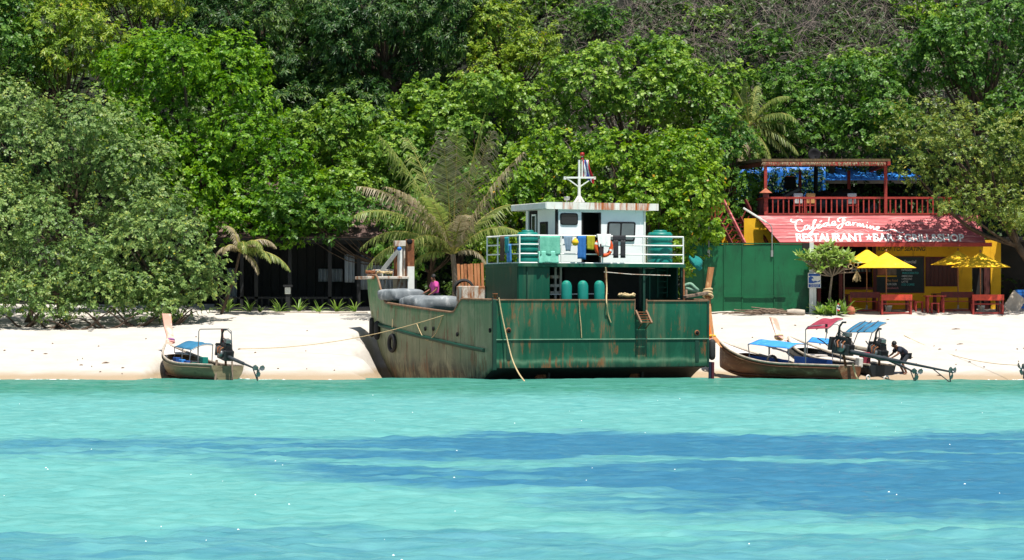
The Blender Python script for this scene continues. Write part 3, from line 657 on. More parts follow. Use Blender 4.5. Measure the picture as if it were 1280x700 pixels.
# low kerb and lily row
k0 = P(262, 392, 129.8); 
kb = Th('garden_kerb', (k0.x, 129.8, G(k0.x, 129.8)), 'low concrete kerb edging the planted strip before the bungalow', 'kerb')
for i in range(9):
    kb.part('kerb_stone', M['concrete'], 262+i*22, 389.5+random.uniform(-.4, .4), 262+i*22+21.4, 396, 129.7, 129.95, bevel=.015)
lp = P(359, 388, 130.6); b2 = Th('garden_lamp', (lp.x, 130.6, G(lp.x, 130.6)), 'short square garden lamp post with white lantern in front of the bungalow', 'lamp')
b2.part('post', M['dark_timber'], 357, 368, 362.5, 392, 130.55, 130.7); b2.part('lantern', M['white'], 356, 359, 363, 367.5, 130.5, 130.75, bevel=.02); b2.part('cap', M['dark_timber'], 354, 356, 365, 358.6, 130.4, 130.85)
LILY = leaf_mat('lily_leaf', [(0, (.06, .14, .02)), (.5, (.16, .27, .05)), (1, (.32, .42, .12))], .35, .4, .4)
def strap_plant(name, loc, n, L, Wd, label, cat, group, seed, mat=LILY, spread=(.25, 1.15), stiff=1.0):
    r_ = random.Random(seed); root = empty(name, loc, 0, label, cat, group)
    for i in range(n):
        a = r_.uniform(0, 6.28); el = r_.uniform(*spread); d = Vector((math.cos(a)*math.sin(el), math.sin(a)*math.sin(el), math.cos(el)))
        p = Vector((r_.gauss(0, .04), r_.gauss(0, .04), -.03)); Ll = L*r_.uniform(.7, 1.15); rows = []; m_ = 7; sd = d.cross(Vector((0, 0, 1))); sd = sd.normalized() if sd.length > .01 else Vector((1, 0, 0))
        for k in range(m_):
            t_ = k/(m_-1); w = Wd*(math.sin(math.pi*(.12+.86*t_))**.8); up_ = sd.cross(d)
            rows.append([p-sd*w+up_*w*.3, p.copy(), p+sd*w+up_*w*.3]); d = (d+Vector((0, 0, -.17/stiff*(.3+t_*1.4)))).normalized(); p = p+d*Ll/(m_-1)
        vs_ = np.array([tuple(q) for r2 in rows for q in r2]); fs = grid_faces(m_, 3); tt = np.clip(r_.gauss(.5, .22), 0, 1)
        np_mesh('leaf', vs_, fs, mat, root, True, {'tint': ('FACE', np.full(len(fs), tt))})
    return root
for i, x in enumerate((284, 312, 325, 349, 374, 398, 421, 444)):
    Y = 130.35+random.uniform(-.12, .12); q = P(x, 390, Y)
    strap_plant('lily_plant', (q.x, Y, G(q.x, Y)), 16 if i not in (1, 2) else 9, (.95 if i == 0 else .72 if i != 2 else .45)*random.uniform(.9, 1.1), .042, 'light green strap-leaved lily plant growing behind the concrete kerb', 'plant', 'lilies along the bungalow kerb', 40+i)

# ---------------------------------------------------------------- cafe
cf = P(1150, 390, 133); C = Th('beach_cafe', (cf.x, 133, G(cf.x, 133)), 'two-storey yellow beach restaurant with red plank signboard and open roof terrace', 'restaurant')
YW = 133.0
C.part('wall', M['yellow_wall'], 1091, 300, 1215, 392, YW, YW+.15)
C.part('wall', M['yellow_wall'], 1238.5, 300, 1251, 392, YW, YW+.15)
C.part('wall', M['yellow_wall'], 1215, 300, 1238.5, 322, YW+.01, YW+.14)
C.part('side_wall', M['yellow_wall'], 1247, 300, 1251, 392, YW+.15, YW+5)
C.part('counter', M['yellow_wall'], 1056, 362, 1091, 392, YW, YW+.3)
C.part('counter_top', M['dark_red'], 1054, 359, 1092, 362, YW-.2, YW+.4)
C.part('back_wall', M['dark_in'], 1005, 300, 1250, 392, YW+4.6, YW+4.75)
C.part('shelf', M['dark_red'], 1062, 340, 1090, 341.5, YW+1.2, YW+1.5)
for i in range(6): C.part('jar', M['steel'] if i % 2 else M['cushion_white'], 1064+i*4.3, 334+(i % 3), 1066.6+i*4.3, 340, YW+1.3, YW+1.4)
for i in range(4): C.part('pillar', M['dark_red'], (1022, 1049, 1091.5, 1018)[i], 300, (1026, 1053, 1095, 1020.5)[i], 392, (YW-1.4, YW-1.4, YW-.05, YW+2)[i], (YW-1.2, YW-1.2, YW, YW+2.2)[i])
sh = C.part('shutter', M['dark_red'], 1157, 321, 1198, 358, YW-.05, YW+.0)
for i in range(8): C.part('slat', M['shutter'], 1158.2+i*4.95, 322.5, 1162.7+i*4.95, 356.5, YW-.075, YW-.05, sh)
dr = C.part('door', M['dark_in'], 1216, 322, 1238, 391, YW+.08, YW+.12); C.part('door_leaf', M['shutter'], 1230, 322, 1237, 391, YW-.02, YW+.06, dr)
bd = C.part('blackboard', M['chalk_board'], 1096, 321.5, 1154.5, 365, YW-.05, YW)
for e_ in ((1095, 320.3, 1155.5, 321.5), (1095, 365, 1155.5, 366.2), (1095, 321.5, 1096, 365), (1154.5, 321.5, 1155.5, 365)): C.part('frame', M['shutter'], *e_, YW-.06, YW, bd)
C.part('menu_photo', M['terracotta'], 1097, 334, 1108, 343.5, YW-.075, YW-.05, bd); C.part('menu_photo', M['driftwood'], 1109, 334, 1120.5, 343.5, YW-.075, YW-.05, bd)
C.part('ledge', M['yellow_wall'], 1096, 344.4, 1121, 346, YW-.08, YW-.05, bd)
def wt(txt, x0, x1, yb, hpx, mat, parent, Y, off=0, shear=0, name='lettering'):
    return fit_text(name, txt, mat, parent, C.l(x0, yb, Y), C.l(x1, yb, Y), hpx*Y/FPX, (0, 0, 1), off=off, shear=shear)
for txt, x0, x1, yb, hp, mt in (('Special', 1130, 1145, 329, 4, 'chalk_white'), ('ESPRESSO', 1127, 1140, 338.5, 2.6, 'chalk_white'), ('MACCHIATO', 1128, 1148, 342.5, 2.6, 'chalk_teal'), ('AMERICANO', 1127, 1140.5, 346.2, 2.4, 'chalk_white'), ('CAPPUCCINO', 1127, 1140, 349.8, 2.4, 'chalk_white'), ('LATTE', 1127, 1135, 353.4, 2.4, 'chalk_white'), ('ICED COFFEE', 1127, 1143, 357, 2.6, 'chalk_teal'),
                               ('Thai Food', 1108, 1122, 352, 3, 'cushion'), ('BURGER', 1108, 1121, 356.5, 2.6, 'chalk_white'), ('Sandwich', 1108, 1123, 361.3, 2.8, 'chalk_pink')):
    wt(txt, x0, x1, yb, hp, M[mt], bd, YW-.055, off=.004)
wt('ROOF TOP SEATING', 1097, 1157, 313.6, 5.2, M['lettering_dark'], C.o, YW-.005, off=.02, shear=.2)
# awning-like signboard of planks
A0, A1, A2, A3 = C.l(945, 269.5, 132.0), C.l(1222, 269.5, 132.0), C.l(1232, 303, 130.6), C.l(975, 303, 130.6)
sg = MB(); nb = 8
ndir = (A1-A0).cross(A3-A0).normalized()
if ndir.y > 0: ndir = -ndir
sgn = MB().prism([A0-ndir*.05, A1-ndir*.05, A2-ndir*.05, A3-ndir*.05], -ndir*.04).build('signboard', M['dark_red'], C.o)
for i in range(nb):
    t0, t1 = i/nb+.004, (i+1)/nb-.010; jig = random.uniform(0, .008)
    q = [A0.lerp(A3, t0), A1.lerp(A2, t0), A1.lerp(A2, t1), A0.lerp(A3, t1)]
    MB().prism([p+ndir*jig for p in q], -ndir*.045).build('plank', M['pink_plank'], sgn)
C.part('fascia', M['red_paint'], 975, 303.3, 1240, 308.2, 130.55, 130.65)
C.part('awning_ceiling', M['dark_red'], 985, 303.6, 1240, 305, 130.66, YW)
def SG(x, y):                                     # pixel -> point on the signboard plane
    d = ray(x, y); n_ = ndir; p0 = A0+C.loc; t_ = (p0-Vector((0, 0, CAMZ))).dot(n_)/d.dot(n_)
    return Vector((0, 0, CAMZ))+d*t_-C.loc+ndir*.012
upd = (A0-A3); upd = (upd-Vector((1, 0, 0))*upd.x).normalized()
def stext(txt, x0, x1, yb, hpx, **k): return fit_text('lettering', txt, M['lettering'], sgn, SG(x0, yb), SG(x1, yb), (SG(x0, yb-hpx)-SG(x0, yb)).length, upd, **k)
stext('RESTAURANT', 995.5, 1080, 301.6, 9.6, off=.028, spacing=.95); stext('BAR', 1092, 1118, 301.6, 9.4, off=.028); stext('GRILL&SHOP', 1131, 1206, 301.8, 9.2, off=.026)
for xs_ in (1086, 1124.5):
    st = []
    for k in range(10):
        a = math.pi/2+k*math.pi/5; r2 = 4.6 if k % 2 == 0 else 1.9; st.append(SG(xs_+r2*math.cos(a), 297-r2*math.sin(a)))
    MB().prism(st, ndir*.006).build('star', M['lettering'], sgn)
def stroke(pts, w=1.3, name='script_letter'):
    """brush stroke in photograph pixels laid on the signboard plane as a thin raised ribbon"""
    c = spline([Vector((x, y, 0)) for x, y in pts], 6); L_, R_ = [], []
    for i, p in enumerate(c):
        t_ = c[min(i+1, len(c)-1)]-c[max(i-1, 0)]; t_.normalize(); n_ = Vector((-t_.y, t_.x, 0)); ww = w*(.55+.55*abs(t_.y))
        L_.append(SG(*(p+n_*ww)[:2])); R_.append(SG(*(p-n_*ww)[:2]))
    mb = MB(); mb.grid([[a+ndir*.002, b_+ndir*.002] for a, b_ in zip(L_, R_)], False); return mb.build(name, M['lettering'], sgn)
# "Café de J'armine" in hand-painted script
S = [[(1003, 277.5), (1000.5, 274.6), (996.5, 276), (994.3, 281), (995.3, 286.5), (999, 289.5), (1003, 288.5), (1006, 285.5)], [(996.5, 276), (992, 278), (988.5, 276.6), (989.5, 274)],
     [(1010, 281.5), (1006, 283), (1006, 287), (1009, 286.5), (1011.5, 282), (1012, 286.5), (1014, 286)],
     [(1014, 286), (1018, 279), (1020, 275), (1017, 276.5), (1016.5, 284), (1015, 292), (1011, 295), (1013, 291), (1020, 284.5)],
     [(1020, 284.5), (1024, 282.5), (1024.5, 280.5), (1021.5, 281.5), (1021.5, 285), (1025, 285), (1028, 282)], [(1024.5, 278), (1027.5, 276)],
     [(1034, 278.5), (1030, 280), (1029.5, 283), (1033, 282.5), (1035.5, 278), (1036.5, 271.5), (1035.5, 280), (1037, 282.5), (1039, 281.5)],
     [(1039, 281.5), (1043.5, 279.5), (1043.5, 277), (1040.5, 278), (1040.5, 281.5), (1043.5, 282), (1046, 280.5)],
     [(1050, 277.5), (1047, 276), (1049, 273), (1058, 272), (1053.5, 274), (1053, 282), (1049.5, 286), (1046.5, 284), (1051, 280.5), (1056, 279)], [(1056, 274.5), (1055.5, 277)],
     [(1061, 277.5), (1058, 278.5), (1057.5, 281.5), (1060.5, 281.5), (1062, 277.5), (1062.5, 281.5), (1064.5, 281)],
     [(1066, 277.8), (1066.5, 282), (1067.5, 279), (1070.5, 278.3)],
     [(1072, 279), (1072, 283), (1074.5, 279.3), (1075.5, 283.3), (1078.5, 280), (1079.5, 284), (1081.5, 283)],
     [(1083.5, 281), (1083.5, 285), (1086, 284.5)], [(1083.8, 278.3), (1084.6, 278)],
     [(1088, 282), (1088, 286), (1091, 283), (1092.5, 287), (1095, 286)],
     [(1095, 286), (1098.5, 285.5), (1098, 283.5), (1095.8, 284.5), (1096, 287.6), (1100, 288.6), (1108, 288.5), (1114, 287), (1119, 288), (1124, 291), (1130, 290.5)]]
for q in S: stroke(q, .8)
M['lettering_pale'] = pm('thin_painted_flourish', '#d79a98', None, 3, .7, 0)
for q in ([(1010, 291), (1020, 288.5), (1030, 291), (1040, 287.5), (1050, 291), (1060, 288), (1070, 291), (1080, 289)], [(1016, 292.5), (1028, 290), (1038, 293), (1052, 287), (1062, 292), (1078, 287.5), (1086, 290)]):
    stroke(q, .45, 'flourish').data.materials[0] = M['lettering_pale']
# roof terrace
C.part('terrace_floor', M['dark_red'], 946, 268.5, 1225, 272.5, 132.1, 139.2)
C.part('terrace_floor', M['dark_red'], 884, 271.5, 946, 275, 134.6, 139.2)
C.part('handrail', M['red_paint'], 955.5, 246, 1190, 248.6, 132.05, 132.15)
C.part('bottom_rail', M['red_paint'], 955.5, 266.4, 1190, 268.4, 132.07, 132.13)
for i in range(35): C.part('baluster', M['red_paint'], 958.5+i*6.68, 248.6, 960.1+i*6.68, 266.4, 132.07, 132.13)
e0, e1 = C.l(956, 247.2, 132.1), C.l(927, 0, 138.6); e1.z = e0.z
MB().bar(e0, e1, .09, .09).build('handrail', M['red_paint'], C.o)
for i in range(1, 18):
    p = e0.lerp(e1, i/17); MB().box((p.x, p.y, p.z-.42), (.06, .06, .82)).build('baluster', M['dark_red'], C.o)
for x, Y in ((957, 132.1), (1107, 132.1), (1061, 138.4), (918, 138.6), (1000, 138.6)):
    a = C.l(x, 268.5, Y); zt = C.l(957, 205, 132.1).z; MB().box((a.x, a.y, (C.l(957, 268.5, 132.1).z+zt)/2), (.14, .14, zt-C.l(957, 268.5, 132.1).z)).build('post', M['red_paint'], C.o)
zt = C.l(957, 205, 132.1).z; xa, xb = C.l(953, 0, 132.1).x, C.l(1110, 0, 132.1).x
MB().box(((xa+xb)/2, 132.05-133, zt), (xb-xa, .14, .17)).build('roof_beam', M['red_paint'], C.o, .01)
MB().box((xb-.05, 134.9-133, zt), (.14, 7, .17)).build('roof_beam', M['red_paint'], C.o)
p, q = V(xa+.03, 132.15-133, zt), V(C.l(908, 0, 138.6).x, 138.6-133, zt+.03)
MB().bar(p, q, .14, .17).build('roof_beam', M['dark_red'], C.o)
MB().prism([(xa-.05, -1.0, zt+.12), (xb+.1, -1.0, zt+.12), (xb+.1, 5.7, zt+.25), (q.x-.1, 5.7, zt+.25)], (0, 0, .12)).build('thatch_roof', M['thatch'], C.o)
# fringe of hanging straw and creeper under the roof edge
r_ = np.random.default_rng(5); n = 900; X = r_.uniform(xa, xb, n); pts = np.stack([X, r_.uniform(-1.05, -.85, n), np.full(n, zt+.1)], 1)
nn = np.tile(np.array([[0, -.3, -1.]]), (n, 1))+r_.normal(0, .3, (n, 3)); nn /= np.linalg.norm(nn, axis=1, keepdims=True)
v, tn = leaf_cards(pts, nn, .13, .014, 3, r_, .6, np.full(n, .5), (.1, .7)); nf = len(v)//4
tag(np_mesh('thatch_fringe', v, np.arange(nf*4).reshape(-1, 4), PB, C.o, False, {'tint': ('FACE', tn)}), kind='stuff')
# stairs on the left side
st = MB().prism([C.l(930, 273, 132.25), C.l(949, 273, 132.25), C.l(979, 304.5, 132.25), C.l(930, 306, 132.25)], (0, .05, 0)).build('stair_panel', M['yellow_wall'], C.o)
MB().prism([C.l(902, 288, 134.6), C.l(934, 288, 134.6), C.l(934, 306, 134.6), C.l(902, 306, 134.6)], (0, .05, 0)).build('stair_panel', M['yellow_wall'], C.o)
for i in range(8):
    p = C.l(908+i*4.2, 274+i*4.8, 133.4-.12*i); MB().box(p, (1.1, .28, .05)).build('tread', M['dark_red'], C.o)
for dx in (0, 1.05):
    a, b_ = C.l(904, 250, 133.3), C.l(931, 304, 132.1); MB().bar(a+V(dx, 0, 0), b_+V(dx, 0, 0), .09, .14).build('stair_rail', M['pink_plank'] if dx == 0 else M['dark_red'], C.o)
    a2, b2_ = C.l(897, 272, 133.35), C.l(921, 318, 132.15); MB().bar(a2+V(dx, 0, 0), b2_+V(dx, 0, 0), .06, .22).build('stringer', M['dark_red'], C.o)
    for i in range(7):
        t_ = (i+.5)/7; u0 = a2.lerp(b2_, t_)+V(dx, 0, 0); u1 = a.lerp(b_, t_)+V(dx, 0, 0); MB().bar(u0, (u1.x-.02, u0.y, u1.z-.3), .05).build('baluster', M['red_paint'], C.o)
a = C.l(884, 250, 134.6); b_ = C.l(904, 250, 134.6); MB().bar(a, b_, .08, .1).build('handrail', M['red_paint'], C.o)
for i in range(5): p = a.lerp(b_, (i+.5)/5); MB().box((p.x, p.y, p.z-.42), (.055, .055, .84)).build('baluster', M['red_paint'], C.o)
for i, x in enumerate((896, 946)): p = C.l(x, 306, 134.4); MB().box((p.x, p.y, (p.z-1.0)/2-.3+.3), (.15, .15, abs(p.z)+1.0)).build('stair_post', M['dark_red'], C.o)
# terrace contents (things of their own)
zf = (C.loc+C.l(957, 268.5, 132.1)).z
def beanbag(x, y, Y, rx, rz, label, tilt=0):
    c = P(x, y, Y); k = Y/FPX; rows = []; r2 = random.Random(int(x)); n, m_ = 20, 10
    for i in range(m_+1):
        t_ = math.pi*i/m_; row = []
        for j in range(n):
            a = 2*math.pi*j/n; rr = math.sin(t_)**.75*(1+.05*math.sin(3*a+x)); row.append(Vector((rr*math.cos(a)*rx*k, rr*math.sin(a)*rx*k*.8, (-math.cos(t_)*(1 if t_ < 1.57 else 1-.1*math.sin(2*a+x)))*rz*k+.12*math.cos(a)*math.sin(t_))))
        rows.append(row)
    o = MB().grid(rows, True, True).build('bean_bag', M['vinyl'], None); o.location = (c.x, Y, zf+rz*k*.96); o.rotation_euler = (0, tilt, random.uniform(0, 1)); tag(o, label, 'bean bag', 'bean bags on the roof terrace')
beanbag(1053, 245, 134.5, 19, 17, 'wide glossy black bean bag seat in the middle of the roof terrace'); beanbag(1029, 243, 135, 15, 16, 'dark bean bag seat beside the wide glossy one on the roof terrace')
beanbag(968, 252, 135, 15, 15, 'black bean bag seat behind the lantern at the terrace corner'); beanbag(1086, 250, 135, 12, 9, 'low black bean bag seat near the right terrace post')
lo = Th('lounge_seat', (P(985, 0, 134.5).x, 134.5, zf), 'slanted black lounge cushion leaning back on the roof terrace', 'lounge seat')
MB().bar(lo.l(963, 255, 134.5), lo.l(1000, 236, 134.5), .9, .28, (0, 0, 1)).build('cushion', M['vinyl'], lo.o, .08); MB().box((-.2, 0, .12), (1.2, .8, .24)).build('base', M['dark_in'], lo.o)
sp = Th('loudspeaker', (P(987.5, 0, 136).x, 136, zf), 'black loudspeaker box on a stand above the slanted lounge cushion', 'loudspeaker')
sp.part('cabinet', M['black'], 981, 221, 995, 236, 135.8, 136.2, bevel=.03); MB().box((0, 0, .55), (.12, .12, 1.1)).build('stand', M['black'], sp.o); sp.part('trim', M['bench_red'], 983, 220, 993, 221.4, 135.85, 136.1)
def chair(x, Y, mat, label):
    c = Th('terrace_chair', (P(x, 0, Y).x, Y, zf), label, 'chair', 'chairs on the roof terrace')
    for a in (-.2, .2):
        for b_ in (-.2, .2): MB().box((a, b_, .22), (.05, .05, .44)).build('leg', M['red_paint'], c.o)
    MB().box((0, 0, .46), (.46, .46, .05)).build('seat', M['red_paint'], c.o); MB().box((0, -.2, .78), (.44, .1, .5)).build('backrest', mat, c.o, .04)
    for a in (-.2, .2): MB().box((a, -.22, .65), (.05, .05, .5)).build('back_post', M['red_paint'], c.o)
chair(997, 132.7, M['cushion_white'], 'terrace chair with a white back cushion behind the balusters'); chair(1012.5, 132.7, M['cushion'], 'terrace chair with a tan back cushion behind the balusters'); chair(1064, 132.8, M['cushion_white'], 'terrace chair with pale cushion behind the balusters near the middle post')
ln = Th('lantern', (P(957, 0, 131.95).x, 131.95, P(957, 247, 131.95).z), 'wooden lantern with peaked roof on the terrace corner post', 'lantern')
MB().lathe([(.30, .22), (.28, .24), (.02, .44), (0, .45)], n=4).build('lantern_roof', M['terracotta'], ln.o); MB().box((0, 0, .11), (.26, .26, .22)).build('lantern_body', M['dark_red'], ln.o)
dk = Th('satellite_dish', (P(1019, 0, 135).x, 135, zf), 'black round dish on a pole sticking up above the thatched terrace roof', 'dish')
MB().lathe([(0, -.10), (.2, -.07), (.31, 0), (.30, .02), (.19, -.04), (0, -.07)], dk.l(1018, 193, 135), 20, (0, -1, .15)).build('dish', M['black'], dk.o); MB().tube([(0, 0, 0), dk.l(1020, 195, 135.1)], .1, 8).build('pole', M['black'], dk.o)
# shed with blue roof behind, blue tarp wall with creeper
shd = Th('storage_shed', (P(1090, 0, 143).x, 143, G(P(1090, 0, 143).x, 143)), 'grey shed with blue ribbed metal roof behind the terrace', 'shed')
a = shd.l(1022, 224, 141.2); b_ = shd.l(1152, 224, 141.2); t_ = shd.l(1022, 207, 145)
MB().prism([a, b_, (b_.x, t_.y, t_.z), (a.x, t_.y, t_.z)], (0, 0, -.05)).build('roof', M['blue_roof'], shd.o)
for i in range(17):
    x = a.x+(b_.x-a.x)*i/16; MB().bar((x, a.y, a.z+.03), (x, t_.y, t_.z+.03), .05, .05).build('roof_rib', M['blue_roof'], shd.o)
MB().box(((a.x+b_.x)/2, a.y+.4, a.z/2-.05), (b_.x-a.x-.4, .15, a.z+.1)).build('wall', M['concrete'], shd.o)
tp = Th('blue_tarp_screen', (P(970, 0, 139.4).x, 139.4, zf-.1), 'blue tarpaulin screen half covered by dark creeper at the back of the terrace', 'tarpaulin')
rows = [[tp.l(x, y, 139.4+.1*math.sin(x*.3+y*.1)) for x in np.linspace(917, 1032, 24)] for y in np.linspace(209, 264, 8)]
MB().grid(rows).build('tarpaulin', M['blue_tarp'], tp.o, solid=.01)
r_ = np.random.default_rng(15); n = 700; px_, py_ = r_.uniform(915, 1034, n), r_.uniform(209, 266, n)
pts = np.array([tuple(tp.l(a, b2, 139.2)) for a, b2 in zip(px_, py_)]); nn = np.tile(np.array([[0, -1., .4]]), (n, 1))+r_.normal(0, .35, (n, 3)); nn /= np.linalg.norm(nn, axis=1, keepdims=True)
v, tn = leaf_cards(pts, nn, .12, .05, 5, r_, .3, np.full(n, .2)); nf = len(v)//4
tag(np_mesh('creeper', v, np.arange(nf*4).reshape(-1, 4), LM['mango'], tp.o, False, {'tint': ('FACE', tn)}), kind='stuff')

# green sheet fence
gf = P(940, 390, 130.4); GF = Th('green_fence', (gf.x, 130.4, G(gf.x, 130.4)-.15), 'tall green painted sheet metal fence beside the restaurant', 'fence')
xsF = (855, 880, 905, 928, 968, 1011)
for i in range(5):
    a = GF.l(xsF[i]+.4, 0, 130.4).x; b_ = GF.l(xsF[i+1]-.4, 0, 130.4).x; zt = GF.l(0, 305.5+.5*(i % 2), 130.4).z
    MB().box(((a+b_)/2, .012*(i % 2), zt/2), (b_-a, .03, zt)).build('panel', M['green_sheet'], GF.o, .006)
for x in xsF: p = GF.l(x, 305, 130.4); MB().box((p.x, -.03, p.z/2), (.05, .05, p.z)).build('post', M['green_sheet'], GF.o)
MB().box(((GF.l(905, 0, 130.4).x+GF.l(982, 0, 130.4).x)/2, -.07, GF.l(0, 370, 130.4).z), (2.85, .05, .06)).build('rail', M['green_sheet'], GF.o)
MB().box(((GF.l(855, 0, 130.4).x+GF.l(1011, 0, 130.4).x)/2, 0, GF.l(0, 305, 130.4).z+.02), (5.8, .07, .05)).build('top_rail', M['green_sheet'], GF.o)
def lamp(x, Y, ytop, pts, label):
    g = P(x, 320, Y); L_ = Th('street_lamp', g, label, 'street lamp')
    MB().box((0, .03, .12), (.1, .08, .3)).build('bracket', M['steel'], L_.o)
    MB().tube([(0, 0, 0)]+[L_.l(a, b_, Y) for a, b_ in pts], .025, 8).build('pole', M['steel'], L_.o)
    a, b_ = L_.l(*pts[-1], Y), L_.l(*ytop, Y); MB().bar(a, b_, .14, .09).build('lamp_head', M['white'], L_.o, .02)
lamp(965, 130.33, (929, 260), [(965, 300), (965, 286), (963, 281), (958, 278)], 'curved grey street lamp with long fluorescent head in front of the signboard')
lamp(886, 130.33, (872, 275.5), [(886, 300), (886, 284), (884, 280), (880, 278)], 'shorter bent street lamp near the bright tree at the fence end')
# white post with warning sign
wp = P(1016, 390, 129.9); WP = Th('white_post', (wp.x, 129.9, G(wp.x, 129.9)-.1), 'white painted timber post at the end of the green fence', 'post')
zt = WP.l(0, 303, 129.9).z; MB().box((-.06, 0, zt/2), (.2, .16, zt)).build('post', M['white'], WP.o, .01); MB().box((.10, -.03, zt/2-.4), (.11, .11, zt-.8)).build('side_post', M['white'], WP.o, .01)
WP.part('electric_box', M['dark_in'], 1003, 304, 1012, 313, 129.75, 129.9)
sg2 = Th('warning_sign', (P(1017.5, 0, 129.7).x, 129.7, P(0, 360, 129.7).z), 'blue and white wave warning sign fixed to the white post', 'sign')
sg2.part('panel', M['white'], 1010, 341, 1026, 360, 129.7, 129.73)
sg2.part('blue_field', M['navy'], 1010.8, 342, 1025.2, 345, 129.692, 129.7); sg2.part('text_strip', M['navy'], 1010.8, 355, 1025.2, 359, 129.692, 129.7)
wv = [(1010.8, 354), (1010.8, 347), (1013, 345.2), (1016, 346), (1017.3, 348.5), (1015.3, 348), (1014.5, 349.8), (1016.5, 351.8), (1019.5, 351), (1022, 352), (1025.2, 350), (1025.2, 352), (1020, 353.2), (1016, 354)]
MB().prism([sg2.l(a, b_, 129.693) for a, b_ in wv], (0, .006, 0)).build('wave_symbol', M['navy'], sg2.o)
for k, (ya, x0, x1) in enumerate(((356.6, 1012, 1024), (358.3, 1013, 1023))):
    fit_text('lettering', ('TSUNAMI', 'HAZARD ZONE')[k], M['lettering'], sg2.o, sg2.l(x0, ya, 129.688), sg2.l(x1, ya, 129.688), 1.2*129.7/FPX, (0, 0, 1))

# umbrellas
def umbrella(x, ya, yb, hwid, Y, label):
    g = P(x, 0, Y); U = Th('beach_umbrella', (g.x, Y, G(g.x, Y)), label, 'umbrella', 'yellow umbrellas at the restaurant tables')
    top = U.l(x, ya, Y).z; rim = U.l(x, yb, Y).z; Rr = hwid*Y/FPX; n = 8
    MB().tube([(0, 0, 0), (0, 0, top+.1)], .028, 8).build('pole', M['pole_wood'], U.o); MB().lathe([(.03, top), (.05, top+.05), (.02, top+.12), (0, top+.13)], n=8).build('finial', M['pole_wood'], U.o)
    can = MB(); rows = []
    for t_ in (0.02, .25, .5, .75, 1.0):
        rows.append([Vector((Rr*t_*math.cos(2*math.pi*(j+.5)/32)*(1-.05*t_*abs(math.sin(4*(2*math.pi*(j+.5)/32)))), Rr*t_*math.sin(2*math.pi*(j+.5)/32)*(1-.05*t_*abs(math.sin(4*(2*math.pi*(j+.5)/32)))), top+(rim-top)*(t_**.92)-.05*t_*(1-t_))) for j in range(32)])
    can = MB().grid(rows, False, True).build('canopy', M['umbrella'], U.o, solid=.006)
    for j in range(8):
        a = 2*math.pi*j/8; MB().bar((0, 0, top-.06), (Rr*.97*math.cos(a), Rr*.97*math.sin(a), rim-.01), .015).build('rib', M['pole_wood'], U.o)
    MB().lathe([(.22, 0), (.22, .06), (.05, .1), (.04, .3)], n=12).build('base', M['concrete'], U.o)
umbrella(1083, 310.5, 329, 29, 130.7, 'yellow umbrella set back by the serving counter, half behind another')
umbrella(1107.5, 315, 335, 38, 129.7, 'sunlit yellow umbrella in front of the blackboard')
umbrella(1197, 313, 331, 35, 130.7, 'leaf-shaded yellow umbrella in front of the brown shutters')
umbrella(1225, 315.5, 334, 38, 129.7, 'leaf-shaded yellow umbrella in front of the doorway')
# tables, benches, stools
def table(x, Y, w, label, mat='dark_red', h=.75):
    g = P(x, 0, Y); T = Th('picnic_table', (g.x, Y, G(g.x, Y)), label, 'table', 'red wooden tables outside the restaurant')
    for i in range(4): MB().box((0, -.3+i*.2, h), (w, .185, .05)).build('tabletop_board', M[mat], T.o)
    for a in (-w/2+.12, w/2-.12):
        for b_ in (-.28, .28): MB().box((a, b_, h/2-.03), (.08, .08, h)).build('leg', M[mat], T.o)
        MB().box((a, 0, h-.09), (.06, .6, .08)).build('cross_bar', M[mat], T.o)
def bench(x, Y, w, label, back=True, mat='bench_red'):
    g = P(x, 0, Y); T = Th('wooden_bench', (g.x, Y, G(g.x, Y)), label, 'bench', 'red wooden benches outside the restaurant')
    for a in (-w/2+.05, w/2-.05):
        MB().box((a, -.2, .43), (.08, .07, .9)).build('back_leg', M['red_paint'], T.o); MB().box((a, .2, .23), (.08, .07, .46)).build('leg', M['red_paint'], T.o); MB().box((a, 0, .06), (.07, .4, .07)).build('foot_rail', M['red_paint'], T.o)
    for i in range(3): MB().box((0, -.13+i*.15, .47), (w, .14, .04)).build('seat_board', M['red_paint'], T.o)
    if back: MB().box((0, -.24, .77), (w, .04, .27)).build('backrest', M[mat], T.o)
    MB().box((0, -.2, .06), (w-.1, .05, .06)).build('stretcher', M['red_paint'], T.o)
def stool(x, Y, label, group):
    g = P(x, 0, Y); T = Th('wooden_stool', (g.x, Y, G(g.x, Y)), label, 'stool', group)
    for a in (-.15, .15):
        for b_ in (-.13, .13): MB().box((a, b_, .21), (.06, .06, .44)).build('leg', M['red_paint'], T.o)
        MB().box((a, 0, .1), (.04, .26, .04)).build('stretcher', M['red_paint'], T.o)
    MB().box((0, 0, .45), (.4, .34, .05)).build('seat', M['red_paint'], T.o)
bench(1119.5, 129.2, 1.42, 'orange red wooden bench with back under the sunlit umbrella'); bench(1233.5, 129.2, 1.45, 'orange red wooden bench with back under the leaf-shaded umbrella by the doorway')
table(1119, 130.5, 1.3, 'dark red wooden table behind the bench under the sunlit umbrella'); table(1232, 130.5, 1.3, 'dark red wooden table behind the bench near the doorway')
table(1168, 129.8, .95, 'square red wooden table standing between the two benches', 'red_paint'); table(1075, 131.6, 1.5, 'dark red wooden table beside the serving counter'); table(1190, 131.6, 1.9, 'long dark red wooden table under the brown shutters')
bench(1080, 130.6, 1.4, 'dark wooden bench near the potted plants', True, 'dark_red'); bench(1195, 130.7, 1.5, 'dark wooden bench in front of the brown shutters', True, 'dark_red')
for x, Y in ((1168, 129.5), (1148, 130.2)): stool(x, Y, 'small red wooden stool at the square table', 'stools at the square table')
for x, Y in ((1098, 131.3), (1138, 131.5)): stool(x, Y, 'small red wooden stool in front of the blackboard', 'stools by the blackboard')
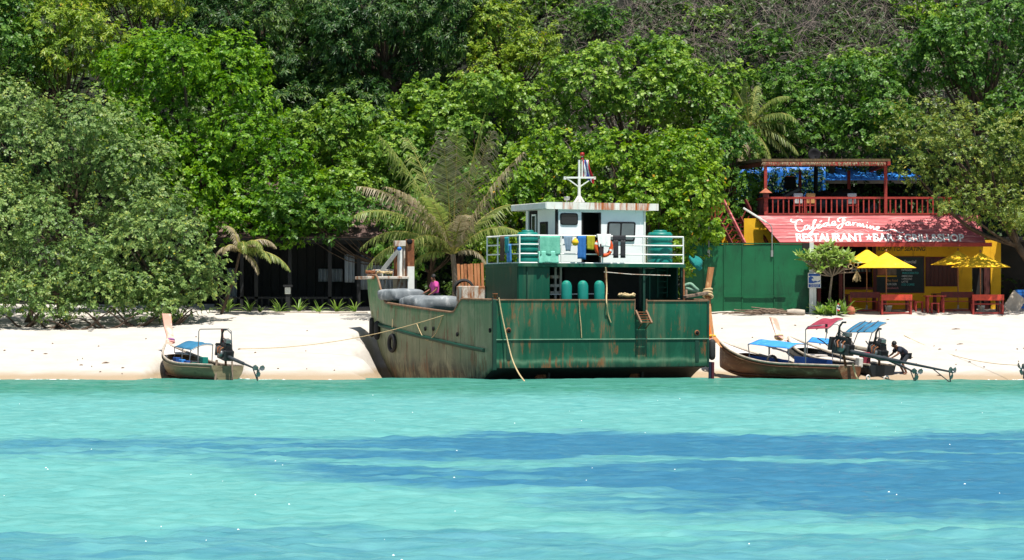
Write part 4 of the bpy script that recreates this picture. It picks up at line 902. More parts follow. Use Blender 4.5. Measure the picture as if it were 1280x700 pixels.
def bucket(x, Y, label):
    g = P(x, 0, Y); o = MB().lathe([(0, 0), (.13, 0), (.17, .3), (.18, .3), (.17, .28), (.12, .02), (0, .02)], n=14).build('bucket', M['white'], None); o.location = (g.x, Y, G(g.x, Y)+.005); tag(o, label, 'bucket', 'white buckets under the tables')
bucket(1110, 130.0, 'white bucket behind the bench under the sunlit umbrella'); bucket(1226, 130.0, 'white bucket behind the bench near the doorway')
# right end: dark lean-to, tilted slab, blue stack
ls = Th('storage_lean_to', (P(1275, 0, 134.5).x, 134.5, G(P(1275, 0, 134.5).x, 134.5)), 'dark open lean-to store beside the restaurant wall', 'shed')
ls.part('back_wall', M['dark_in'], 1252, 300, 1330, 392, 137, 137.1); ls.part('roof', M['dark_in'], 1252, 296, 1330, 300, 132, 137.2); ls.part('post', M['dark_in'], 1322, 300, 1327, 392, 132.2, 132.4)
tl = P(1268, 392, 130.6); o = MB().box((0, 0, .5), (.75, .07, 1.0), (R(-12), R(38), R(10))).build('stone_slab', M['concrete'], None, .015); o.location = (tl.x, 130.6, G(tl.x, 130.6)-.14); tag(o, 'grey slab leaning at an angle beside the dark lean-to', 'slab')
o = MB(); [o.box((0, 0, .09+i*.15), (.62-.01*(i % 3), .4, .13)) for i in range(6)]; o = o.build('crate_stack', M['blue_tarp'], None); bb = P(1276, 0, 132.5); o.location = (bb.x, 132.5, G(bb.x, 132.5)); o.name = 'folded_tarpaulin'; tag(o, 'stack of folded blue tarpaulins in the dark lean-to', 'tarpaulin')
sb = P(1254, 392, 131.4); o = MB().prism([(-.09, 0, 0), (.09, 0, 0), (.05, 0, .45), (0, 0, .75), (-.06, 0, .45)], (0, .04, 0)).build('paddle_board', M['steel'], None); o.location = (sb.x, 131.4, G(sb.x, 131.4)-.02); o.rotation_euler = (R(-8), R(-22), 0); tag(o, 'pale board fragment leaning at the corner of the yellow wall', 'board')

# frangipani with sign, and plants at its foot
def frangi():
    x, Y = 1036, 129.6; g = P(x, 0, Y); T = Th('frangipani_tree', (g.x, Y, G(g.x, Y)), 'small frangipani with whorls of glossy leaves beside the warning sign', 'tree')
    tips = [(1000, 324), (1012, 318), (1022, 330), (1030, 312), (1040, 318), (1050, 314), (1058, 318), (1044, 328), (1032, 326), (1020, 320), (1028, 338), (1052, 326), (1013, 327), (1037, 309), (1024, 312), (1062, 323), (1016, 334), (1038, 334), (1006, 320), (1027, 320), (1046, 322), (1055, 319), (1034, 319), (1018, 326), (1041, 313), (1064, 327), (1025, 325), (1008, 326)]
    tb = MB(); st_ = T.l(1040, 345, Y); tb.tube(spline([(0, 0, -.1), T.l(1037, 372, Y), st_], 4), [.075, .07, .07, .065, .06, .055, .05, .05, .045], 8)
    r_ = np.random.default_rng(3); P_, N_ = [], []
    for a, b_ in tips:
        e = T.l(a, b_+r_.uniform(-2, 5), Y+r_.uniform(-.6, .4)); m_ = st_.lerp(e, .5)+Vector((0, 0, -.08)); tb.tube(spline([st_, m_, e], 3), [.04, .037, .033, .03, .027, .025, .022], 6)
        P_.append(tuple(e)); P_.append(tuple(e+Vector((0, 0, .06)))); N_ += [(r_.normal()*.3, -.35, .9)]*2
    N_ = np.array(N_); N_ /= np.linalg.norm(N_, axis=1, keepdims=True)
    v, tn = leaf_cards(np.array(P_), N_, .44, .085, 9, r_, .12, np.full(len(P_), .8), (.4, 1.5)); nf = len(v)//4
    np_mesh('crown', v, np.arange(nf*4).reshape(-1, 4), LILY, T.o, False, {'tint': ('FACE', tn)}); tb.build('trunk', M['bark_pale'], T.o, fix=False)
frangi()
for i, (x, Y, L_) in enumerate(((1032, 129.25, .85), (1044, 129.1, .9), (1055, 129.2, .8), (1024, 129.3, .7))):
    g = P(x, 0, Y); strap_plant('broadleaf_plant', (g.x, Y, G(g.x, Y)), 16, L_, .075, 'leafy bright green plant at the foot of the frangipani', 'plant', 'plants under the frangipani', 60+i, stiff=1.6)
fl = Th('small_flag', (P(1045.5, 0, 128.9).x, 128.9, G(P(1045.5, 0, 128.9).x, 128.9)), 'small striped flag stuck among the plants under the frangipani', 'flag')
MB().tube([(0, 0, 0), (0, 0, .6)], .012, 6).build('stick', M['white'], fl.o)
M['flag_red'] = pm('flag_red', '#c8202f', None, 3, .8, 0); M['flag_white'] = pm('flag_white', '#e8e8ea', None, 3, .8, 0); M['flag_blue'] = pm('flag_blue', '#26337a', None, 3, .8, 0)
for k, c_ in enumerate(('flag_red', 'flag_white', 'flag_blue', 'flag_white', 'flag_red')):
    z0 = .25+.07*k; MB().box((.07+.01*k, 0, z0), (.14, .012, .068), (0, R(20), 0)).build('stripe', M[c_], fl.o)
jr = MB().lathe([(0, 0), (.14, .0), (.2, .15), (.16, .32), (.1, .36), (.12, .4), (.1, .4), (.08, .35), (0, .3)], n=14).build('clay_jar', M['terracotta'], None); g = P(1065, 0, 129.1); jr.location = (g.x, 129.1, G(g.x, 129.1)); jr.rotation_euler = (0, R(-20), 0); tag(jr, 'clay jar lying beside the plants under the frangipani', 'jar')
hb = Th('bamboo_rack', (P(1060, 0, 129.8).x, 129.8, G(P(1060, 0, 129.8).x, 129.8)), 'rough bamboo frame with a hanging straw tuft next to the frangipani', 'rack')
MB().tube([hb.l(1055, 392, 129.8), hb.l(1055, 332, 129.8)], .03, 7).build('upright', M['driftwood'], hb.o); MB().tube([hb.l(1039, 337.5, 129.8), hb.l(1074, 336, 129.8)], .03, 7).build('crossbar', M['driftwood'], hb.o); MB().tube([hb.l(1039, 342, 129.8), hb.l(1070, 340, 129.8)], .03, 7).build('crossbar', M['driftwood'], hb.o)
MB().torus(hb.l(1063, 333, 129.75), .1, .02, (0, 1, 0)).build('ring', M['rope'], hb.o); MB().torus(hb.l(1070, 331, 129.75), .1, .02, (.3, 1, 0)).build('ring', M['rope'], hb.o)
tf = MB(); p = hb.l(1071, 338, 129.75)
for i in range(40): tf.bar(p, p+V(random.uniform(-.2, .2), random.uniform(-.1, .1), -random.uniform(.3, .55)), .02)
tf.build('straw_tuft', M['rope'], hb.o)
# driftwood pile and concrete log by the fence
g = P(955, 0, 129.3); dwp = Th('driftwood_pile', (g.x, 129.3, G(g.x, 129.3)), 'heap of dry palm stalks and driftwood against the green fence', 'driftwood')
for i in range(46):
    x = random.gauss(0, .75); L_ = random.uniform(.5, 1.5); a = random.gauss(0, .5); z = max(.03, .26*math.exp(-(x/.8)**2)*random.random()+.04)
    c = V(x, random.uniform(-.35, .35), z); d = V(math.cos(a), random.uniform(-.4, .4), random.uniform(-.1, .1)).normalized()*L_/2
    MB().tube([c-d, c+V(0, 0, random.uniform(-.03, .06)), c+d], [.022, .028, .012], 5).build('branch', M['driftwood'], dwp.o)
g = P(994, 0, 129.2); o = MB().tube([(-.4, 0, .13), (-.1, .02, .15), (.2, 0, .14), (.42, 0, .13)], [.13, .15, .14, .12], 12).build('concrete_log', M['concrete'], None); o.location = (g.x, 129.2, G(g.x, 129.2)-.01); tag(o, 'stubby grey log lying at the end of the green fence', 'log')
# ---------------------------------------------------------------- landing craft (ferry)
F = empty('landing_craft', (FO.x, FO.y, 0), FTH, 'weathered green steel landing craft beached stern-on with white wheelhouse', 'boat')
def w2f(p):
    d = Vector(p)-FO; return Vector((d.dot(fu), d.dot(fv), d.z))
CAMP = Vector((0, 0, CAMZ)); cl = w2f(CAMP)
def fv_(x, y, v):
    d = ray(x, y); dl = Vector((d.dot(fu), d.dot(fv), d.z)); return cl+dl*((v-cl.y)/dl.y)
def fu_(x, y, u):
    d = ray(x, y); dl = Vector((d.dot(fu), d.dot(fv), d.z)); return cl+dl*((u-cl.x)/dl.x)
# paints
def hull_paint(name, bands, streak, rust, seedscale=1.0, rust_amt=.38, bleach=None, bl_amt=.3, dirt='#3a3f2c', rough=.5):
    """paint bands by height (real paint and fouling lines), vertical run-off streaks, rust blooms, bleached patches"""
    m, nt, b = nmat(name); vec = coords(nt); sep = N(nt, 'ShaderNodeSeparateXYZ'); nt.links.new(vec, sep.inputs[0])
    wobn = noise(nt, coords(nt, (1.2, 1.2, .5)), 1.1, 5)
    ma = N(nt, 'ShaderNodeMath', operation='MULTIPLY_ADD'); ma.inputs[1].default_value = .35; nt.links.new(wobn, ma.inputs[0]); nt.links.new(sep.outputs[2], ma.inputs[2])
    mr = N(nt, 'ShaderNodeMapRange'); mr.inputs[1].default_value = 0; mr.inputs[2].default_value = 5; nt.links.new(ma.outputs[0], mr.inputs[0])
    col = ramp(nt, mr.outputs[0], [((z+.175)/5, lin(c)) for z, c in bands])
    st = noise(nt, coords(nt, (5*seedscale, 5*seedscale, .22)), 1.6, 7, .65)
    col = mix(nt, ramp(nt, st, [(.52, K0), (.74, (.75,)*3)]), col, lin(streak))
    if bleach:
        bl = noise(nt, coords(nt, (.8, .8, .5)), 1.3, 8, .7, .5); col = mix(nt, ramp(nt, bl, [(1-bl_amt-.1, K0), (1-bl_amt+.12, (.85,)*3)]), col, lin(bleach))
    dk = noise(nt, coords(nt, (3, 3, .12)), 2.4, 6, .6); col = mix(nt, ramp(nt, dk, [(.60, K0), (.78, (.7,)*3)]), col, lin(dirt))
    ru = noise(nt, coords(nt, (2.8, 2.8, .42)), 2.0, 9, .75, .5); cl_ = noise(nt, coords(nt, (.7, .7, .9)), 1.0, 3, .5); mm = N(nt, 'ShaderNodeMath', operation='MULTIPLY_ADD'); mm.inputs[1].default_value = .55; nt.links.new(cl_, mm.inputs[0]); nt.links.new(ru, mm.inputs[2])
    col = mix(nt, ramp(nt, mm.outputs[0], [(1.26-rust_amt, K0), (1.26-rust_amt+.10, (.85,)*3)]), col, lin(rust))
    wl_ = noise(nt, coords(nt, (1.5, 1.5, .15)), 1.2, 5, .6); col = mix(nt, ramp(nt, wl_, [(.5, K0), (.75, (.35,)*3)]), col, lin('#7d8468'))
    nt.links.new(col, b.inputs['Base Color']); b.inputs['Roughness'].default_value = rough; b.inputs['Specular IOR Level'].default_value = .3
    bump(nt, b, noise(nt, vec, 6, 6, .7), .25, .02)
    return m
M['hull_side'] = hull_paint('weathered_hull_side', [(-.5, '#1f231d'), (.15, '#272d27'), (.45, '#434b40'), (.8, '#697258'), (1.6, '#76805f'), (2.3, '#627f5a'), (3.3, '#4c8058'), (4.4, '#528a62')], '#8d9270', '#6b4428', .45, .43, '#9a9a7c', .42)
M['hull_stern'] = hull_paint('green_stern_plate', [(.30, '#0c1c17'), (.45, '#0e3023'), (.60, '#1f4f3a'), (.72, '#56795f'), (.84, '#12503a'), (1.1, '#094632'), (1.55, '#084834'), (3.2, '#0d563e')], '#07392a', '#7a4b2b', .8, .43, '#1c6049', .36, '#072e22')
M['green_steel'] = hull_paint('green_deckhouse', [(0, '#094735'), (5, '#094d39')], '#073a2b', '#5a4a2e', 1, .36, '#14594a', .3, '#062c22')
M['dark_green'] = pm('dark_green_steel', '#0d4030', '#0a3126', 2, .6, .2, wear='#5a4630', wamt=.30)
M['under'] = pm('underwater_antifouling', (.012, .016, .014), (.02, .024, .02), 3, .7, .3)
M['white_rust'] = pm('white_paint_rust', '#e2e2dc', '#d0d0c8', 2, .5, .1, wear='#b36a2c', wamt=.36, wscale=3.5, wstretch=(1.4, 1.4, .12))
M['white_cabin'] = pm('white_cabin_paint', '#eff1f0', '#e3e6e6', 1.2, .45, .08, wear='#b0a48c', wamt=.32, wscale=2.2, wstretch=(1, 1, .18))
M['rust'] = pm('rusted_steel', '#8a5533', '#5f3720', 5, .85, .5, wear='#b98a5c', wamt=.38)
M['rust_white'] = pm('rusty_white_steel', '#cfc9bd', '#b5ada0', 3, .7, .3, wear='#8d5a34', wamt=.46, wscale=3)
M['brown_rail'] = pm('brown_capping', '#8d6f55', '#6a4f3b', 4, .8, .3)
M['rail_white'] = pm('white_rail', '#e8e8e4', '#d6d6d0', 4, .45, 0, wear='#b98d5c', wamt=.30)
M['glass'] = pm('dark_window_glass', (.012, .014, .017), (.02, .023, .027), 2, .08, 0, spec=.6)
M['glass_pale'] = pm('pale_window_glass', (.13, .155, .16), (.09, .11, .115), 1.2, .12, 0, spec=.6)
M['teal'] = pm('teal_plastic', '#0c7a6e', '#0a6a60', 2, .45, .1, wear='#2c9486', wamt=.34)
M['teal_light'] = pm('teal_raft_cover', '#188672', '#127664', 3, .5, .15)
M['tarp_grey'] = pm('grey_tarpaulin', '#7e8487', '#5f666a', 2.5, .7, .4, wear='#a8acad', wamt=.40)
M['orange'] = pm('lifebuoy_orange', '#e0541c', '#c84615', 4, .5, .1)
M['tyre'] = pm('tyre_rubber', (.016, .016, .017), (.028, .027, .026), 6, .75, .3)

def sm(a, b, x): t = min(1, max(0, (x-a)/(b-a))); return t*t*(3-2*t)
HZ = 3.10                                              # stern bulwark height
zst = fu_(566, 391, 0).z; vst = fu_(566, 391, 0).y; vcorner = fu_(578, 373, 0).y
vb0 = fu_(478, 377, 0).y
def top_z(v):                                          # sheer line of the port side
    if v < vcorner: return HZ+.05*v/vcorner
    if v < vst: return HZ+.05-(HZ+.05-zst)*sm(vcorner, vst, v)
    if v < 11.6: return zst+(3.0-zst)*((v-vst)/(11.6-vst))**1.1
    return 3.0+1.2*sm(11.6, 13.4, v)**1.3
def hull_pt(s, t, side):
    """s 0..1 along the length, t 0..1 keel to rail; side -1 port, 1 starboard"""
    Lm = 13.5+1.5*min(1, t*1.02)**.45
    v = s*Lm; zt = top_z(s*15.0)
    zb = -.45+.89*(1-sm(0, 2.5, v))
    if v > 8: zb = -.45
    z = zb+(zt-zb)*t
    k = .17*(1-t)**2.2+.10
    e = max(0, (s-.60)/.40); half = FW/2*(1-k*e**2.1)
    half -= .10*max(0, .25-t)*4*FW/9.4
    return Vector((FW/2+side*half, v, z))
nS, nT = 48, 18
S_ = [i/nS for i in range(nS+1)]
# keep sharp sheer steps by packing stations there
S_ = sorted(set([round(x, 4) for x in S_+[vcorner/15, vst/15, (vcorner+vst)/30, 11.6/15, 12/15, 12.3/15, 12.6/15, 12.9/15, 13.2/15]]))
T_ = [i/nT for i in range(nT+1)]
port = MB().grid([[hull_pt(s, t, -1) for t in T_] for s in S_]); stb = [[hull_pt(s, t, 1) for t in T_] for s in S_]
port.grid(stb); hull = port.build('hull', M['hull_side'], F, solid=.05)
# bottom and bow ramp
MB().grid([[hull_pt(s, 0, -1), hull_pt(s, 0, 1)] for s in S_]).build('bottom_plate', M['under'], F, solid=.03)
MB().grid([[hull_pt(1, t, -1), hull_pt(1, t, 1)] for t in T_[:14]]).build('bow_ramp', M['hull_side'], F, solid=.05)
# deck
dk = MB(); dk.grid([[Vector((hull_pt(s, .7, -1).x+.03, s*14.2, 2.15)), Vector((hull_pt(s, .7, 1).x-.03, s*14.2, 2.15))] for s in S_]); dk.build('deck', M['dark_green'], F, solid=.04)
# transom with notch for the ladder gate
zb = .45; gl_, gr_ = fv_(793.5, 380, -.02).x, fv_(808.5, 380, -.02).x; gz = fv_(800, 394, 0).z
tz = HZ; u0, u1 = -.03, FW+.03
tr = MB()
def plate(mb, ua, ub, za, zc, v=-.03, d=.06): return mb.box(((ua+ub)/2, v+d/2, (za+zc)/2), (ub-ua, d, zc-za))
plate(MB(), u0, u1, zb, 1.555).build('stern_plate', M['hull_stern'], F)
plate(MB(), u0, gl_, 1.575, tz, -.022).build('stern_plate', M['hull_stern'], F); plate(MB(), gr_, u1, 1.575, tz-.03, -.022).build('stern_plate', M['hull_stern'], F); plate(MB(), gl_, gr_, 1.575, gz, -.022).build('stern_plate', M['hull_stern'], F)
M['pale_green'] = pm('pale_green_weld', '#7fa28a', '#5f8a70', 3, .6, .2)
MB().box(((u0+u1)/2, -.03, 1.565), (u1-u0, .09, .035)).build('weld_strake', M['pale_green'], F)
MB().box((u0+.02, -.01, 1.75), (.16, .14, 2.78)).build('corner_post', M['dark_green'], F, .03); MB().box((u1-.02, 0, 1.75), (.10, .14, 2.7)).build('corner_post', M['dark_green'], F, .03)
for a, b_ in ((u0, gl_), (gr_, u1)): MB().box(((a+b_)/2, .02, tz+.025-(.03 if a > 1 else 0)), (b_-a, .16, .05)).build('capping_rail', M['brown_rail'], F)
for u in (gl_, gr_):
    MB().box((u, .02, tz-.25), (.05, .1, .62)).build('gate_post', M['brown_rail'], F)
for x, y in ((636, 413), (871.5, 416)):
    p = fv_(x, y, -.06); MB().torus((p.x, p.y+.02, p.z), .085, .03, (0, 1, 0), 16, 6).build('fairlead', M['rust'], F); MB().lathe([(0, 0), (.08, 0), (.08, .03), (0, .03)], (p.x, p.y+.02, p.z), 14, (0, -1, 0)).build('fairlead_hole', M['black'], F)
    MB().box((p.x, -.045, p.z-.62), (.17, .02, 1.05)).build('runoff_plate', M['dark_green'], F)
MB().lathe([(0, 0), (.15, 0), (.15, .04), (.05, .05), (0, .05)], fv_(672, 474, .9), 14, (0, -1, 0)).build('propeller_hub', M['rust'], F)
for x in (683, 800):
    p = fv_(x, 474, 1.0); MB().box((p.x, p.y, .0), (.09, .5, .9)).build('rudder', M['under'], F); MB().lathe([(0, 0), (.26, .03), (.28, .09), (0, .12)], (p.x-.25, p.y, -.05), 16, (0, -1, 0)).build('propeller', M['rust'], F)
# rubbing strake along the port side
rs = [fu_(x, y, -.02) for x, y in ((468, 406), (490, 411), (520, 419), (550, 426), (580, 433), (606, 438))]
def side_u(v, z):
    s = min(1, v/15); t = max(0, min(1, (z+.45)/(top_z(v)+.45))); Lm = 13.5+1.5*min(1, t*1.02)**.45; return hull_pt(min(1, v/Lm), t, -1).x
strk = [Vector((side_u(p.y, p.z)-.05, p.y, p.z)) for p in spline(rs, 4)]
MB().tube(strk, .085, 8).build('rubbing_strake', M['dark_green'], F)
for k in range(9):                                       # plate seams
    v = 1.9+k*1.45; zt = top_z(v)-.05; pts = [Vector((side_u(v, z)-.028, v, z)) for z in np.linspace(.1, zt, 6)]
    MB().tube(pts, .007, 5).build('plate_seam', M['hull_side'], F)
for x, y in ((543, 411), (533, 411), (573, 418), (614, 413)):
    p = fu_(x, y, 0); q = Vector((side_u(p.y, p.z)-.045, p.y, p.z)); MB().lathe([(.09, 0), (.09, .03), (0, .035)], q, 12, (-1, 0, 0)).build('scupper', M['black'], F)
gun = [Vector((side_u(v, top_z(v)), v, top_z(v)+.02)) for v in np.linspace(0, 14.9, 60)]
MB().tube(gun, .05, 6).build('gunwale', M['brown_rail'], F); gun2 = [Vector((FW-p.x, p.y, p.z)) for p in gun]; MB().tube(gun2, .05, 6).build('gunwale', M['brown_rail'], F)
# bow platform and gallows
vP = 13.7
bp = [fv_(458, 347, vP), fv_(509, 347, vP)]; zP = bp[0].z
MB().box(((bp[0].x+bp[1].x)/2, vP+.6, zP), (bp[1].x-bp[0].x, 1.6, .12)).build('bow_platform', M['rust_white'], F, .02)
a, b_ = fv_(498, 350, vP), fv_(510, 366, vP); MB().box(((a.x+b_.x)/2, vP+.4, (zP+2.2)/2), (b_.x-a.x, .5, zP-2.2-.1)).build('winch_box', M['rust_white'], F, .02)
zG = fv_(500, 301, vP).z
def gpost(x0, x1, ytop, v, mat, name='gallows_post', zl=2.15):
    a, b_ = fv_(x0, ytop, v), fv_(x1, ytop, v); MB().box(((a.x+b_.x)/2, v, (a.z+zl)/2), (b_.x-a.x, .3, a.z-zl)).build(name, mat, F, .02)
gpost(508, 516.5, 299, vP+.1, M['rust']); gpost(503, 507.5, 309, vP+.4, M['rust_white'], zl=zP); gpost(493.5, 499, 309, vP+.5, M['rust'], zl=zP); gpost(498, 501.5, 311, vP+.2, M['white_rust'], zl=zP)
MB().bar(fv_(493, 304.5, vP+.3), fv_(509, 304.5, vP+.3), .25, .25).build('gallows_beam', M['rust_white'], F, .02)
a, b_ = fv_(509.5, 333, vP-.1), fv_(517.5, 366, vP-.1); MB().box(((a.x+b_.x)/2, vP-.08, (a.z+b_.z)/2), (b_.x-a.x, .12, a.z-b_.z)).build('post_sleeve', M['white_rust'], F)
MB().bar(fv_(474, 343, vP+.3), fv_(498, 312, vP+.3), .15, .15).build('diagonal_strut', M['steel'], F)
MB().lathe([(0, 0), (.09, 0), (.09, .12), (0, .12)], fv_(498.5, 311, vP), 10, (0, -1, 0)).build('strut_joint', M['blue_tarp'], F)
MB().bar(fv_(482, 345, vP), fv_(481, 364, vP), .05).build('stanchion', M['rust_white'], F); MB().bar(fv_(466, 337.5, vP+.6), fv_(492, 337.5, vP+.6), .04).build('low_rail', M['white_rust'], F)
for x in (466, 478, 491): MB().bar(fv_(x, 337.5, vP+.6), fv_(x, 347, vP+.6), .04).build('stanchion', M['white_rust'], F)
sheave = MB().lathe([(.12, -.06), (.12, .06), (.05, .08), (0, .08)], fv_(512, 302, vP-.1), 12, (0, -1, 0)).build('sheave', M['black'], F)
def rope(name, pts, r, label=None, parent=None, cat='rope', mat='rope', group=None, n=6):
    o = MB().tube(pts, r, n).build(name, M[mat], parent); 
    if parent is None: tag(o, label, cat, group)
    return o
def f2w(p): return FO+fu*p.x+fv*p.y+Vector((0, 0, p.z))
def coil(cx, R0, r, turns, seed, squash=.12):
    r2 = random.Random(seed); pts = []
    for i in range(turns*14):
        a = i/14*2*math.pi; rr = R0*(1+r2.uniform(-.18, .18)); pts.append(Vector(cx)+V(math.cos(a)*rr, math.sin(a)*rr, squash*i/14/turns*4*r*3+abs(r2.gauss(0, r*1.2))))
    return pts
def frope(name, label, cx, R0, r, turns, seed, mat='rope', cat='rope'):
    o = MB().tube(coil((0, 0, r), R0, r, turns, seed), r, 6).build(name, M[mat], None); o.location = f2w(cx); tag(o, label, cat); return o
frope('rope_coil', 'untidy rope coil heaped on the bow platform of the landing craft', fv_(481, 343.5, vP+.3)+V(0, 0, .02), .34, .03, 5, 1)
frope('rope_coil', 'small rusty chain and rope heap at the tip of the bow platform', fv_(463, 343.5, vP+.3)+V(0, 0, .02), .17, .035, 4, 2, 'rust')
# upper deck house
v1 = 1.25; c0 = fv_(648, 333, v1); c1 = fv_(857, 333, v1); zD = fv_(750, 333, v1).z; vback = fu_(605.5, 331, c0.x).y
zslab = zD
dw = MB().box(((c0.x+c1.x)/2, (v1+vback)/2, zslab+.04), (c1.x-c0.x, vback-v1, .14)).build('upper_deck', M['green_steel'], F, .01)
# port deck house: side and front panels
pf = fv_(687, 350, v1+.12).x
MB().box(((c0.x+.06+pf)/2, v1+.15, (HZ-.9+zslab-.03)/2), (pf-c0.x-.06, .06, zslab-.03-HZ+.9)).build('deckhouse_front', M['green_steel'], F)
MB().box((c0.x+.07, (v1+.18+vback)/2, (2.15+zslab-.03)/2), (.06, vback-v1-.2, zslab-.03-2.15)).build('deckhouse_side', M['green_steel'], F)
MB().box((fv_(660, 0, v1).x, v1+.1, (HZ+zslab)/2-.2), (.05, .05, zslab-HZ+.3)).build('pipe', M['dark_green'], F)
MB().box(((c0.x+c1.x)/2, vback-.05, (2.15+zslab-.03)/2), (c1.x-c0.x-.2, .06, zslab-.03-2.15)).build('deckhouse_back', M['dark_green'], F)
for x in (757, 804.5, 852): p = fv_(x, 350, v1+.1); MB().box((p.x, v1+.1, (2.15+zslab-.03)/2), (.1, .1, zslab-.03-2.15)).build('deck_pillar', M['rust'] if x == 757 else M['dark_green'], F)
p = fv_(856, 350, v1-.2); MB().box((p.x, v1-.1, (2.2+zslab)/2-.1), (.07, .07, zslab-2.2)).build('deck_pillar', M['rust'], F)
for x in (694, 700.5): p = fv_(x, 350, v1+1.3); MB().box((p.x, v1+1.3, (2.15+zslab-.03)/2), (.09, .09, zslab-.03-2.15)).build('inner_frame', M['rust_white'], F)
for y in (346, 357, 366): MB().bar(fv_(687.5, y, v1+1.3), fv_(700, y, v1+1.3), .05, .12).build('inner_shelf', M['rust_white'], F)
MB().bar(fv_(687, 368, v1+.8), fv_(760, 367, v1+.8), .04).build('inner_rail', M['white_rust'], F)
MB().box((fv_(752, 350, v1+1.9).x, v1+1.9, (2.15+zslab-.04)/2), (3.4, .05, zslab-.04-2.15)).build('dark_backing', M['dark_in'], F)  # near-black sheet added to paint the shade under the upper deck
MB().box(((fv_(806, 350, v1+1.9).x+c1.x-.1)/2, v1+1.8, (2.15+zslab-.04)/2), (c1.x-.1-fv_(806, 350, v1+1.9).x, .05, zslab-.04-2.15)).build('dark_backing', M['dark_green'], F)
MB().box((c1.x-.07, v1+1.6, (2.15+zslab-.03)/2), (.06, 2.0, zslab-.03-2.15)).build('deckhouse_side', M['dark_green'], F)
# hatch ladder seen inside
for x in (822, 834): MB().bar(fv_(x, 333, v1+1.2), fv_(x, 372, v1+1.2), .05).build('ladder_stile', M['green_steel'], F)
for y in (338, 345, 352, 359, 366): MB().bar(fv_(822, y, v1+1.2), fv_(834, y, v1+1.2), .035).build('ladder_rung', M['green_steel'], F)
for x in (803, 812): MB().bar(fv_(x, 345, v1+.5), fv_(x, 388, v1+.5), .045).build('hand_bar', M['green_steel'], F)
MB().bar(fv_(803, 352, v1+.5), fv_(816, 338, v1+.5), .04).build('hand_bar', M['green_steel'], F)
MB().tube([fv_(755, 340, v1-.05), fv_(790, 343, v1-.05), fv_(838, 344.5, v1-.05)], .018, 6).build('stay_wire', M['rust_white'], F)
# three rounded life-raft boxes
def capsule(x, label):
    a = fv_(x-5.8, 373, .75); b_ = fv_(x+5.8, 373, .75); zt = fv_(x, 350.5, .75).z; r2 = (b_.x-a.x)/2; cx = (a.x+b_.x)/2
    o = empty('flotation_drum', f2w(Vector((cx, .75, 2.17))), FTH, label, 'float', 'teal floats along the stern rail')
    prof = [(r2*.9, 0), (r2, .05), (r2, zt-2.17-r2)]+[(r2*math.cos(t), zt-2.17-r2+r2*math.sin(t)) for t in np.linspace(.1, 1.57, 7)]
    MB().lathe(prof, n=18).build('drum', M['teal_light'], o); MB().lathe([(r2*1.04, .86), (r2*1.04, zt-2.17-r2*1.0), (r2*.75, zt-2.17-r2*.35)], n=18, c=(0, -.012, 0)).build('cover', M['teal'], o)
capsule(708, 'round-topped teal float behind the stern rail, next to the green deckhouse panel'); capsule(728.5, 'middle one of three round-topped teal floats behind the stern rail'); capsule(749, 'round-topped teal float behind the stern rail, next to the rusty pillar')
frope('rope_coil', 'pale heap of rope on the stern rail beside the ladder gate', fv_(783, 374, .5)+V(0, 0, .06), .30, .035, 7, 3)
pl = MB().lathe([(0, 0), (.2, 0), (.22, .4), (.2, .42), (0, .42)], n=14).build('plastic_tub', M['blue_tarp'], None); pl.location = f2w(Vector((fv_(839, 372, v1+.3).x, v1+.3, 2.45+.2))); tag(pl, 'blue plastic tub hanging inside the stern rail beside the ladder', 'tub')
MB().box((fv_(839, 372, v1+.3).x, v1+.3, 2.4), (.5, .5, .5)).build('locker', M['dark_green'], F)
# boarding ladder below the gate
ld = empty('boarding_ladder', f2w(Vector((fv_(800, 405, -.4).x, -.4, fv_(800, 405, -.4).z))), FTH, 'short rusty boarding ladder hanging out below the stern gate', 'ladder')
lo_ = w2f(ld.location)
for x0, x1 in ((794.5, 801.5), (807.5, 814.5)): MB().bar(fv_(x0, 388.5, -.04)-lo_, fv_(x1, 404, -.5)-lo_, .07, .1).build('stile', M['brown_rail'], ld)
for k in range(5):
    t = (k+.5)/5; a = fv_(794.5, 388.5, -.04).lerp(fv_(801.5, 404, -.5), t); b_ = fv_(807.5, 388.5, -.04).lerp(fv_(814.5, 404, -.5), t); MB().bar(a-lo_, b_-lo_, .1, .035).build('rung', M['rust'], ld)
for x in (803, 812): MB().bar(fv_(x, 404, -.45)-lo_, fv_(x-5, 411, -.02)-lo_, .03).build('brace', M['rust'], ld)
# wheelhouse
vW = 2.3; w0 = fv_(696, 300, vW); w1 = fv_(806, 300, vW); zR = fv_(750, 262, vW).z; zF = zslab+.11; vWb = fu_(657.5, 300, w0.x).y
wh = F
def wallbox(ua, ub, za, zc, name='cabin_wall', mat='white_cabin', v=vW, d=.06): return MB().box(((ua+ub)/2, v+d/2, (za+zc)/2), (ub-ua, d, zc-za)).build(name, M[mat], F)
d0, d1 = fv_(727, 0, vW).x, fv_(749.5, 0, vW).x
wallbox(w0.x, d0, zF, zR); wallbox(d1, w1.x, zF, zR); wallbox(d0, d1, zR-.12, zR, v=vW+.002)
sd_ = fu_(672, 300, w0.x).y; se_ = fu_(665, 300, w0.x).y
MB().box((w0.x+.03, (vW+.06+sd_)/2, (zF+zR)/2), (.06, sd_-vW-.06, zR-zF)).build('cabin_wall', M['white_cabin'], F)
MB().box((w0.x+.08, (sd_+vWb)/2, (zF+zR)/2), (.03, vWb-sd_, zR-zF)).build('side_door_recess', M['dark_in'], F)
MB().box((w0.x+.02, (sd_+.15+vWb-.5)/2, (zF+zR)/2-.05), (.04, vWb-.75-sd_, zR-zF-.2)).build('side_door', M['white_cabin'], F)
MB().box((w0.x-.005, (sd_+.15+vWb-.5)/2, zR-.6), (.02, .28, .75)).build('side_door_window', M['glass'], F, .03)
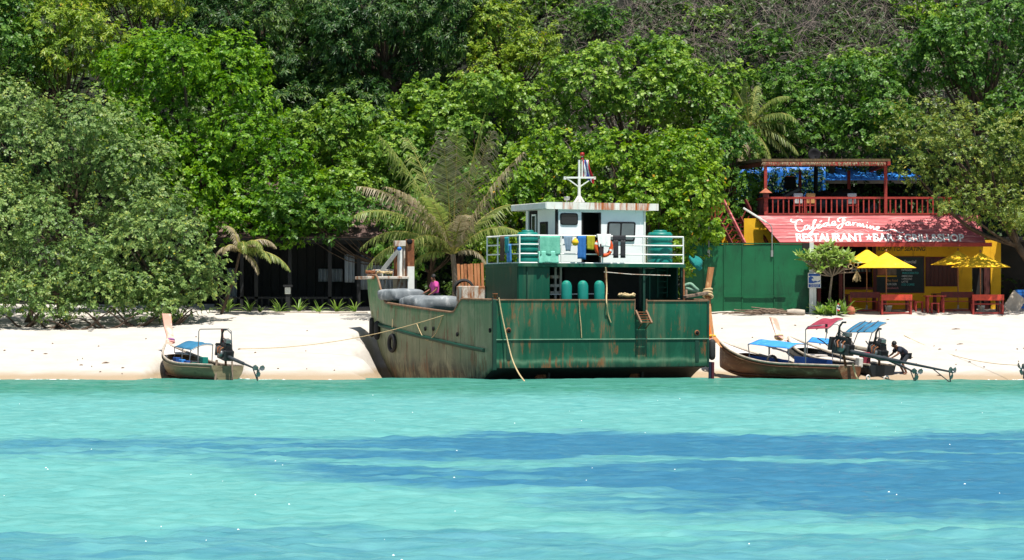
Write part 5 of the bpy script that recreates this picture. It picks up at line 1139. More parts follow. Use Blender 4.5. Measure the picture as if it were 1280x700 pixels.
MB().box((w0.x+.03, vWb-.1, (zF+zR)/2), (.06, .2, zR-zF)).build('cabin_wall', M['white_cabin'], F)
MB().box((w1.x-.03, (vW+vWb)/2, (zF+zR)/2), (.06, vWb-vW-.13, zR-zF)).build('cabin_wall', M['white_cabin'], F)
MB().box(((w0.x+w1.x)/2, vWb, (zF+zR)/2), (w1.x-w0.x-.01, .06, zR-zF)).build('cabin_wall', M['white_cabin'], F)
MB().box(((d0+d1)/2, vW+1.5, (zF+zR)/2), (2.2, .05, zR-zF-.02)).build('cabin_partition', M['dark_in'], F)
MB().box((w0.x-.005, vW+.02, (zF+zR)/2), (.09, .09, zR-zF)).build('corner_trim', M['dark_in'], F)
MB().box((w1.x-.02, vW-.02, (zF+zR)/2), (.07, .05, zR-zF-.02)).build('corner_trim', M['white_rust'], F)
for u in (d0, d1): MB().box((u, vW-.01, (zF+zR)/2-.06), (.07, .1, zR-zF-.12)).build('door_frame', M['dark_in'], F)
wallbox(fv_(697.5, 0, vW).x, d0-.03, zF+.08, zR-.1, 'sliding_door', 'white_cabin', vW-.05, .04)
def rrect(x0, y0, x1, y1, v, r, mat, name, dep=.03, lean=0):
    a, b_ = fv_(x0, y1, v), fv_(x1, y0, v); pts = []
    for cx, cz, s0 in ((b_.x-r, b_.z-r, 0), (a.x+r, b_.z-r, 1), (a.x+r, a.z+r, 2), (b_.x-r, a.z+r, 3)):
        for k in range(5): t = (s0+k/4)*math.pi/2; q = V(cx+r*math.cos(t), v, cz+r*math.sin(t)); q.x += lean*(q.z-a.z); pts.append(q)
    return MB().prism(pts, (0, dep, 0)).build(name, M[mat], F)
rrect(700.5, 266.5, 722.5, 281, vW-.085, .1, 'black', 'window_frame'); rrect(701.8, 267.8, 721.2, 279.8, vW-.095, .08, 'glass', 'window_pane', .02)
rrect(758.5, 277.5, 793.5, 301.5, vW-.05, .1, 'black', 'window_frame', lean=.06); rrect(761, 279.5, 774.5, 299.5, vW-.06, .05, 'glass_pale', 'window_pane', .02, .06); rrect(776.5, 279.5, 791.8, 299.5, vW-.06, .05, 'glass_pale', 'window_pane', .02, .06)
a, b_ = fu_(675.5, 295, w0.x), fu_(685, 277, w0.x); MB().box((w0.x-.015, (a.y+b_.y)/2, (a.z+b_.z)/2), (.04, abs(a.y-b_.y), b_.z-a.z)).build('window_frame', M['black'], F, .06)
MB().box((w0.x-.03, (a.y+b_.y)/2, (a.z+b_.z)/2), (.03, abs(a.y-b_.y)-.2, b_.z-a.z-.14)).build('window_pane', M['glass'], F, .05)
# roof with rusty fascia
vr = vW-.18; r0 = fv_(682, 258, vr); r1 = fv_(823.5, 258, vr); vrb = fu_(638.5, 258, r0.x).y; zt = fv_(740, 253.8, vr).z; zl = fv_(740, 261.6, vr).z
MB().box(((r0.x+r1.x)/2, (vr+vrb)/2, (zt+zl)/2), (r1.x-r0.x, vrb-vr, zt-zl)).build('roof', M['white_rust'], F, .02)
M['rusty_fascia'] = pm('rust_stained_fascia', '#e0ddd6', '#cfcac0', 2, .6, .2, wear='#a8571d', wamt=.47, wscale=2.2, wstretch=(1, 1, .1))
for k in range(7):
    a, b_ = r0.x+.02+(r1.x-r0.x-.04)*k/7, r0.x+.02+(r1.x-r0.x-.04)*(k+1)/7; MB().box(((a+b_)/2, vr-.015, (zt+zl)/2), (b_-a-.012, .03, zt-zl+.03)).build('fascia', M['white_rust' if k < 1 else 'rusty_fascia'], F)
# mast
mp = fv_(724, 252.5, vW+.6); mz = zt; mu, mv = mp.x, mp.y
ms = empty('signal_mast', f2w(Vector((mu, mv, mz))), FTH, 'white signal mast with crossarm and red lamp on the wheelhouse roof', 'mast')
k_ = (110+mv)/FPX
def mxy(x, y): return fv_(x, y, mv)-V(mu, mv, mz)
for dx in (-5.5, 5.5): MB().bar(mxy(724+dx, 252.5), mxy(724, 244), .07).build('brace', M['white'], ms)
MB().prism([mxy(717, 252.8), mxy(731, 252.8), mxy(726, 246), mxy(722.5, 246)], (0, .05, 0)).build('foot_plate', M['white_rust'], ms)
MB().tube([mxy(724, 252.5), mxy(724, 200)], [.065, .045], 10).build('pole', M['white'], ms); MB().tube([mxy(727.5, 223), mxy(727.8, 194)], .035, 8).build('topmast', M['white'], ms)
MB().bar(mxy(706, 222), mxy(743, 222), .09, .07).build('crossarm', M['white'], ms)
for x in (709, 740): MB().bar(mxy(x, 223), mxy(724, 234), .04).build('arm_brace', M['white'], ms)
for x in (706, 743): MB().box(mxy(x, 222.5), (.09, .09, .12)).build('arm_lamp', M['white_rust'], ms)
M['lamp_red'] = pm('red_lamp', '#b02a22', '#7d1a15', 6, .4, .1)
MB().lathe([(0, 0), (.09, 0), (.09, .1), (.06, .14), (0, .15)], mxy(727.8, 195), 12).build('red_lamp', M['lamp_red'], ms); MB().lathe([(.06, 0), (.06, .1), (0, .1)], mxy(727.8, 199.5), 10).build('red_collar', M['lamp_red'], ms)
fg = empty('national_flag', f2w(Vector((mu, mv, mz))+mxy(728, 229)), FTH, 'red, white and blue striped flag hanging limp from the signal mast', 'flag')
off = mxy(728, 229); rows_n = 12
for k, (c_, ta, tb_) in enumerate((('flag_red', 0, .18), ('flag_white', .18, .36), ('flag_blue', .36, .66), ('flag_white', .66, .84), ('flag_red', .84, 1))):
    mb = MB(); rows = []
    for i in range(rows_n+1):
        s_ = i/rows_n; row = []
        for q in (ta, tb_):
            x = 727.6+(1-q)*15*(.55+.45*s_)*(1-.12*math.sin(s_*6)); y = 200+s_*20+(1-q)*10*s_**.6; d = mxy(x, y)-off; d.y -= .08*math.sin(q*9+s_*4); row.append(d)
        rows.append(row)
    mb.grid(rows).build('stripe', M[c_], fg, solid=.006)
sl = MB().lathe([(0, 0), (.1, 0), (.13, .12), (.12, .14), (0, .14)], n=12).build('searchlight', M['steel'], None); q = fv_(708.5, 249, vW+.3); sl.location = f2w(Vector((q.x, q.y, zt+.12))); tag(sl, 'small grey searchlight on the wheelhouse roof beside the mast', 'searchlight')
MB().tube([(0, 0, -.12), (0, 0, .02)], .03, 6).build('bracket', M['steel'], sl)
# guard rails
zr = [fv_(750, y, v1).z for y in (295.2, 306.2, 317.8, 329)]
def rails(a, b_, nposts, first=True):
    for z in zr: MB().tube([(a[0], a[1], z), (b_[0], b_[1], z)], .028 if z != zr[0] else .034, 8).build('rail', M['rail_white'], F)
    for i in range(0 if first else 1, nposts+1):
        t = i/nposts; MB().tube([(a[0]+(b_[0]-a[0])*t, a[1]+(b_[1]-a[1])*t, zslab+.1), (a[0]+(b_[0]-a[0])*t, a[1]+(b_[1]-a[1])*t, zr[0])], .034, 8).build('stanchion', M['rail_white'], F)
cL = (c0.x+.08, v1+.06); cR = (c1.x-.08, v1+.06)
rails(cL, cR, 4); rails(cL, (cL[0], vback-.1), 3, False); rails(cR, (cR[0], vback-.1), 3, False)
# teal water tanks
def tank(x0, x1, ytop, v, label):
    a, b_ = fv_(x0, ytop, v), fv_(x1, ytop, v); r2 = (b_.x-a.x)/2; h = a.z-zslab-.11
    o = empty('water_tank', f2w(Vector(((a.x+b_.x)/2, v, zslab+.11))), FTH, label, 'water tank', 'teal water tanks on the upper deck')
    prof = [(r2*.96, 0), (r2, .04)]
    for k in range(5): z = .06+k*(h-.26)/5; prof += [(r2, z), (r2, z+(h-.26)/5*.6), (r2*.96, z+(h-.26)/5*.75), (r2*.96, z+(h-.26)/5*.9)]
    prof += [(r2, h-.2), (r2*.98, h-.12), (r2*.85, h-.04), (0, h-.02)]
    MB().lathe(prof, n=22).build('tank', M['teal'], o); MB().lathe([(r2*.55, h-.04), (r2*.55, h+.03), (r2*.4, h+.05), (0, h+.05)], n=18).build('lid', M['teal'], o)
tank(647, 672, 289, v1+.95, 'teal plastic water tank beside the hung green towel'); tank(811, 839, 289, v1+.75, 'teal plastic water tank next to the pale cabin window')
# laundry and gear on the front rail
def cloth(x0, x1, y0, y1, mat, label, cat, v=v1, fold=2.2, amp=.03, seed=1, name='towel', taper=0):
    r2 = random.Random(seed); nx = max(8, int((x1-x0)*1.2)); rows = []
    for i in range(11):
        t = i/10; y = y0+(y1-y0)*t; row = []
        for k in range(nx+1):
            s_ = k/nx; x = x0+(x1-x0)*(s_+taper*t*(.5-s_))+t*r2.uniform(-.3, .3); p = fv_(x, y+t*.5*math.sin(k*.3+seed), v); p.y = v-.045-amp*(.3+t)*math.sin(s_*6.28*fold+seed)-.02*t; row.append(p)
        rows.append(row)
    org = fv_((x0+x1)/2, y0, v); back = [[Vector((q.x, v+.05+.01*i, q.z-.04*i)) for q in rows[0]] for i in (3, 1, 0)]
    rr = [[q-org for q in row] for row in back+rows]
    o = MB().grid(rr).build(name, mat, None, solid=.008); o.location = f2w(org); o.rotation_euler = (0, 0, FTH); tag(o, label, cat, 'laundry on the upper deck rail'); return o
def cm(name, c, c2=None): return pm(name, c, c2, 6, .9, .3)
cloth(674, 699.5, 294.6, 319, cm('towel_green', '#6fb39c', '#5aa08a'), 'pale green towel draped over the white deck rail', 'towel', seed=2); cloth(672.5, 697, 314, 328.5, cm('towel_mint', '#86c9b4', '#6cb8a0'), 'mint green cloth hanging below the pale green towel', 'towel', seed=7, v=v1-.01)
cloth(703.5, 715.5, 294.6, 314, cm('shirt_grey', '#7f93a6', '#66798c'), 'faded grey blue shirt on the deck rail', 'shirt', seed=3, name='shirt', taper=.5); cloth(721.5, 732, 294.6, 324, cm('shirt_blue', '#2f6db0', '#245a97'), 'blue shirt hanging on the deck rail beside the lifebuoy', 'shirt', seed=4, name='shirt'); cloth(733, 743, 294.6, 312, cm('shirt_yellow', '#a8a326', '#8f8a1c'), 'olive yellow shirt on the deck rail', 'shirt', seed=5, name='shirt')
for sx_ in (0, 1): pass
tr_ = empty('trousers', f2w(fv_(773.5, 296, v1)), FTH, 'black trousers hung over the deck rail below the cabin window', 'trousers', 'laundry on the upper deck rail')
of = fv_(773.5, 296, v1); BT = cm('trouser_black', (.02, .02, .024), (.03, .03, .034))
for xa, xb in ((766, 772.3), (775, 781)):
    MB().grid([[Vector((fv_(x, y, v1).x, v1-.06-.02*math.sin(x*2), fv_(x, y, v1).z))-of for x in np.linspace(xa, xb, 6)] for y in np.linspace(300, 322.5, 7)]).build('trouser_leg', BT, tr_, solid=.012)
MB().grid([[Vector((fv_(x, y, v1).x, v1-.05, fv_(x, y, v1).z))-of for x in np.linspace(765.5, 781.5, 8)] for y in np.linspace(294.3, 301, 4)]).build('waistband', BT, tr_, solid=.012)
def side_cloth(x0, x1, y0, y1, mat, label, seed):
    uu = c0.x+.03; rows = []
    for i in range(9):
        t = i/8; rows.append([Vector((uu-.04-.03*math.sin(k*1.6+seed+t), fu_(x0+(x1-x0)*k/8, y0, uu).y, fu_((x0+x1)/2, y0+(y1-y0)*t, uu).z)) for k in range(9)])
    org = rows[0][4].copy(); o = MB().grid([[q-org for q in r2] for r2 in rows]).build('towel', mat, None, solid=.008); o.location = f2w(org); o.rotation_euler = (0, 0, FTH); tag(o, label, 'towel', 'laundry on the upper deck rail')
side_cloth(627, 632, 295, 326, cm('towel_brown', '#5f4a3e'), 'brown towel hanging on the side rail of the upper deck', 1); side_cloth(632.5, 637, 296, 316, cm('towel_teal', '#1f8f96'), 'teal cloth on the side rail of the upper deck', 2); side_cloth(634, 640, 305, 328, cm('towel_bluewhite', '#5a93c4', '#2f6fae'), 'blue and white cloth hanging low on the side rail', 3)
lb = empty('lifebuoy', f2w(fv_(753.8, 309, v1-.05)), FTH, 'orange lifebuoy with white bands hung on the deck rail', 'lifebuoy')
k_ = 111/FPX; MB().torus((0, -.06, 0), 10.6*k_, 2.6*k_, (0, 1, 0), 30, 12).build('ring', M['orange'], lb)
for a in (.4, 1.97, 3.54, 5.11): MB().torus((0, -.06, 0), 10.6*k_, 2.75*k_, (0, 1, 0), 4, 12, a-.12, a+.12).build('band', M['white'], lb)
cloth(746, 763, 292.8, 308.5, cm('towel_white', '#ecebe8', '#d9d8d4'), 'white towel draped over the lifebuoy', 'towel', v1-.16, seed=8, taper=.15); cloth(748, 754, 305, 320, cm('cloth_dark', '#3a2c30'), 'dark rag hanging in the middle of the lifebuoy', 'rag', v1-.16, seed=9, name='rag')
bu = MB().lathe([(0, -.14), (.08, -.12), (.135, -.04), (.14, .02), (.1, .1), (.04, .14), (.03, .18), (0, .18)], n=14).build('float_buoy', cm('buoy_yellow', '#e0b322', '#cf9c15'), None); bu.location = f2w(fv_(719, 303, v1-.17)); tag(bu, 'small yellow buoy hanging on the deck rail', 'buoy')
# teal net bag at the corner
nb_ = MB(); org = fv_(860, 325, v1); rows = []
for i in range(10):
    t = i/9; c = Vector((.15+.32*t, -.1, .12-.5*t)); rr = .10+.13*math.sin(math.pi*min(1, t*1.1)); rows.append([c+V(rr*math.cos(a)*1.2, rr*math.sin(a), rr*.6*math.cos(a*2+t)) for a in np.linspace(0, 6.28, 13)[:-1]])
nb_.grid(rows, False, True); o = nb_.build('net_bag', pm('teal_net', '#157f78', '#0f625e', 12, .9, .6), None, solid=.01); o.location = f2w(org); o.rotation_euler = (0, 0, FTH); tag(o, 'bunched teal fishing net hanging off the corner of the upper deck', 'net')
# hanging ropes at the stern
rope('hanging_rope', [f2w(q) for q in spline([fv_(724, 374, -.12), fv_(724.5, 390, -.06), fv_(726, 405, -.07), fv_(727, 422, -.06)], 5)], .022, 'short pale rope end hanging straight down the green stern plate')
rope('hanging_rope', [f2w(q) for q in spline([fv_(757, 334, v1-.1), fv_(758.5, 360, v1-.15), fv_(758, 374, -.12), fv_(760, 392, -.08), fv_(763.5, 403, -.07)], 5)], .028, 'knotted rope hanging from the upper deck over the stern rail')
rope('mooring_rope', [f2w(q) for q in spline([fv_(623.5, 372, -.1), fv_(627, 392, -.15), fv_(633, 420, -.3), fv_(640, 448, -.7), fv_(648, 466, -1.4), fv_(657, 478.5, -2.2)], 6)], .03, 'thick mooring rope running from the stern corner down into the water')
MB().lathe([(.05, -.1), (.05, .12), (.11, .13), (.11, .17), (0, .17)], (.05, .05, HZ+.1), 10).build('bollard', M['rust'], F); MB().bar((-.06, .05, HZ+.16), (.16, .05, HZ+.16), .04).build('bollard_bar', M['rust'], F)
# line from the port side to the shore
pA = Vector((side_u(fu_(556, 394, 0).y, 2.5)-.05, fu_(556, 394, 0).y, fu_(556, 394, 0).z)); wA = f2w(pA)
e = P(298, 438, 117.5); e.z = G(e.x, 117.5)+.03
rope('shore_line', sag(wA, e, .35, 26), .016, 'long pale mooring line from the landing craft to the sand')
rope('hanging_rope', [f2w(q) for q in spline([Vector((side_u(fu_(555, 396, 0).y, 2.4)-.06, fu_(555, 396, 0).y, 2.5)), fu_(545, 416, -.08), fu_(535, 425, -.1), fu_(528, 420, -.08), fu_(521, 405, -.07)], 5)], .018, 'slack loop of rope hanging on the weathered port side')
# fenders
def fender(pt, r, h, label, tyre=False, axis=(-1, 0, 0)):
    w = f2w(pt)
    if tyre:
        o = MB().torus((0, 0, 0), r, .085, axis, 22, 10).build('tyre_fender', M['tyre'], None); MB().lathe([(r*.55, -.05), (r*.55, .05), (0, .05)], n=14, axis=axis).build('tyre_shadow', M['black'], o) if False else None
        rp = MB().tube([(0, 0, r), (.02, 0, r+.7)], .015, 5).build('lanyard', M['rope'], o)
    else:
        o = MB().lathe([(.04, -h/2-.05), (r*.8, -h/2), (r, -h/2+.1), (r, h/2-.1), (r*.8, h/2), (.04, h/2+.05)], n=14).build('fender', M['tyre'], None); MB().tube([(0, 0, h/2), (.03, 0, h/2+.5)], .015, 5).build('lanyard', M['rope'], o)
    o.location = w; o.rotation_euler = (0, 0, FTH); tag(o, label, 'fender', 'black fenders on the landing craft')
p = fu_(460.5, 409, .25); fender(Vector((side_u(min(p.y, 14.5), p.z)-.15, min(p.y, 14.5), p.z)), .12, .75, 'black cylindrical fender at the very tip of the weathered bow'); p = fu_(469, 413, .1); fender(Vector((side_u(p.y, p.z)-.16, p.y, p.z)), .13, .72, 'black cylindrical fender just behind the tip of the bow')
p = fu_(491.5, 429, .0); fender(Vector((side_u(p.y, p.z)-.12, p.y, p.z)), .33, .5, 'black tyre fender hanging on the weathered port side', True)
p = fv_(886, 437, .1); fender(p+V(.12, -.05, 0), .14, .75, 'black cylindrical fender at the starboard stern corner')
# deck cargo
def lumpy(name, pts0, size, mat, label, cat, seed, rz=0):
    n, m_ = 26, 14; r2 = random.Random(seed); rows = []
    for i in range(m_+1):
        t = math.pi*i/m_; row = []
        for j in range(n):
            a = 2*math.pi*j/n; sq = lambda c_: math.copysign(abs(c_)**.45, c_)
            x = sq(math.cos(a))*sq(math.sin(t)); y = sq(math.sin(a))*sq(math.sin(t)); z = sq(-math.cos(t)); f_ = 1+.05*math.sin(5*a+seed+3*t)+.03*math.sin(9*a+2*seed)
            row.append(Vector((x*size[0]/2*f_, y*size[1]/2*f_, z*size[2]/2*(1+.08*math.sin(4*x+seed)*math.cos(3*y)))))
        rows.append(row)
    o = MB().grid(rows, True, True).build(name, mat, None); o.location = f2w(pts0); o.rotation_euler = (0, 0, FTH+rz); tag(o, label, cat); return o
c = fv_(501, 369, 12.0); lumpy('covered_cargo', c, (1.7, 1.7, .55), M['tarp_grey'], 'flat cargo box under grey tarpaulin below the bow platform', 'cargo', 1); MB().box((c.x, 12.0, (2.15+c.z)/2), (1.3, 1.2, c.z-2.15)).build('cargo_pallet', M['dark_green'], F)
c = fv_(537, 380.5, 9.4); lumpy('covered_cargo', c, (2.0, 3.0, .75), M['tarp_grey'], 'large cargo heap under grey tarpaulin on the low midship deck', 'cargo', 4); MB().box((c.x, 9.4, (2.15+c.z)/2-.1), (1.6, 2.4, max(.1, c.z-2.15-.1))).build('cargo_pallet', M['dark_green'], F)
cc = fv_(581, 362, 5.4)
for k in range(6): 
    pass
cb = empty('cable_coil', f2w(Vector((cc.x, cc.y, cc.z))), FTH, 'coil of thick black cable standing behind the high bulwark', 'cable')
for k in range(7): MB().torus((.02*k-.06, .03*k, .02*math.sin(k*2)), .38+.02*math.sin(k*1.7), .035, (.25+.08*math.sin(k), 1, .15), 26, 7).build('cable_turn', M['tyre'], cb)
a, b_ = fv_(575, 357.5, 4.8), fv_(605, 372, 4.8); MB().box(((a.x+b_.x)/2, 4.9, (a.z+2.15)/2), (b_.x-a.x, .6, a.z-2.15)).build('deck_locker', M['rust_white'], F, .03)
M['orange_wood'] = pm('orange_brown_timber', '#c98a5c', '#a8683f', 4, .8, .3, (1, 1, .3), wear='#7d4a2c', wamt=.4)
tb0 = fv_(590, 352, 6.4); tb = empty('timber_stack', f2w(Vector((tb0.x, 6.4, 2.17))), FTH, 'stack of upright orange brown planks leaning against the green deckhouse', 'planks')
for k in range(8):
    x = 574.5+k*4.1; q0 = fv_(x, 330-k*.15+random.uniform(-1.2, 1.2), 6.4); MB().box((q0.x-tb0.x, random.uniform(-.03, .03), (q0.z-2.17)/2), (.115, .05, q0.z-2.17), (0, R(-2.5)+random.gauss(0, .01), 0)).build('plank', M['orange_wood'], tb)
# ---------------------------------------------------------------- longtail boats
M['wood_hull'] = pm('varnished_brown_hull', '#71482f', '#4c2e1f', 2, .55, .3, (.6, .35, 3), wear='#8f7355', wamt=.42, wscale=2, wstretch=(1, .4, 1.5))
M['wood_hull_pale'] = pm('weathered_olive_hull', '#8d8062', '#6b6048', 2, .6, .3, (.6, .35, 3), wear='#4b4232', wamt=.40, wscale=2, wstretch=(1, .4, 1.5))
M['black_hull'] = pm('tarred_black_hull', '#22262a', '#15181a', 2, .5, .2, wear='#4b4f50', wamt=.36)
M['gunwale'] = pm('gunwale_paint', '#b8ad9c', '#8d8374', 4, .6, .3)
M['deck_white'] = pm('painted_foredeck', '#d9d2cc', '#c2b9b2', 3, .6, .2)
M['inside'] = pm('boat_inside_brown', '#7a5546', '#573a2f', 3, .7, .3)
M['prow_pink'] = pm('faded_pink_prow', '#cf9f8d', '#b58370', 3, .7, .2, (1, 1, .3), wear='#e0c6b8', wamt=.42)
M['prow_brown'] = pm('brown_prow_timber', '#b07a4c', '#8a5a34', 4, .7, .4, (1, 1, .3), wear='#d0a676', wamt=.4)
M['canvas_blue'] = pm('blue_canvas', '#3a8fd6', '#2c7cc2', 2, .7, .3, wear='#63abe2', wamt=.38)
M['canvas_deep'] = pm('deep_blue_panel', '#1d4d93', '#163d78', 2, .7, .2)
M['canvas_steel'] = pm('steel_blue_canvas', '#2f7396', '#235a78', 2, .7, .3)
M['canvas_red'] = pm('maroon_canvas', '#9a3548', '#7d2637', 2, .7, .3)
M['engine'] = pm('oily_engine', (.022, .023, .025), (.05, .05, .052), 7, .45, .4, wear='#6b6a66', wamt=.34, metal=.3)
M['chrome'] = pm('worn_metal', '#8f9294', '#6f7274', 6, .4, .3, metal=.7)
M['shaft'] = pm('painted_shaft', '#3c4246', '#2a2f33', 4, .5, .2)
M['orange_cloth'] = pm('orange_ribbon', '#e8741f', '#cf5b14', 4, .85, .3); M['yellow_cloth'] = pm('yellow_ribbon', '#e9b32a', None, 4, .85, .2); M['purple_cloth'] = pm('purple_ribbon', '#8a5f95', None, 4, .85, .2); M['pink_cloth'] = pm('pink_garland', '#d59a96', None, 4, .85, .2)

class Longtail:
    def __init__(s, label, stern, bow, beam, hullmat, roll=0, hull_h=.62, sheer=.75, group='longtail boats drawn up on the shore'):
        """stern, bow: world points on the keel"""
        stern = Vector(stern); bow = Vector(bow); d = bow-stern; s.L = d.length; yaw = math.atan2(-d.x, d.y); pit = math.asin(d.z/s.L)
        s.o = empty('longtail_boat', stern, 0, label, 'boat', group); s.o.rotation_euler = (pit, roll, yaw)
        s.m = Matrix.Translation(stern) @ Euler((pit, roll, yaw)).to_matrix().to_4x4(); s.im = s.m.inverted(); s.beam = beam; s.h = hull_h; s.sheer = sheer
        nS = 30; rows = []; L = s.L
        for i in range(nS+1):
            rows.append([s.sec(i/nS, a) for a in np.linspace(-1, 1, 13)])
        MB().grid(rows).build('hull', M[hullmat], s.o, solid=.035)
        tr = rows[0]; MB().add(tr, [tuple(range(13))]).build('transom', M[hullmat], s.o, solid=.04)
        for sd in (-1, 1):
            g = [s.sec(t, sd)+V(0, 0, .015) for t in np.linspace(0, 1, 34)]; MB().tube(g, .045, 6).build('gunwale', M['gunwale'], s.o)
            g2 = [s.sec(t, sd)+V(sd*.03, 0, -.11) for t in np.linspace(.02, .97, 30)]; MB().tube(g2, .022, 5).build('rub_rail', M[hullmat], s.o)
        fl = [[Vector((s.sec(t, a).x*.86, s.sec(t, a).y, s.sec(t, 0).z+.13)) for a in (-.6, 0, .6)] for t in np.linspace(.03, .9, 20)]
        MB().grid(fl).build('floor', M['inside'], s.o, solid=.02)
        fd = [[s.sec(t, -1)*.5+s.sec(t, 1)*.5+V(a*(abs(s.sec(t, 1).x)-.03), 0, -.03+.06*(1-a*a)) for a in np.linspace(-1, 1, 7)] for t in np.linspace(.80, 1, 10)]
        MB().grid(fd).build('foredeck', M['deck_white'], s.o, solid=.02)
        for t in (.2, .34, .48, .62, .74):
            c = s.sec(t, 1); MB().box((0, c.y, c.z-.16), (abs(c.x)*1.9, .22, .04)).build('thwart', M['deck_white'], s.o)
    def sec(s, t, a):
        L = s.L; hb = s.beam/2*(.52+.48*math.sin(math.pi*min(1, (t+.12)/1.05))**.8) if t < .5 else s.beam/2*(1-((t-.5)/.5)**2.3*.93)
        hb = s.beam/2*((.66+.34*sm(0, .4, t)) if t < .45 else (1-.94*((t-.45)/.55)**2.4))
        gz = s.h+s.sheer*max(0, (t-.35)/.65)**2.1+.05*(1-t)
        kz = .0+.38*max(0, (t-.72)/.28)**2.4
        y = t*L+(.35 if t > .95 else 0)*(t-.95)/.05*0
        b_ = abs(a); x = hb*math.copysign(math.sin(b_*math.pi/2)**.72, a)
        z = kz+(gz-kz)*(1-math.cos(b_*math.pi/2))**.85 if b_ < 1 else gz
        return Vector((x, y-.55*max(0, (t-.85)/.15)*(1-b_)*0, z))
    def w(s, p): return s.im @ Vector(p)
    def px(s, x, y, Y): return s.im @ P(x, y, Y)
    def tube(s, name, pts, r, mat, n=7, parent=None): return MB().tube(pts, r, n).build(name, M[mat], parent or s.o)
    def prow(s, pts, w0, w1, th, mat, cloths=()):
        """pts world; flat timber growing from the stem"""
        q = [s.w(p) for p in pts]; mb = MB(); rows = []
        for i, p in enumerate(q):
            t = i/(len(q)-1); w_ = w0+(w1-w0)*t; rows.append([p+V(-w_/2, -th/2, 0), p+V(w_/2, -th/2, 0), p+V(w_/2, th/2, 0), p+V(-w_/2, th/2, 0)])
        mb.grid(rows, False, True); mb.add(rows[-1], [(0, 1, 2, 3)]); mb.build('prow', M[mat], s.o, .015)
    def canopy(s, corners, mat, bow_=.12, posts=(), name='canopy', n=10):
        """corners: four world points near-aft, near-fore, far-fore, far-aft; arched sheet with poles"""
        a, b_, c, d = [s.w(p) for p in corners]; rows = []
        for i in range(n+1):
            t = i/n; e0 = a.lerp(b_, t); e1 = d.lerp(c, t); rows.append([e0.lerp(e1, k/8)+V(0, 0, bow_*math.sin(math.pi*k/8)+.02*math.sin(t*11)*math.sin(k)) for k in range(9)])
        cn = MB().grid(rows).build(name, M[mat], s.o, solid=.015)
        for t in (0, .5, 1): MB().tube([rows[int(t*n)][k]-V(0, 0, .03) for k in range(9)], .016, 5).build('canopy_hoop', M['chrome'], cn)
        for pt, base in posts: s.tube('canopy_pole', [s.w(pt), s.w(base)], .02, 'chrome')
        return cn
    def engine(s, c, tail, sc=1.0, shaftr=.045):
        """c, tail world points: engine centre and propeller"""
        c = s.w(c); tl = s.w(tail); d = (tl-c).normalized(); side = d.cross(V(0, 0, 1)).normalized(); up = side.cross(d)
        rot = Matrix((side, d, up)).transposed()
        def e(x, y, z): return c+(side*x+d*y+up*z)*sc
        eb = MB(); eb.box(e(0, 0, 0), (.42*sc, .75*sc, .42*sc), rot); eb = eb.build('engine_block', M['engine'], s.o, .03)
        MB().box(e(0, -.05, .32), (.3*sc, .55*sc, .25*sc), rot).build('cylinder_head', M['engine'], eb, .03)
        MB().box(e(0, -.48, .12), (.5*sc, .12*sc, .5*sc), rot).build('radiator', M['engine'], eb, .02)
        MB().lathe([(0, -.05), (.22*sc, -.05), (.24*sc, 0), (.22*sc, .05), (0, .05)], e(-.27, -.15, -.02), 18, tuple(side)).build('flywheel', M['engine'], eb); MB().lathe([(0, -.06), (.16*sc, -.06), (.16*sc, .06), (0, .06)], e(.27, .1, .05), 16, tuple(side)).build('air_cleaner', M['chrome'], eb)
        for k in range(4): MB().tube([e(.2, -.25+.14*k, .3), e(.33, -.22+.14*k, .25), e(.34, -.1+.1*k, .05)], .03*sc, 7).build('exhaust_branch', M['rust' if k % 2 else 'engine'], eb)
        MB().tube([e(.15, -.2, .42), e(.16, -.2, .8), e(.12, -.12, .98), e(.1, .02, 1.0)], .04*sc, 8).build('exhaust_pipe', M['engine'], eb)
        for k in range(5): MB().tube(spline([e(-.15+.07*k, -.35, .35), e(-.2+.1*k, -.1, .52+.04*k), e(-.1+.06*k, .3, .3), e(.05*k-.1, .42, .05)], 4), .014*sc, 5).build('hose', M['black'], eb)
        MB().box(e(.02, .1, .56), (.22*sc, .3*sc, .16*sc), rot).build('carburettor', M['chrome'], eb, .02)
        MB().tube([e(0, -.4, -.15), e(-.05, -1.0, .1), e(-.08, -1.3, .18)], .025*sc, 7).build('tiller', M['chrome'], s.o)
        MB().tube([e(0, .05, -.2), Vector((c.x*.4, .15, s.h+.05)), Vector((0, .15, .1))], .05, 8).build('engine_post', M['rust'], s.o)
        sh = MB().tube([e(0, .35, -.05), tl], [shaftr*1.5, shaftr*.75], 9).build('propeller_shaft', M['shaft'], s.o); MB().tube([e(0, .35, -.05), e(0, .35, -.05).lerp(tl, .5)], [shaftr*1.9, shaftr*1.6], 9).build('shaft_tube', M['shaft'], sh)
        a = e(0, .35, -.05).lerp(tl, .82); sk = tl+V(0, 0, -.42)-d*.05; MB().bar(a-up*.03, sk, .03).build('skeg_brace', M['shaft'], sh); MB().bar(tl-d*.12, sk, .035).build('skeg', M['shaft'], sh)
        pr_ = MB()
        for k in range(3):
            an = k*2.094+.6; r1 = side*math.cos(an)+up*math.sin(an); r2 = -side*math.sin(an)+up*math.cos(an)
            pr_.prism([tl+r1*.03-r2*.02, tl+r1*.12-r2*.11, tl+r1*.24-r2*.10, tl+r1*.28, tl+r1*.23+r2*.09, tl+r1*.1+r2*.08+d*.05], d*.015)
        pr_.lathe([(0, -.07), (.05, -.06), (.05, .05), (0, .1)], tl, 10, tuple(d)); pr_.build('propeller', M['chrome'], sh)

def ground_pt(x, Y, lift=0): X = (x-640)/FPX*Y; return Vector((X, Y, max(G(X, Y), -.22)+lift))
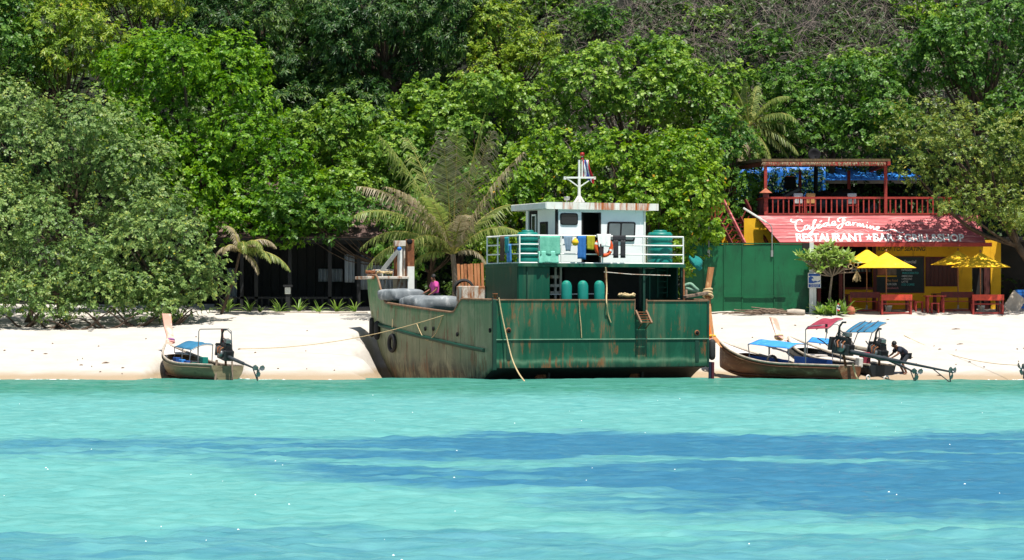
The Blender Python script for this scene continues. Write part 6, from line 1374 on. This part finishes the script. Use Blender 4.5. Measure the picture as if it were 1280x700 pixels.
# ---- boat by itself on the left
A = Longtail('small olive brown longtail boat alone beside the sprawling shrub, under a blue canopy', P(284, 478, 110.3), P(207, 471, 115.6), 2.0, 'wood_hull_pale', roll=R(2), hull_h=.60, sheer=.72)
bt = A.m @ A.sec(1, 1)
A.prow([bt+V(.02, -.35, -.25), P(212.5, 420, 116.2), P(210, 408, 116.5), P(208, 392, 116.8)], .26, .40, .09, 'prow_pink')
MB().torus(A.w(P(213, 425, 116.1)), .14, .05, (.1, .3, 1), 14, 7).build('ribbon', M['purple_cloth'], A.o); MB().torus(A.w(P(213.4, 427.5, 116.0)), .15, .04, (.1, .3, 1), 14, 7).build('ribbon', M['pink_cloth'], A.o)
A.canopy([P(238.5, 437.5, 112.6), P(218, 433.5, 114.6), P(247, 427, 115.3), P(266, 430.5, 113.2)], 'canvas_steel', .10, [(P(238.5, 437.5, 112.6), P(236, 460, 112.6)), (P(218, 433.5, 114.6), P(218.5, 452, 114.6)), (P(247, 427, 115.3), P(247.5, 446, 115.3)), (P(266, 430.5, 113.2), P(265, 452, 113.2)), (P(228, 436, 113.6), P(227, 455, 113.6))])
for pts in ([P(247.5, 456, 111.6), P(248.5, 414, 111.6), P(250, 411.5, 111.6), P(286, 411, 110.7), P(289, 414, 110.7), P(290.5, 447, 110.7)],): A.tube('engine_hoop', [A.w(p) for p in pts], .02, 'chrome')
A.tube('hoop_brace', [A.w(P(283, 411, 110.7)), A.w(P(289, 417, 110.7))], .02, 'chrome'); A.tube('flag_staff', [A.w(P(277.5, 411, 110.9)), A.w(P(278.5, 430, 110.9))], .045, 'dark_red'); A.tube('flag_staff', [A.w(P(285, 423, 110.8)), A.w(P(285, 432, 110.8))], .03, 'bench_red')
for x0, x1, y0, y1, mt, Y in ((217.5, 224, 447.5, 458, 'canvas_deep', 112.9), (224.7, 230, 450, 461, 'canvas_blue', 112.6), (230.6, 236, 451.5, 462, 'canvas_deep', 112.4), (241, 245, 454, 463, 'teal', 112), (246, 250.3, 455.5, 462, 'teal', 112), (251, 258.5, 447, 455, 'teal', 112.6), (250.5, 261, 455.5, 462.5, 'deck_white', 111.8)):
    a, b_ = P(x0, y1, Y), P(x1, y0, Y); c = A.w((a+b_)/2); MB().box(c, (abs(b_.x-a.x), .34, abs(b_.z-a.z)+.05)).build('cargo_box', M[mt], A.o, .02)
A.engine(P(282, 443, 110.4), P(323, 462.5, 107.6), .98, .04)
MB().torus(A.w(P(282, 473, 110.1)), .36, .045, (0, 1, .1), 20, 8, .2, 2.94).build('fender_hoop', M['deck_white'], A.o)
A.tube('mooring_pole', [A.w(P(271, 450, 110.2)), A.w(P(269, 476, 110.0))], .05, 'driftwood'); A.tube('mooring_pole', [A.w(P(290, 452, 110.2)), A.w(P(290.5, 478, 110.0))], .035, 'driftwood')
# ---- front boat on the right
B1 = Longtail('long brown longtail boat beside the landing craft with maroon awning over its engine', P(1062, 478, 110.3), P(900, 470, 115.6), 1.9, 'wood_hull', roll=R(2), hull_h=.58, sheer=.80)
bt = B1.m @ B1.sec(1, 1)
B1.prow([bt+V(0, -.4, -.2), P(889.5, 418, 116.4), P(886.5, 392, 116.8), P(884, 364, 117.1)], .22, .22, .1, 'prow_brown'); B1.prow([P(884.2, 366, 117.08), P(886.5, 350, 117.2), P(889, 334, 117.3)], .22, .27, .12, 'prow_brown')
for k, (x, y, mt) in enumerate(((885, 362, 'rope'), (884.4, 366, 'rope'), (885, 370, 'rope'))): MB().torus(B1.w(P(x, y, 117.0)), .15+.02*k, .055, (.2*k, .2, 1), 14, 7).build('rope_lashing', M[mt], B1.o)
rb = MB(); rows = [[B1.w(P(884.5+t*7*s_+t*1.5, 394+t*34, 116.5-.25*t)) for s_ in np.linspace(-.25, .8, 6)] for t in np.linspace(0, 1, 8)]; rb.grid(rows).build('ribbon_drape', M['orange_cloth'], B1.o, solid=.02)
MB().torus(B1.w(P(889, 421, 116.3)), .16, .05, (.1, .3, 1), 14, 7).build('ribbon', M['yellow_cloth'], B1.o); MB().torus(B1.w(P(890.5, 426, 116.2)), .2, .06, (.1, .3, 1), 14, 7).build('ribbon', M['pink_cloth'], B1.o)
B1.canopy([P(986, 436, 112.3), P(935, 430, 114.2), P(962, 425.5, 115.0), P(1006, 430, 113.1)], 'canvas_blue', .09, [(P(986, 436, 112.3), P(986, 459, 112.3)), (P(935, 430, 114.2), P(937, 446, 114.2)), (P(962, 425.5, 115), P(962, 443, 115)), (P(1006, 430, 113.1), P(1005, 450, 113.1)), (P(961, 434, 113.2), P(961, 452, 113.2))])
def panel(bt_, x0, y0, x1, y1, y2, y3, Ya, Yb, mat, name='side_panel'):
    MB().add([bt_.px(x0, y0, Ya), bt_.px(x1, y1, Yb), bt_.px(x1, y2, Yb), bt_.px(x0, y3, Ya)], [(0, 1, 2, 3)]).build(name, M[mat], bt_.o, solid=.03)
panel(B1, 936, 444, 985, 450, 460, 457, 114.6, 112.8, 'canvas_deep'); panel(B1, 993, 445, 1040, 450, 459, 459.5, 112.6, 111.2, 'canvas_deep')
MB().torus(B1.px(965, 451, 113.2), .2, .05, (.5, 1, 0), 16, 7).build('hanging_tyre', M['tyre'], B1.o)
B1.canopy([P(1007, 411.5, 111.0), P(1034, 410.5, 110.4), P(1054, 397.5, 111.6), P(1027, 398.5, 112.2)], 'canvas_red', .03, [(P(1007, 411.5, 111.0), P(1007, 458, 111.0)), (P(1034, 411, 110.4), P(1032, 425, 110.4)), (P(1050, 405, 110.9), P(1050.5, 452, 110.6))], 'awning')
B1.tube('awning_rail', [B1.w(q) for q in (P(1007, 412, 111), P(1010, 408, 111), P(1046, 405, 110.9), P(1050, 408, 110.9))], .022, 'chrome')
panel(B1, 1031.5, 405, 1034.5, 405, 417, 415, 110.6, 110.6, 'black', 'pennant')
B1.engine(P(1054, 436, 110.3), P(1190, 465, 106.8), 1.05, .05)
MB().torus(B1.px(1085, 472, 109.9), .09, .03, (0, 1, .1), 16, 7).build('float_ring', M['deck_white'], B1.o); B1.tube('fender_line', [B1.px(1066, 455, 110.1), B1.px(1070, 470, 109.9), B1.px(1074, 476, 109.9)], .04, 'rope')
# ---- boat behind it
B2 = Longtail('black longtail boat lying alongside the brown one with steel blue awning over its engine', P(1102, 477, 110.9), P(984, 459, 117.2), 1.8, 'black_hull', roll=R(2), hull_h=.58, sheer=.66)
bt = B2.m @ B2.sec(1, 1)
B2.prow([bt+V(0, -.4, -.25), P(973, 418, 117.8), P(970, 408, 118.1), P(966.5, 396.5, 118.4)], .24, .36, .09, 'prow_pink')
for k in range(3): MB().torus(B2.px(973.5, 420+k*1.3, 117.7), .15, .05, (.2*k, .3, 1), 14, 7).build('rope_lashing', M['purple_cloth' if k == 1 else 'rope'], B2.o)
B2.canopy([P(1040, 431, 113.0), P(1009, 427.5, 114.6), P(1020, 422.5, 115.4), P(1051, 425.5, 113.8)], 'canvas_blue', .09, [(P(1040, 431, 113.0), P(1041, 452, 113)), (P(1009, 427.5, 114.6), P(1009, 446, 114.6)), (P(1051, 425.5, 113.8), P(1051, 448, 113.8))])
B2.canopy([P(1056, 415.5, 112), P(1090, 415.5, 111.2), P(1108, 402.5, 112.3), P(1075, 402.5, 113)], 'canvas_steel', .03, [(P(1059, 415, 112), P(1057, 440, 112)), (P(1090, 415.5, 111.2), P(1083, 440, 111.2)), (P(1099, 410, 111.6), P(1099.5, 440, 111.6)), (P(1076, 406, 112.6), P(1063, 440, 112.4))], 'awning')
for t in (.2, .45, .7): B2.tube('awning_batten', [B2.w(P(1056, 415.5, 112).lerp(P(1090, 415.5, 111.2), t)+V(0, 0, .05)), B2.w(P(1075, 402.5, 113).lerp(P(1108, 402.5, 112.3), t)+V(0, 0, .05))], .02, 'chrome')
B2.engine(P(1099, 442, 110.9), P(1146, 466.5, 108.2), 1.0, .04)
MB().torus(B2.px(1108, 474, 110.3), .12, .035, (0, 1, .1), 16, 7, .2, 5.9).build('float_ring', M['deck_white'], B2.o)
a = B2.px(1078, 441, 111.6); MB().lathe([(.05, 0), (.3, .06), (.34, .1), (.12, .14), (.1, .22), (0, .23)], a, 16).build('straw_hat', M['rope'], B2.o) if False else None
MB().box(B2.px(1078, 436, 111.5), (.8, .5, .16), (0, R(8), 0)).build('engine_cowl', M['gunwale'], B2.o, .05); MB().box(B2.px(1081, 448, 111.3), (.32, .4, .5)).build('fuel_can', M['canvas_red'], B2.o, .04); MB().box(B2.px(1074, 453, 110.9), (.2, .3, .4)).build('fuel_can', M['deck_white'], B2.o, .04)
# ---- one more, almost wholly beyond the edge: only its propeller end shows
B3 = Longtail('longtail boat drawn up past the restaurant, its tail propeller resting over the wet sand', Vector((23.9, 110.6, -.1)), Vector((30.2, 116.2, .85)), 1.8, 'wood_hull', hull_h=.66, sheer=.6)
bt = B3.m @ B3.sec(1, 1); B3.prow([bt+V(-.1, -.3, -.25), bt+V(.4, .35, .5), bt+V(.6, .55, 1.1)], .24, .34, .1, 'prow_pink')
B3.canopy([Vector((26.2, 111.6, 1.9)), Vector((28, 113.2, 2.0)), Vector((27.2, 114.2, 2.05)), Vector((25.3, 112.6, 1.95))], 'canvas_blue', .1, [(Vector((26.2, 111.6, 1.9)), Vector((26.2, 111.6, .8))), (Vector((28, 113.2, 2)), Vector((28, 113.2, .9))), (Vector((27.2, 114.2, 2.05)), Vector((27.2, 114.2, .9))), (Vector((25.3, 112.6, 1.95)), Vector((25.3, 112.6, .8)))])
B3.engine(Vector((23.7, 110.3, 1.0)), P(1277, 460, 108.6), 1.0, .04)
# shore ropes
e0 = P(1130, 417, 121.5); e0.z = G(e0.x, 121.5)+.03; rope('shore_line', sag(P(1275, 456.5, 108.7), e0, .3, 24), .014, 'thin mooring rope running down the sand from near the tables to the last propeller')
# ---- timber on the stern and bow poles
tm = empty('timber_beam', f2w(Vector((fv_(860, 374, .9).x, .9, HZ+.08))), FTH, 'weathered timber beam with bundled green rope resting on the starboard stern rail', 'timber')
o_ = Vector((fv_(860, 374, .9).x, .9, HZ+.08)); q0, q1 = fv_(856, 373, .9)-o_, fv_(884, 366, 1.6)-o_
MB().bar(q0+V(0, 0, .06), q1, .16, .12).build('beam', M['driftwood'], tm, .02); MB().bar(q0+V(.1, .2, .08), q1+V(-.25, .1, -.02), .12, .1).build('beam', M['driftwood'], tm, .02)
MB().tube(spline([fv_(856, 357, 1.3)-o_, fv_(863, 355, 1.2)-o_, fv_(869, 360, 1.1)-o_, fv_(872, 363, 1.1)-o_, fv_(864, 362, 1.2)-o_, fv_(857, 360, 1.3)-o_], 5), .07, 8).build('rope_bundle', pm('green_rope', '#7fa08a', '#5c7d68', 14, .9, .5), tm)
MB().bar(fv_(858, 358, 1.3)-o_, fv_(858, 373, 1.2)-o_, .08).build('prop', M['driftwood'], tm)
M['pole_navy'] = pm('navy_pole', '#161c33', None, 3, .6, .1); M['pole_maroon'] = pm('maroon_pole', '#541722', None, 3, .6, .1)
for x, mt, lb_ in ((887, 'pole_navy', 'dark blue pole standing in the shallows at the bow of the brown longtail'), (890.5, 'pole_maroon', 'maroon pole standing in the shallows at the bow of the brown longtail')):
    g = P(x, 474, 111.4); g.z = min(0, G(g.x, g.y))-.1; o = MB().tube([(0, 0, 0), (.02, 0, 1.25)], .06, 10).build('mooring_pole', M[mt], None); o.location = g; tag(o, lb_, 'pole')
# ---------------------------------------------------------------- people
M['skin'] = pm('brown_skin', '#7a4f38', '#6b432f', 8, .55, .1); M['hair'] = pm('black_hair', (.012, .011, .010), None, 20, .6, .3)
M['pink_shirt'] = pm('magenta_shirt', '#cc4f97', '#b54085', 5, .85, .3, wear='#d07aa8', wamt=.38); M['shorts'] = pm('dark_shorts', '#2b3038', '#20242b', 5, .85, .3); M['navy_shirt'] = pm('navy_striped_shirt', '#1f2536', '#151a28', 5, .85, .3, wear='#b0707a', wamt=.40, wscale=5)
def skinned(name, verts, edges, radii, mat, parent, sub=2, root=0):
    me = bpy.data.meshes.new(name); bm = bmesh.new(); lay = bm.verts.layers.skin.verify()
    vv = [bm.verts.new(p) for p in verts]
    for i, v in enumerate(vv): r = radii[i]; v[lay].radius = r if isinstance(r, tuple) else (r, r); v[lay].use_root = (i == root)
    for a, b_ in edges: bm.edges.new((vv[a], vv[b_]))
    bm.to_mesh(me); bm.free(); me.materials.append(mat)
    o = bpy.data.objects.new(name, me); COL.objects.link(o); o.parent = parent
    md = o.modifiers.new('skin', 'SKIN'); md.use_smooth_shade = True; ms_ = o.modifiers.new('sub', 'SUBSURF'); ms_.levels = sub; ms_.render_levels = sub
    return o
def person(label, loc, rz, J, shirt, short):
    """J: joints, metres, facing -Y before turning"""
    root = empty('person', loc, rz, label, 'person')
    k = ['pelvis', 'waist', 'chest', 'neck', 'head', 'crown', 'lsh', 'lel', 'lwr', 'lha', 'rsh', 'rel', 'rwr', 'rha', 'lhip', 'lkn', 'lan', 'lto', 'rhip', 'rkn', 'ran', 'rto', 'nose']
    rad = dict(pelvis=(.15, .11), waist=(.135, .10), chest=(.15, .11), neck=.055, head=.092, crown=.078, lsh=.06, lel=.042, lwr=.03, lha=.034, rsh=.06, rel=.042, rwr=.03, rha=.034, lhip=.088, lkn=.056, lan=.038, lto=.035, rhip=.088, rkn=.056, ran=.038, rto=.035, nose=.022)
    ed = [('pelvis', 'waist'), ('waist', 'chest'), ('chest', 'neck'), ('neck', 'head'), ('head', 'crown'), ('head', 'nose'), ('chest', 'lsh'), ('lsh', 'lel'), ('lel', 'lwr'), ('lwr', 'lha'), ('chest', 'rsh'), ('rsh', 'rel'), ('rel', 'rwr'), ('rwr', 'rha'), ('pelvis', 'lhip'), ('lhip', 'lkn'), ('lkn', 'lan'), ('lan', 'lto'), ('pelvis', 'rhip'), ('rhip', 'rkn'), ('rkn', 'ran'), ('ran', 'rto')]
    ix = {n: i for i, n in enumerate(k)}
    vs_ = [Vector(J[n]) for n in k]; es = [(ix[a], ix[b_]) for a, b_ in ed]; rr = [rad[n] for n in k]
    # five fingers per hand
    for h, w in (('lha', 'lwr'), ('rha', 'rwr')):
        d = (Vector(J[h])-Vector(J[w])).normalized(); sd = d.cross(V(0, -1, .2)).normalized()
        for q in range(5):
            f0 = Vector(J[h])+sd*(q-2)*.017+d*.02; ln = (.05, .07, .078, .07, .055)[q]; n0 = len(vs_)
            vs_ += [f0+d*ln*.5, f0+d*ln*.85+V(0, -.012, -.012)]; rr += [.009, .008]; es += [(ix[h], n0), (n0, n0+1)]
    skinned('body', vs_, es, rr, M['skin'], root); root.scale = (1.06,)*3
    sv = ['pelvis', 'waist', 'chest', 'neck', 'lsh', 'lel', 'rsh', 'rel']; js = {n: Vector(J[n]) for n in sv}
    js['neck'] = js['chest'].lerp(js['neck'], .45); js['lel'] = js['lsh'].lerp(js['lel'], .75); js['rel'] = js['rsh'].lerp(js['rel'], .75)
    skinned('shirt', [js[n] for n in sv], [(0, 1), (1, 2), (2, 3), (2, 4), (4, 5), (2, 6), (6, 7)], [(.20, .15), (.19, .145), (.20, .15), .08, .10, .085, .10, .085], M[shirt], root)
    lk = Vector(J['lhip']).lerp(Vector(J['lkn']), 1.0); rk = Vector(J['rhip']).lerp(Vector(J['rkn']), 1.0)
    skinned('shorts', [Vector(J['pelvis']), Vector(J['lhip']), lk, Vector(J['rhip']), rk], [(0, 1), (1, 2), (0, 3), (3, 4)], [(.165, .125), .105, .08, .105, .08], M[short], root)
    hd = Vector(J['head']); cr = Vector(J['crown']); up = (cr-hd).normalized(); fw = (Vector(J['nose'])-hd).normalized(); c = hd+up*.05-fw*.02
    mb = MB(); rows = []
    for i in range(7):
        t = i/6*1.75; rows.append([c+up*.118*math.cos(t)+((fw*math.cos(a)*(1 if math.cos(a) < 0 else .88)+up.cross(fw)*math.sin(a))*.102*math.sin(t)) for a in np.linspace(0, 2*math.pi, 15)[:-1]])
    mb.grid(rows, True, True).build('hair', M['hair'], root, solid=.01)
    sdv = up.cross(fw)
    for s_ in (-1, 1): MB().lathe([(0, -.012), (.022, 0), (0, .014)], hd+sdv*s_*.095, 8, tuple(sdv)).build('ear', M['skin'], root); MB().lathe([(0, -.006), (.012, 0), (0, .006)], hd+sdv*s_*.035+fw*.088+up*.025, 8, tuple(fw)).build('eye', M['hair'], root)
    return root
J1 = dict(pelvis=(0, 0, .92), waist=(0, .0, 1.06), chest=(0, -.03, 1.30), neck=(0, -.05, 1.46), head=(0, -.09, 1.58), crown=(0, -.10, 1.66), nose=(0, -.19, 1.55), lsh=(.17, -.03, 1.38), lel=(.24, -.08, 1.12), lwr=(.22, -.27, .98), lha=(.21, -.34, .94), rsh=(-.17, -.03, 1.38), rel=(-.25, -.1, 1.13), rwr=(-.22, -.33, 1.02), rha=(-.2, -.4, .99),
          lhip=(.1, 0, .88), lkn=(.11, -.04, .48), lan=(.11, .02, .08), lto=(.12, -.13, .04), rhip=(-.1, 0, .88), rkn=(-.11, -.04, .48), ran=(-.11, .02, .08), rto=(-.12, -.13, .04))
pp = fv_(544, 374, 10.2); zdk = fv_(544, 346, 10.2).z-1.74
MB().box((pp.x, 10.2, (2.15+zdk)/2), (1.1, .9, zdk-2.15)).build('hatch', M['dark_green'], F)
person('person in a magenta shirt standing on the landing craft looking down at the cargo', f2w(Vector((pp.x, 10.2, zdk))), R(-62), J1, 'pink_shirt', 'shorts')
J2 = dict(pelvis=(0, .18, .72), waist=(0, .08, .80), chest=(0, -.13, .92), neck=(0, -.25, 1.0), head=(0, -.34, 1.06), crown=(0, -.36, 1.14), nose=(0, -.43, 1.02), lsh=(.17, -.15, .95), lel=(.24, -.3, .74), lwr=(.16, -.48, .62), lha=(.13, -.55, .58), rsh=(-.17, -.15, .95), rel=(-.24, -.28, .74), rwr=(-.16, -.47, .66), rha=(-.13, -.54, .63),
          lhip=(.1, .16, .68), lkn=(.14, -.06, .38), lan=(.13, .12, .04), lto=(.14, -.02, 0), rhip=(-.1, .16, .68), rkn=(-.14, -.04, .38), ran=(-.13, .14, .04), rto=(-.14, 0, 0))
g = P(1127, 0, 111.3); gz = G(g.x, 111.3)
person('person in a dark shirt bending over beside the stern of the black longtail', (g.x, 111.3, max(gz, -.12)), R(-70), J2, 'navy_shirt', 'shorts')
# foam along the water's edge and small whitecaps
r_ = random.Random(4); mb = MB()
M['foam'] = pm('sea_foam', '#e6eeec', None, 8, .8, .2)
def fleck(x, Y, z, a, b_, h):
    n = 7; ph = r_.uniform(0, 6); ring = [V(x+a*math.cos(q*6.283/n)*(.7+.5*r_.random()), Y+b_*math.sin(q*6.283/n)*(.7+.5*r_.random()), z-.01) for q in range(n)]
    mb.add(ring+[V(x, Y, z+h)], [(q, (q+1) % n, n) for q in range(n)], True)
for i in range(900):
    x = r_.uniform(-22, 22); Yc = np.arange(106, 122, .1); zc = ground_np(np.full(len(Yc), x), Yc); Y = float(Yc[np.argmax(zc > .015)])
    if -7 < x < 8.6 or math.sin(x*1.7)+math.sin(x*.61+1)+r_.gauss(0, .5) < .75: continue
    fleck(x, Y-.1+r_.gauss(0, .10), .012, r_.uniform(.04, .16), r_.uniform(.02, .05), .008)
for i in range(60):
    Y = 30+60*r_.random()**1.3; x = r_.uniform(-.19, .19)*Y; fleck(x, Y, .03, r_.uniform(.006, .022), r_.uniform(.006, .012), .005)
tag(mb.build('sea_foam', M['foam'], None, fix=False), 'flecks of white foam along the waterline and on the ripples', 'foam', kind='stuff')
# ---------------------------------------------------------------- litter on the sand
r_ = random.Random(9); mb = MB()
for i in range(120):
    x = r_.uniform(-22, 24); Y = 110.6+abs(r_.gauss(0, 7)); 
    if Y > 129: continue
    z = G(x, Y)
    if z < .05: continue
    L_ = r_.uniform(.05, .2)*(1 if r_.random() < .85 else 2.2); a = r_.uniform(0, 3.14); d = V(math.cos(a), math.sin(a), r_.uniform(-.05, .15))*L_/2
    mb.tube([V(x, Y, z+.015)-d, V(x, Y, z+.03), V(x, Y, z+.015)+d], [.012, .025, .01], 5)
tag(mb.build('beach_litter', M['driftwood'], None), 'scattered twigs and dry leaf scraps on the sand', 'litter', kind='stuff')
# bare low limbs and roots of the beach shrubs, seen against the sand
for i, (x, Y) in enumerate(((60, 124.6), (100, 124.2), (135, 124.4), (170, 124.8), (215, 125.2), (30, 125))):
    g = ground_pt(x, Y); T = empty('fallen_limb', g, 0, 'crooked bare limb sprawling on the sand under the beach shrubs', 'branch', 'bare limbs under the beach shrubs')
    for k in range(4):
        a = r_.choice((0, math.pi))+r_.gauss(0, .5); L_ = r_.uniform(.7, 1.7); e = V(math.cos(a)*L_, math.sin(a)*L_*.5, r_.uniform(.3, .9))
        MB().tube(spline([V(0, 0, -.05), e*.35+V(0, 0, -.12), e*.7+V(0, 0, .02), e], 4), [.07*(1-.75*q/12) for q in range(13)], 6).build('limb', M['bark'], T)
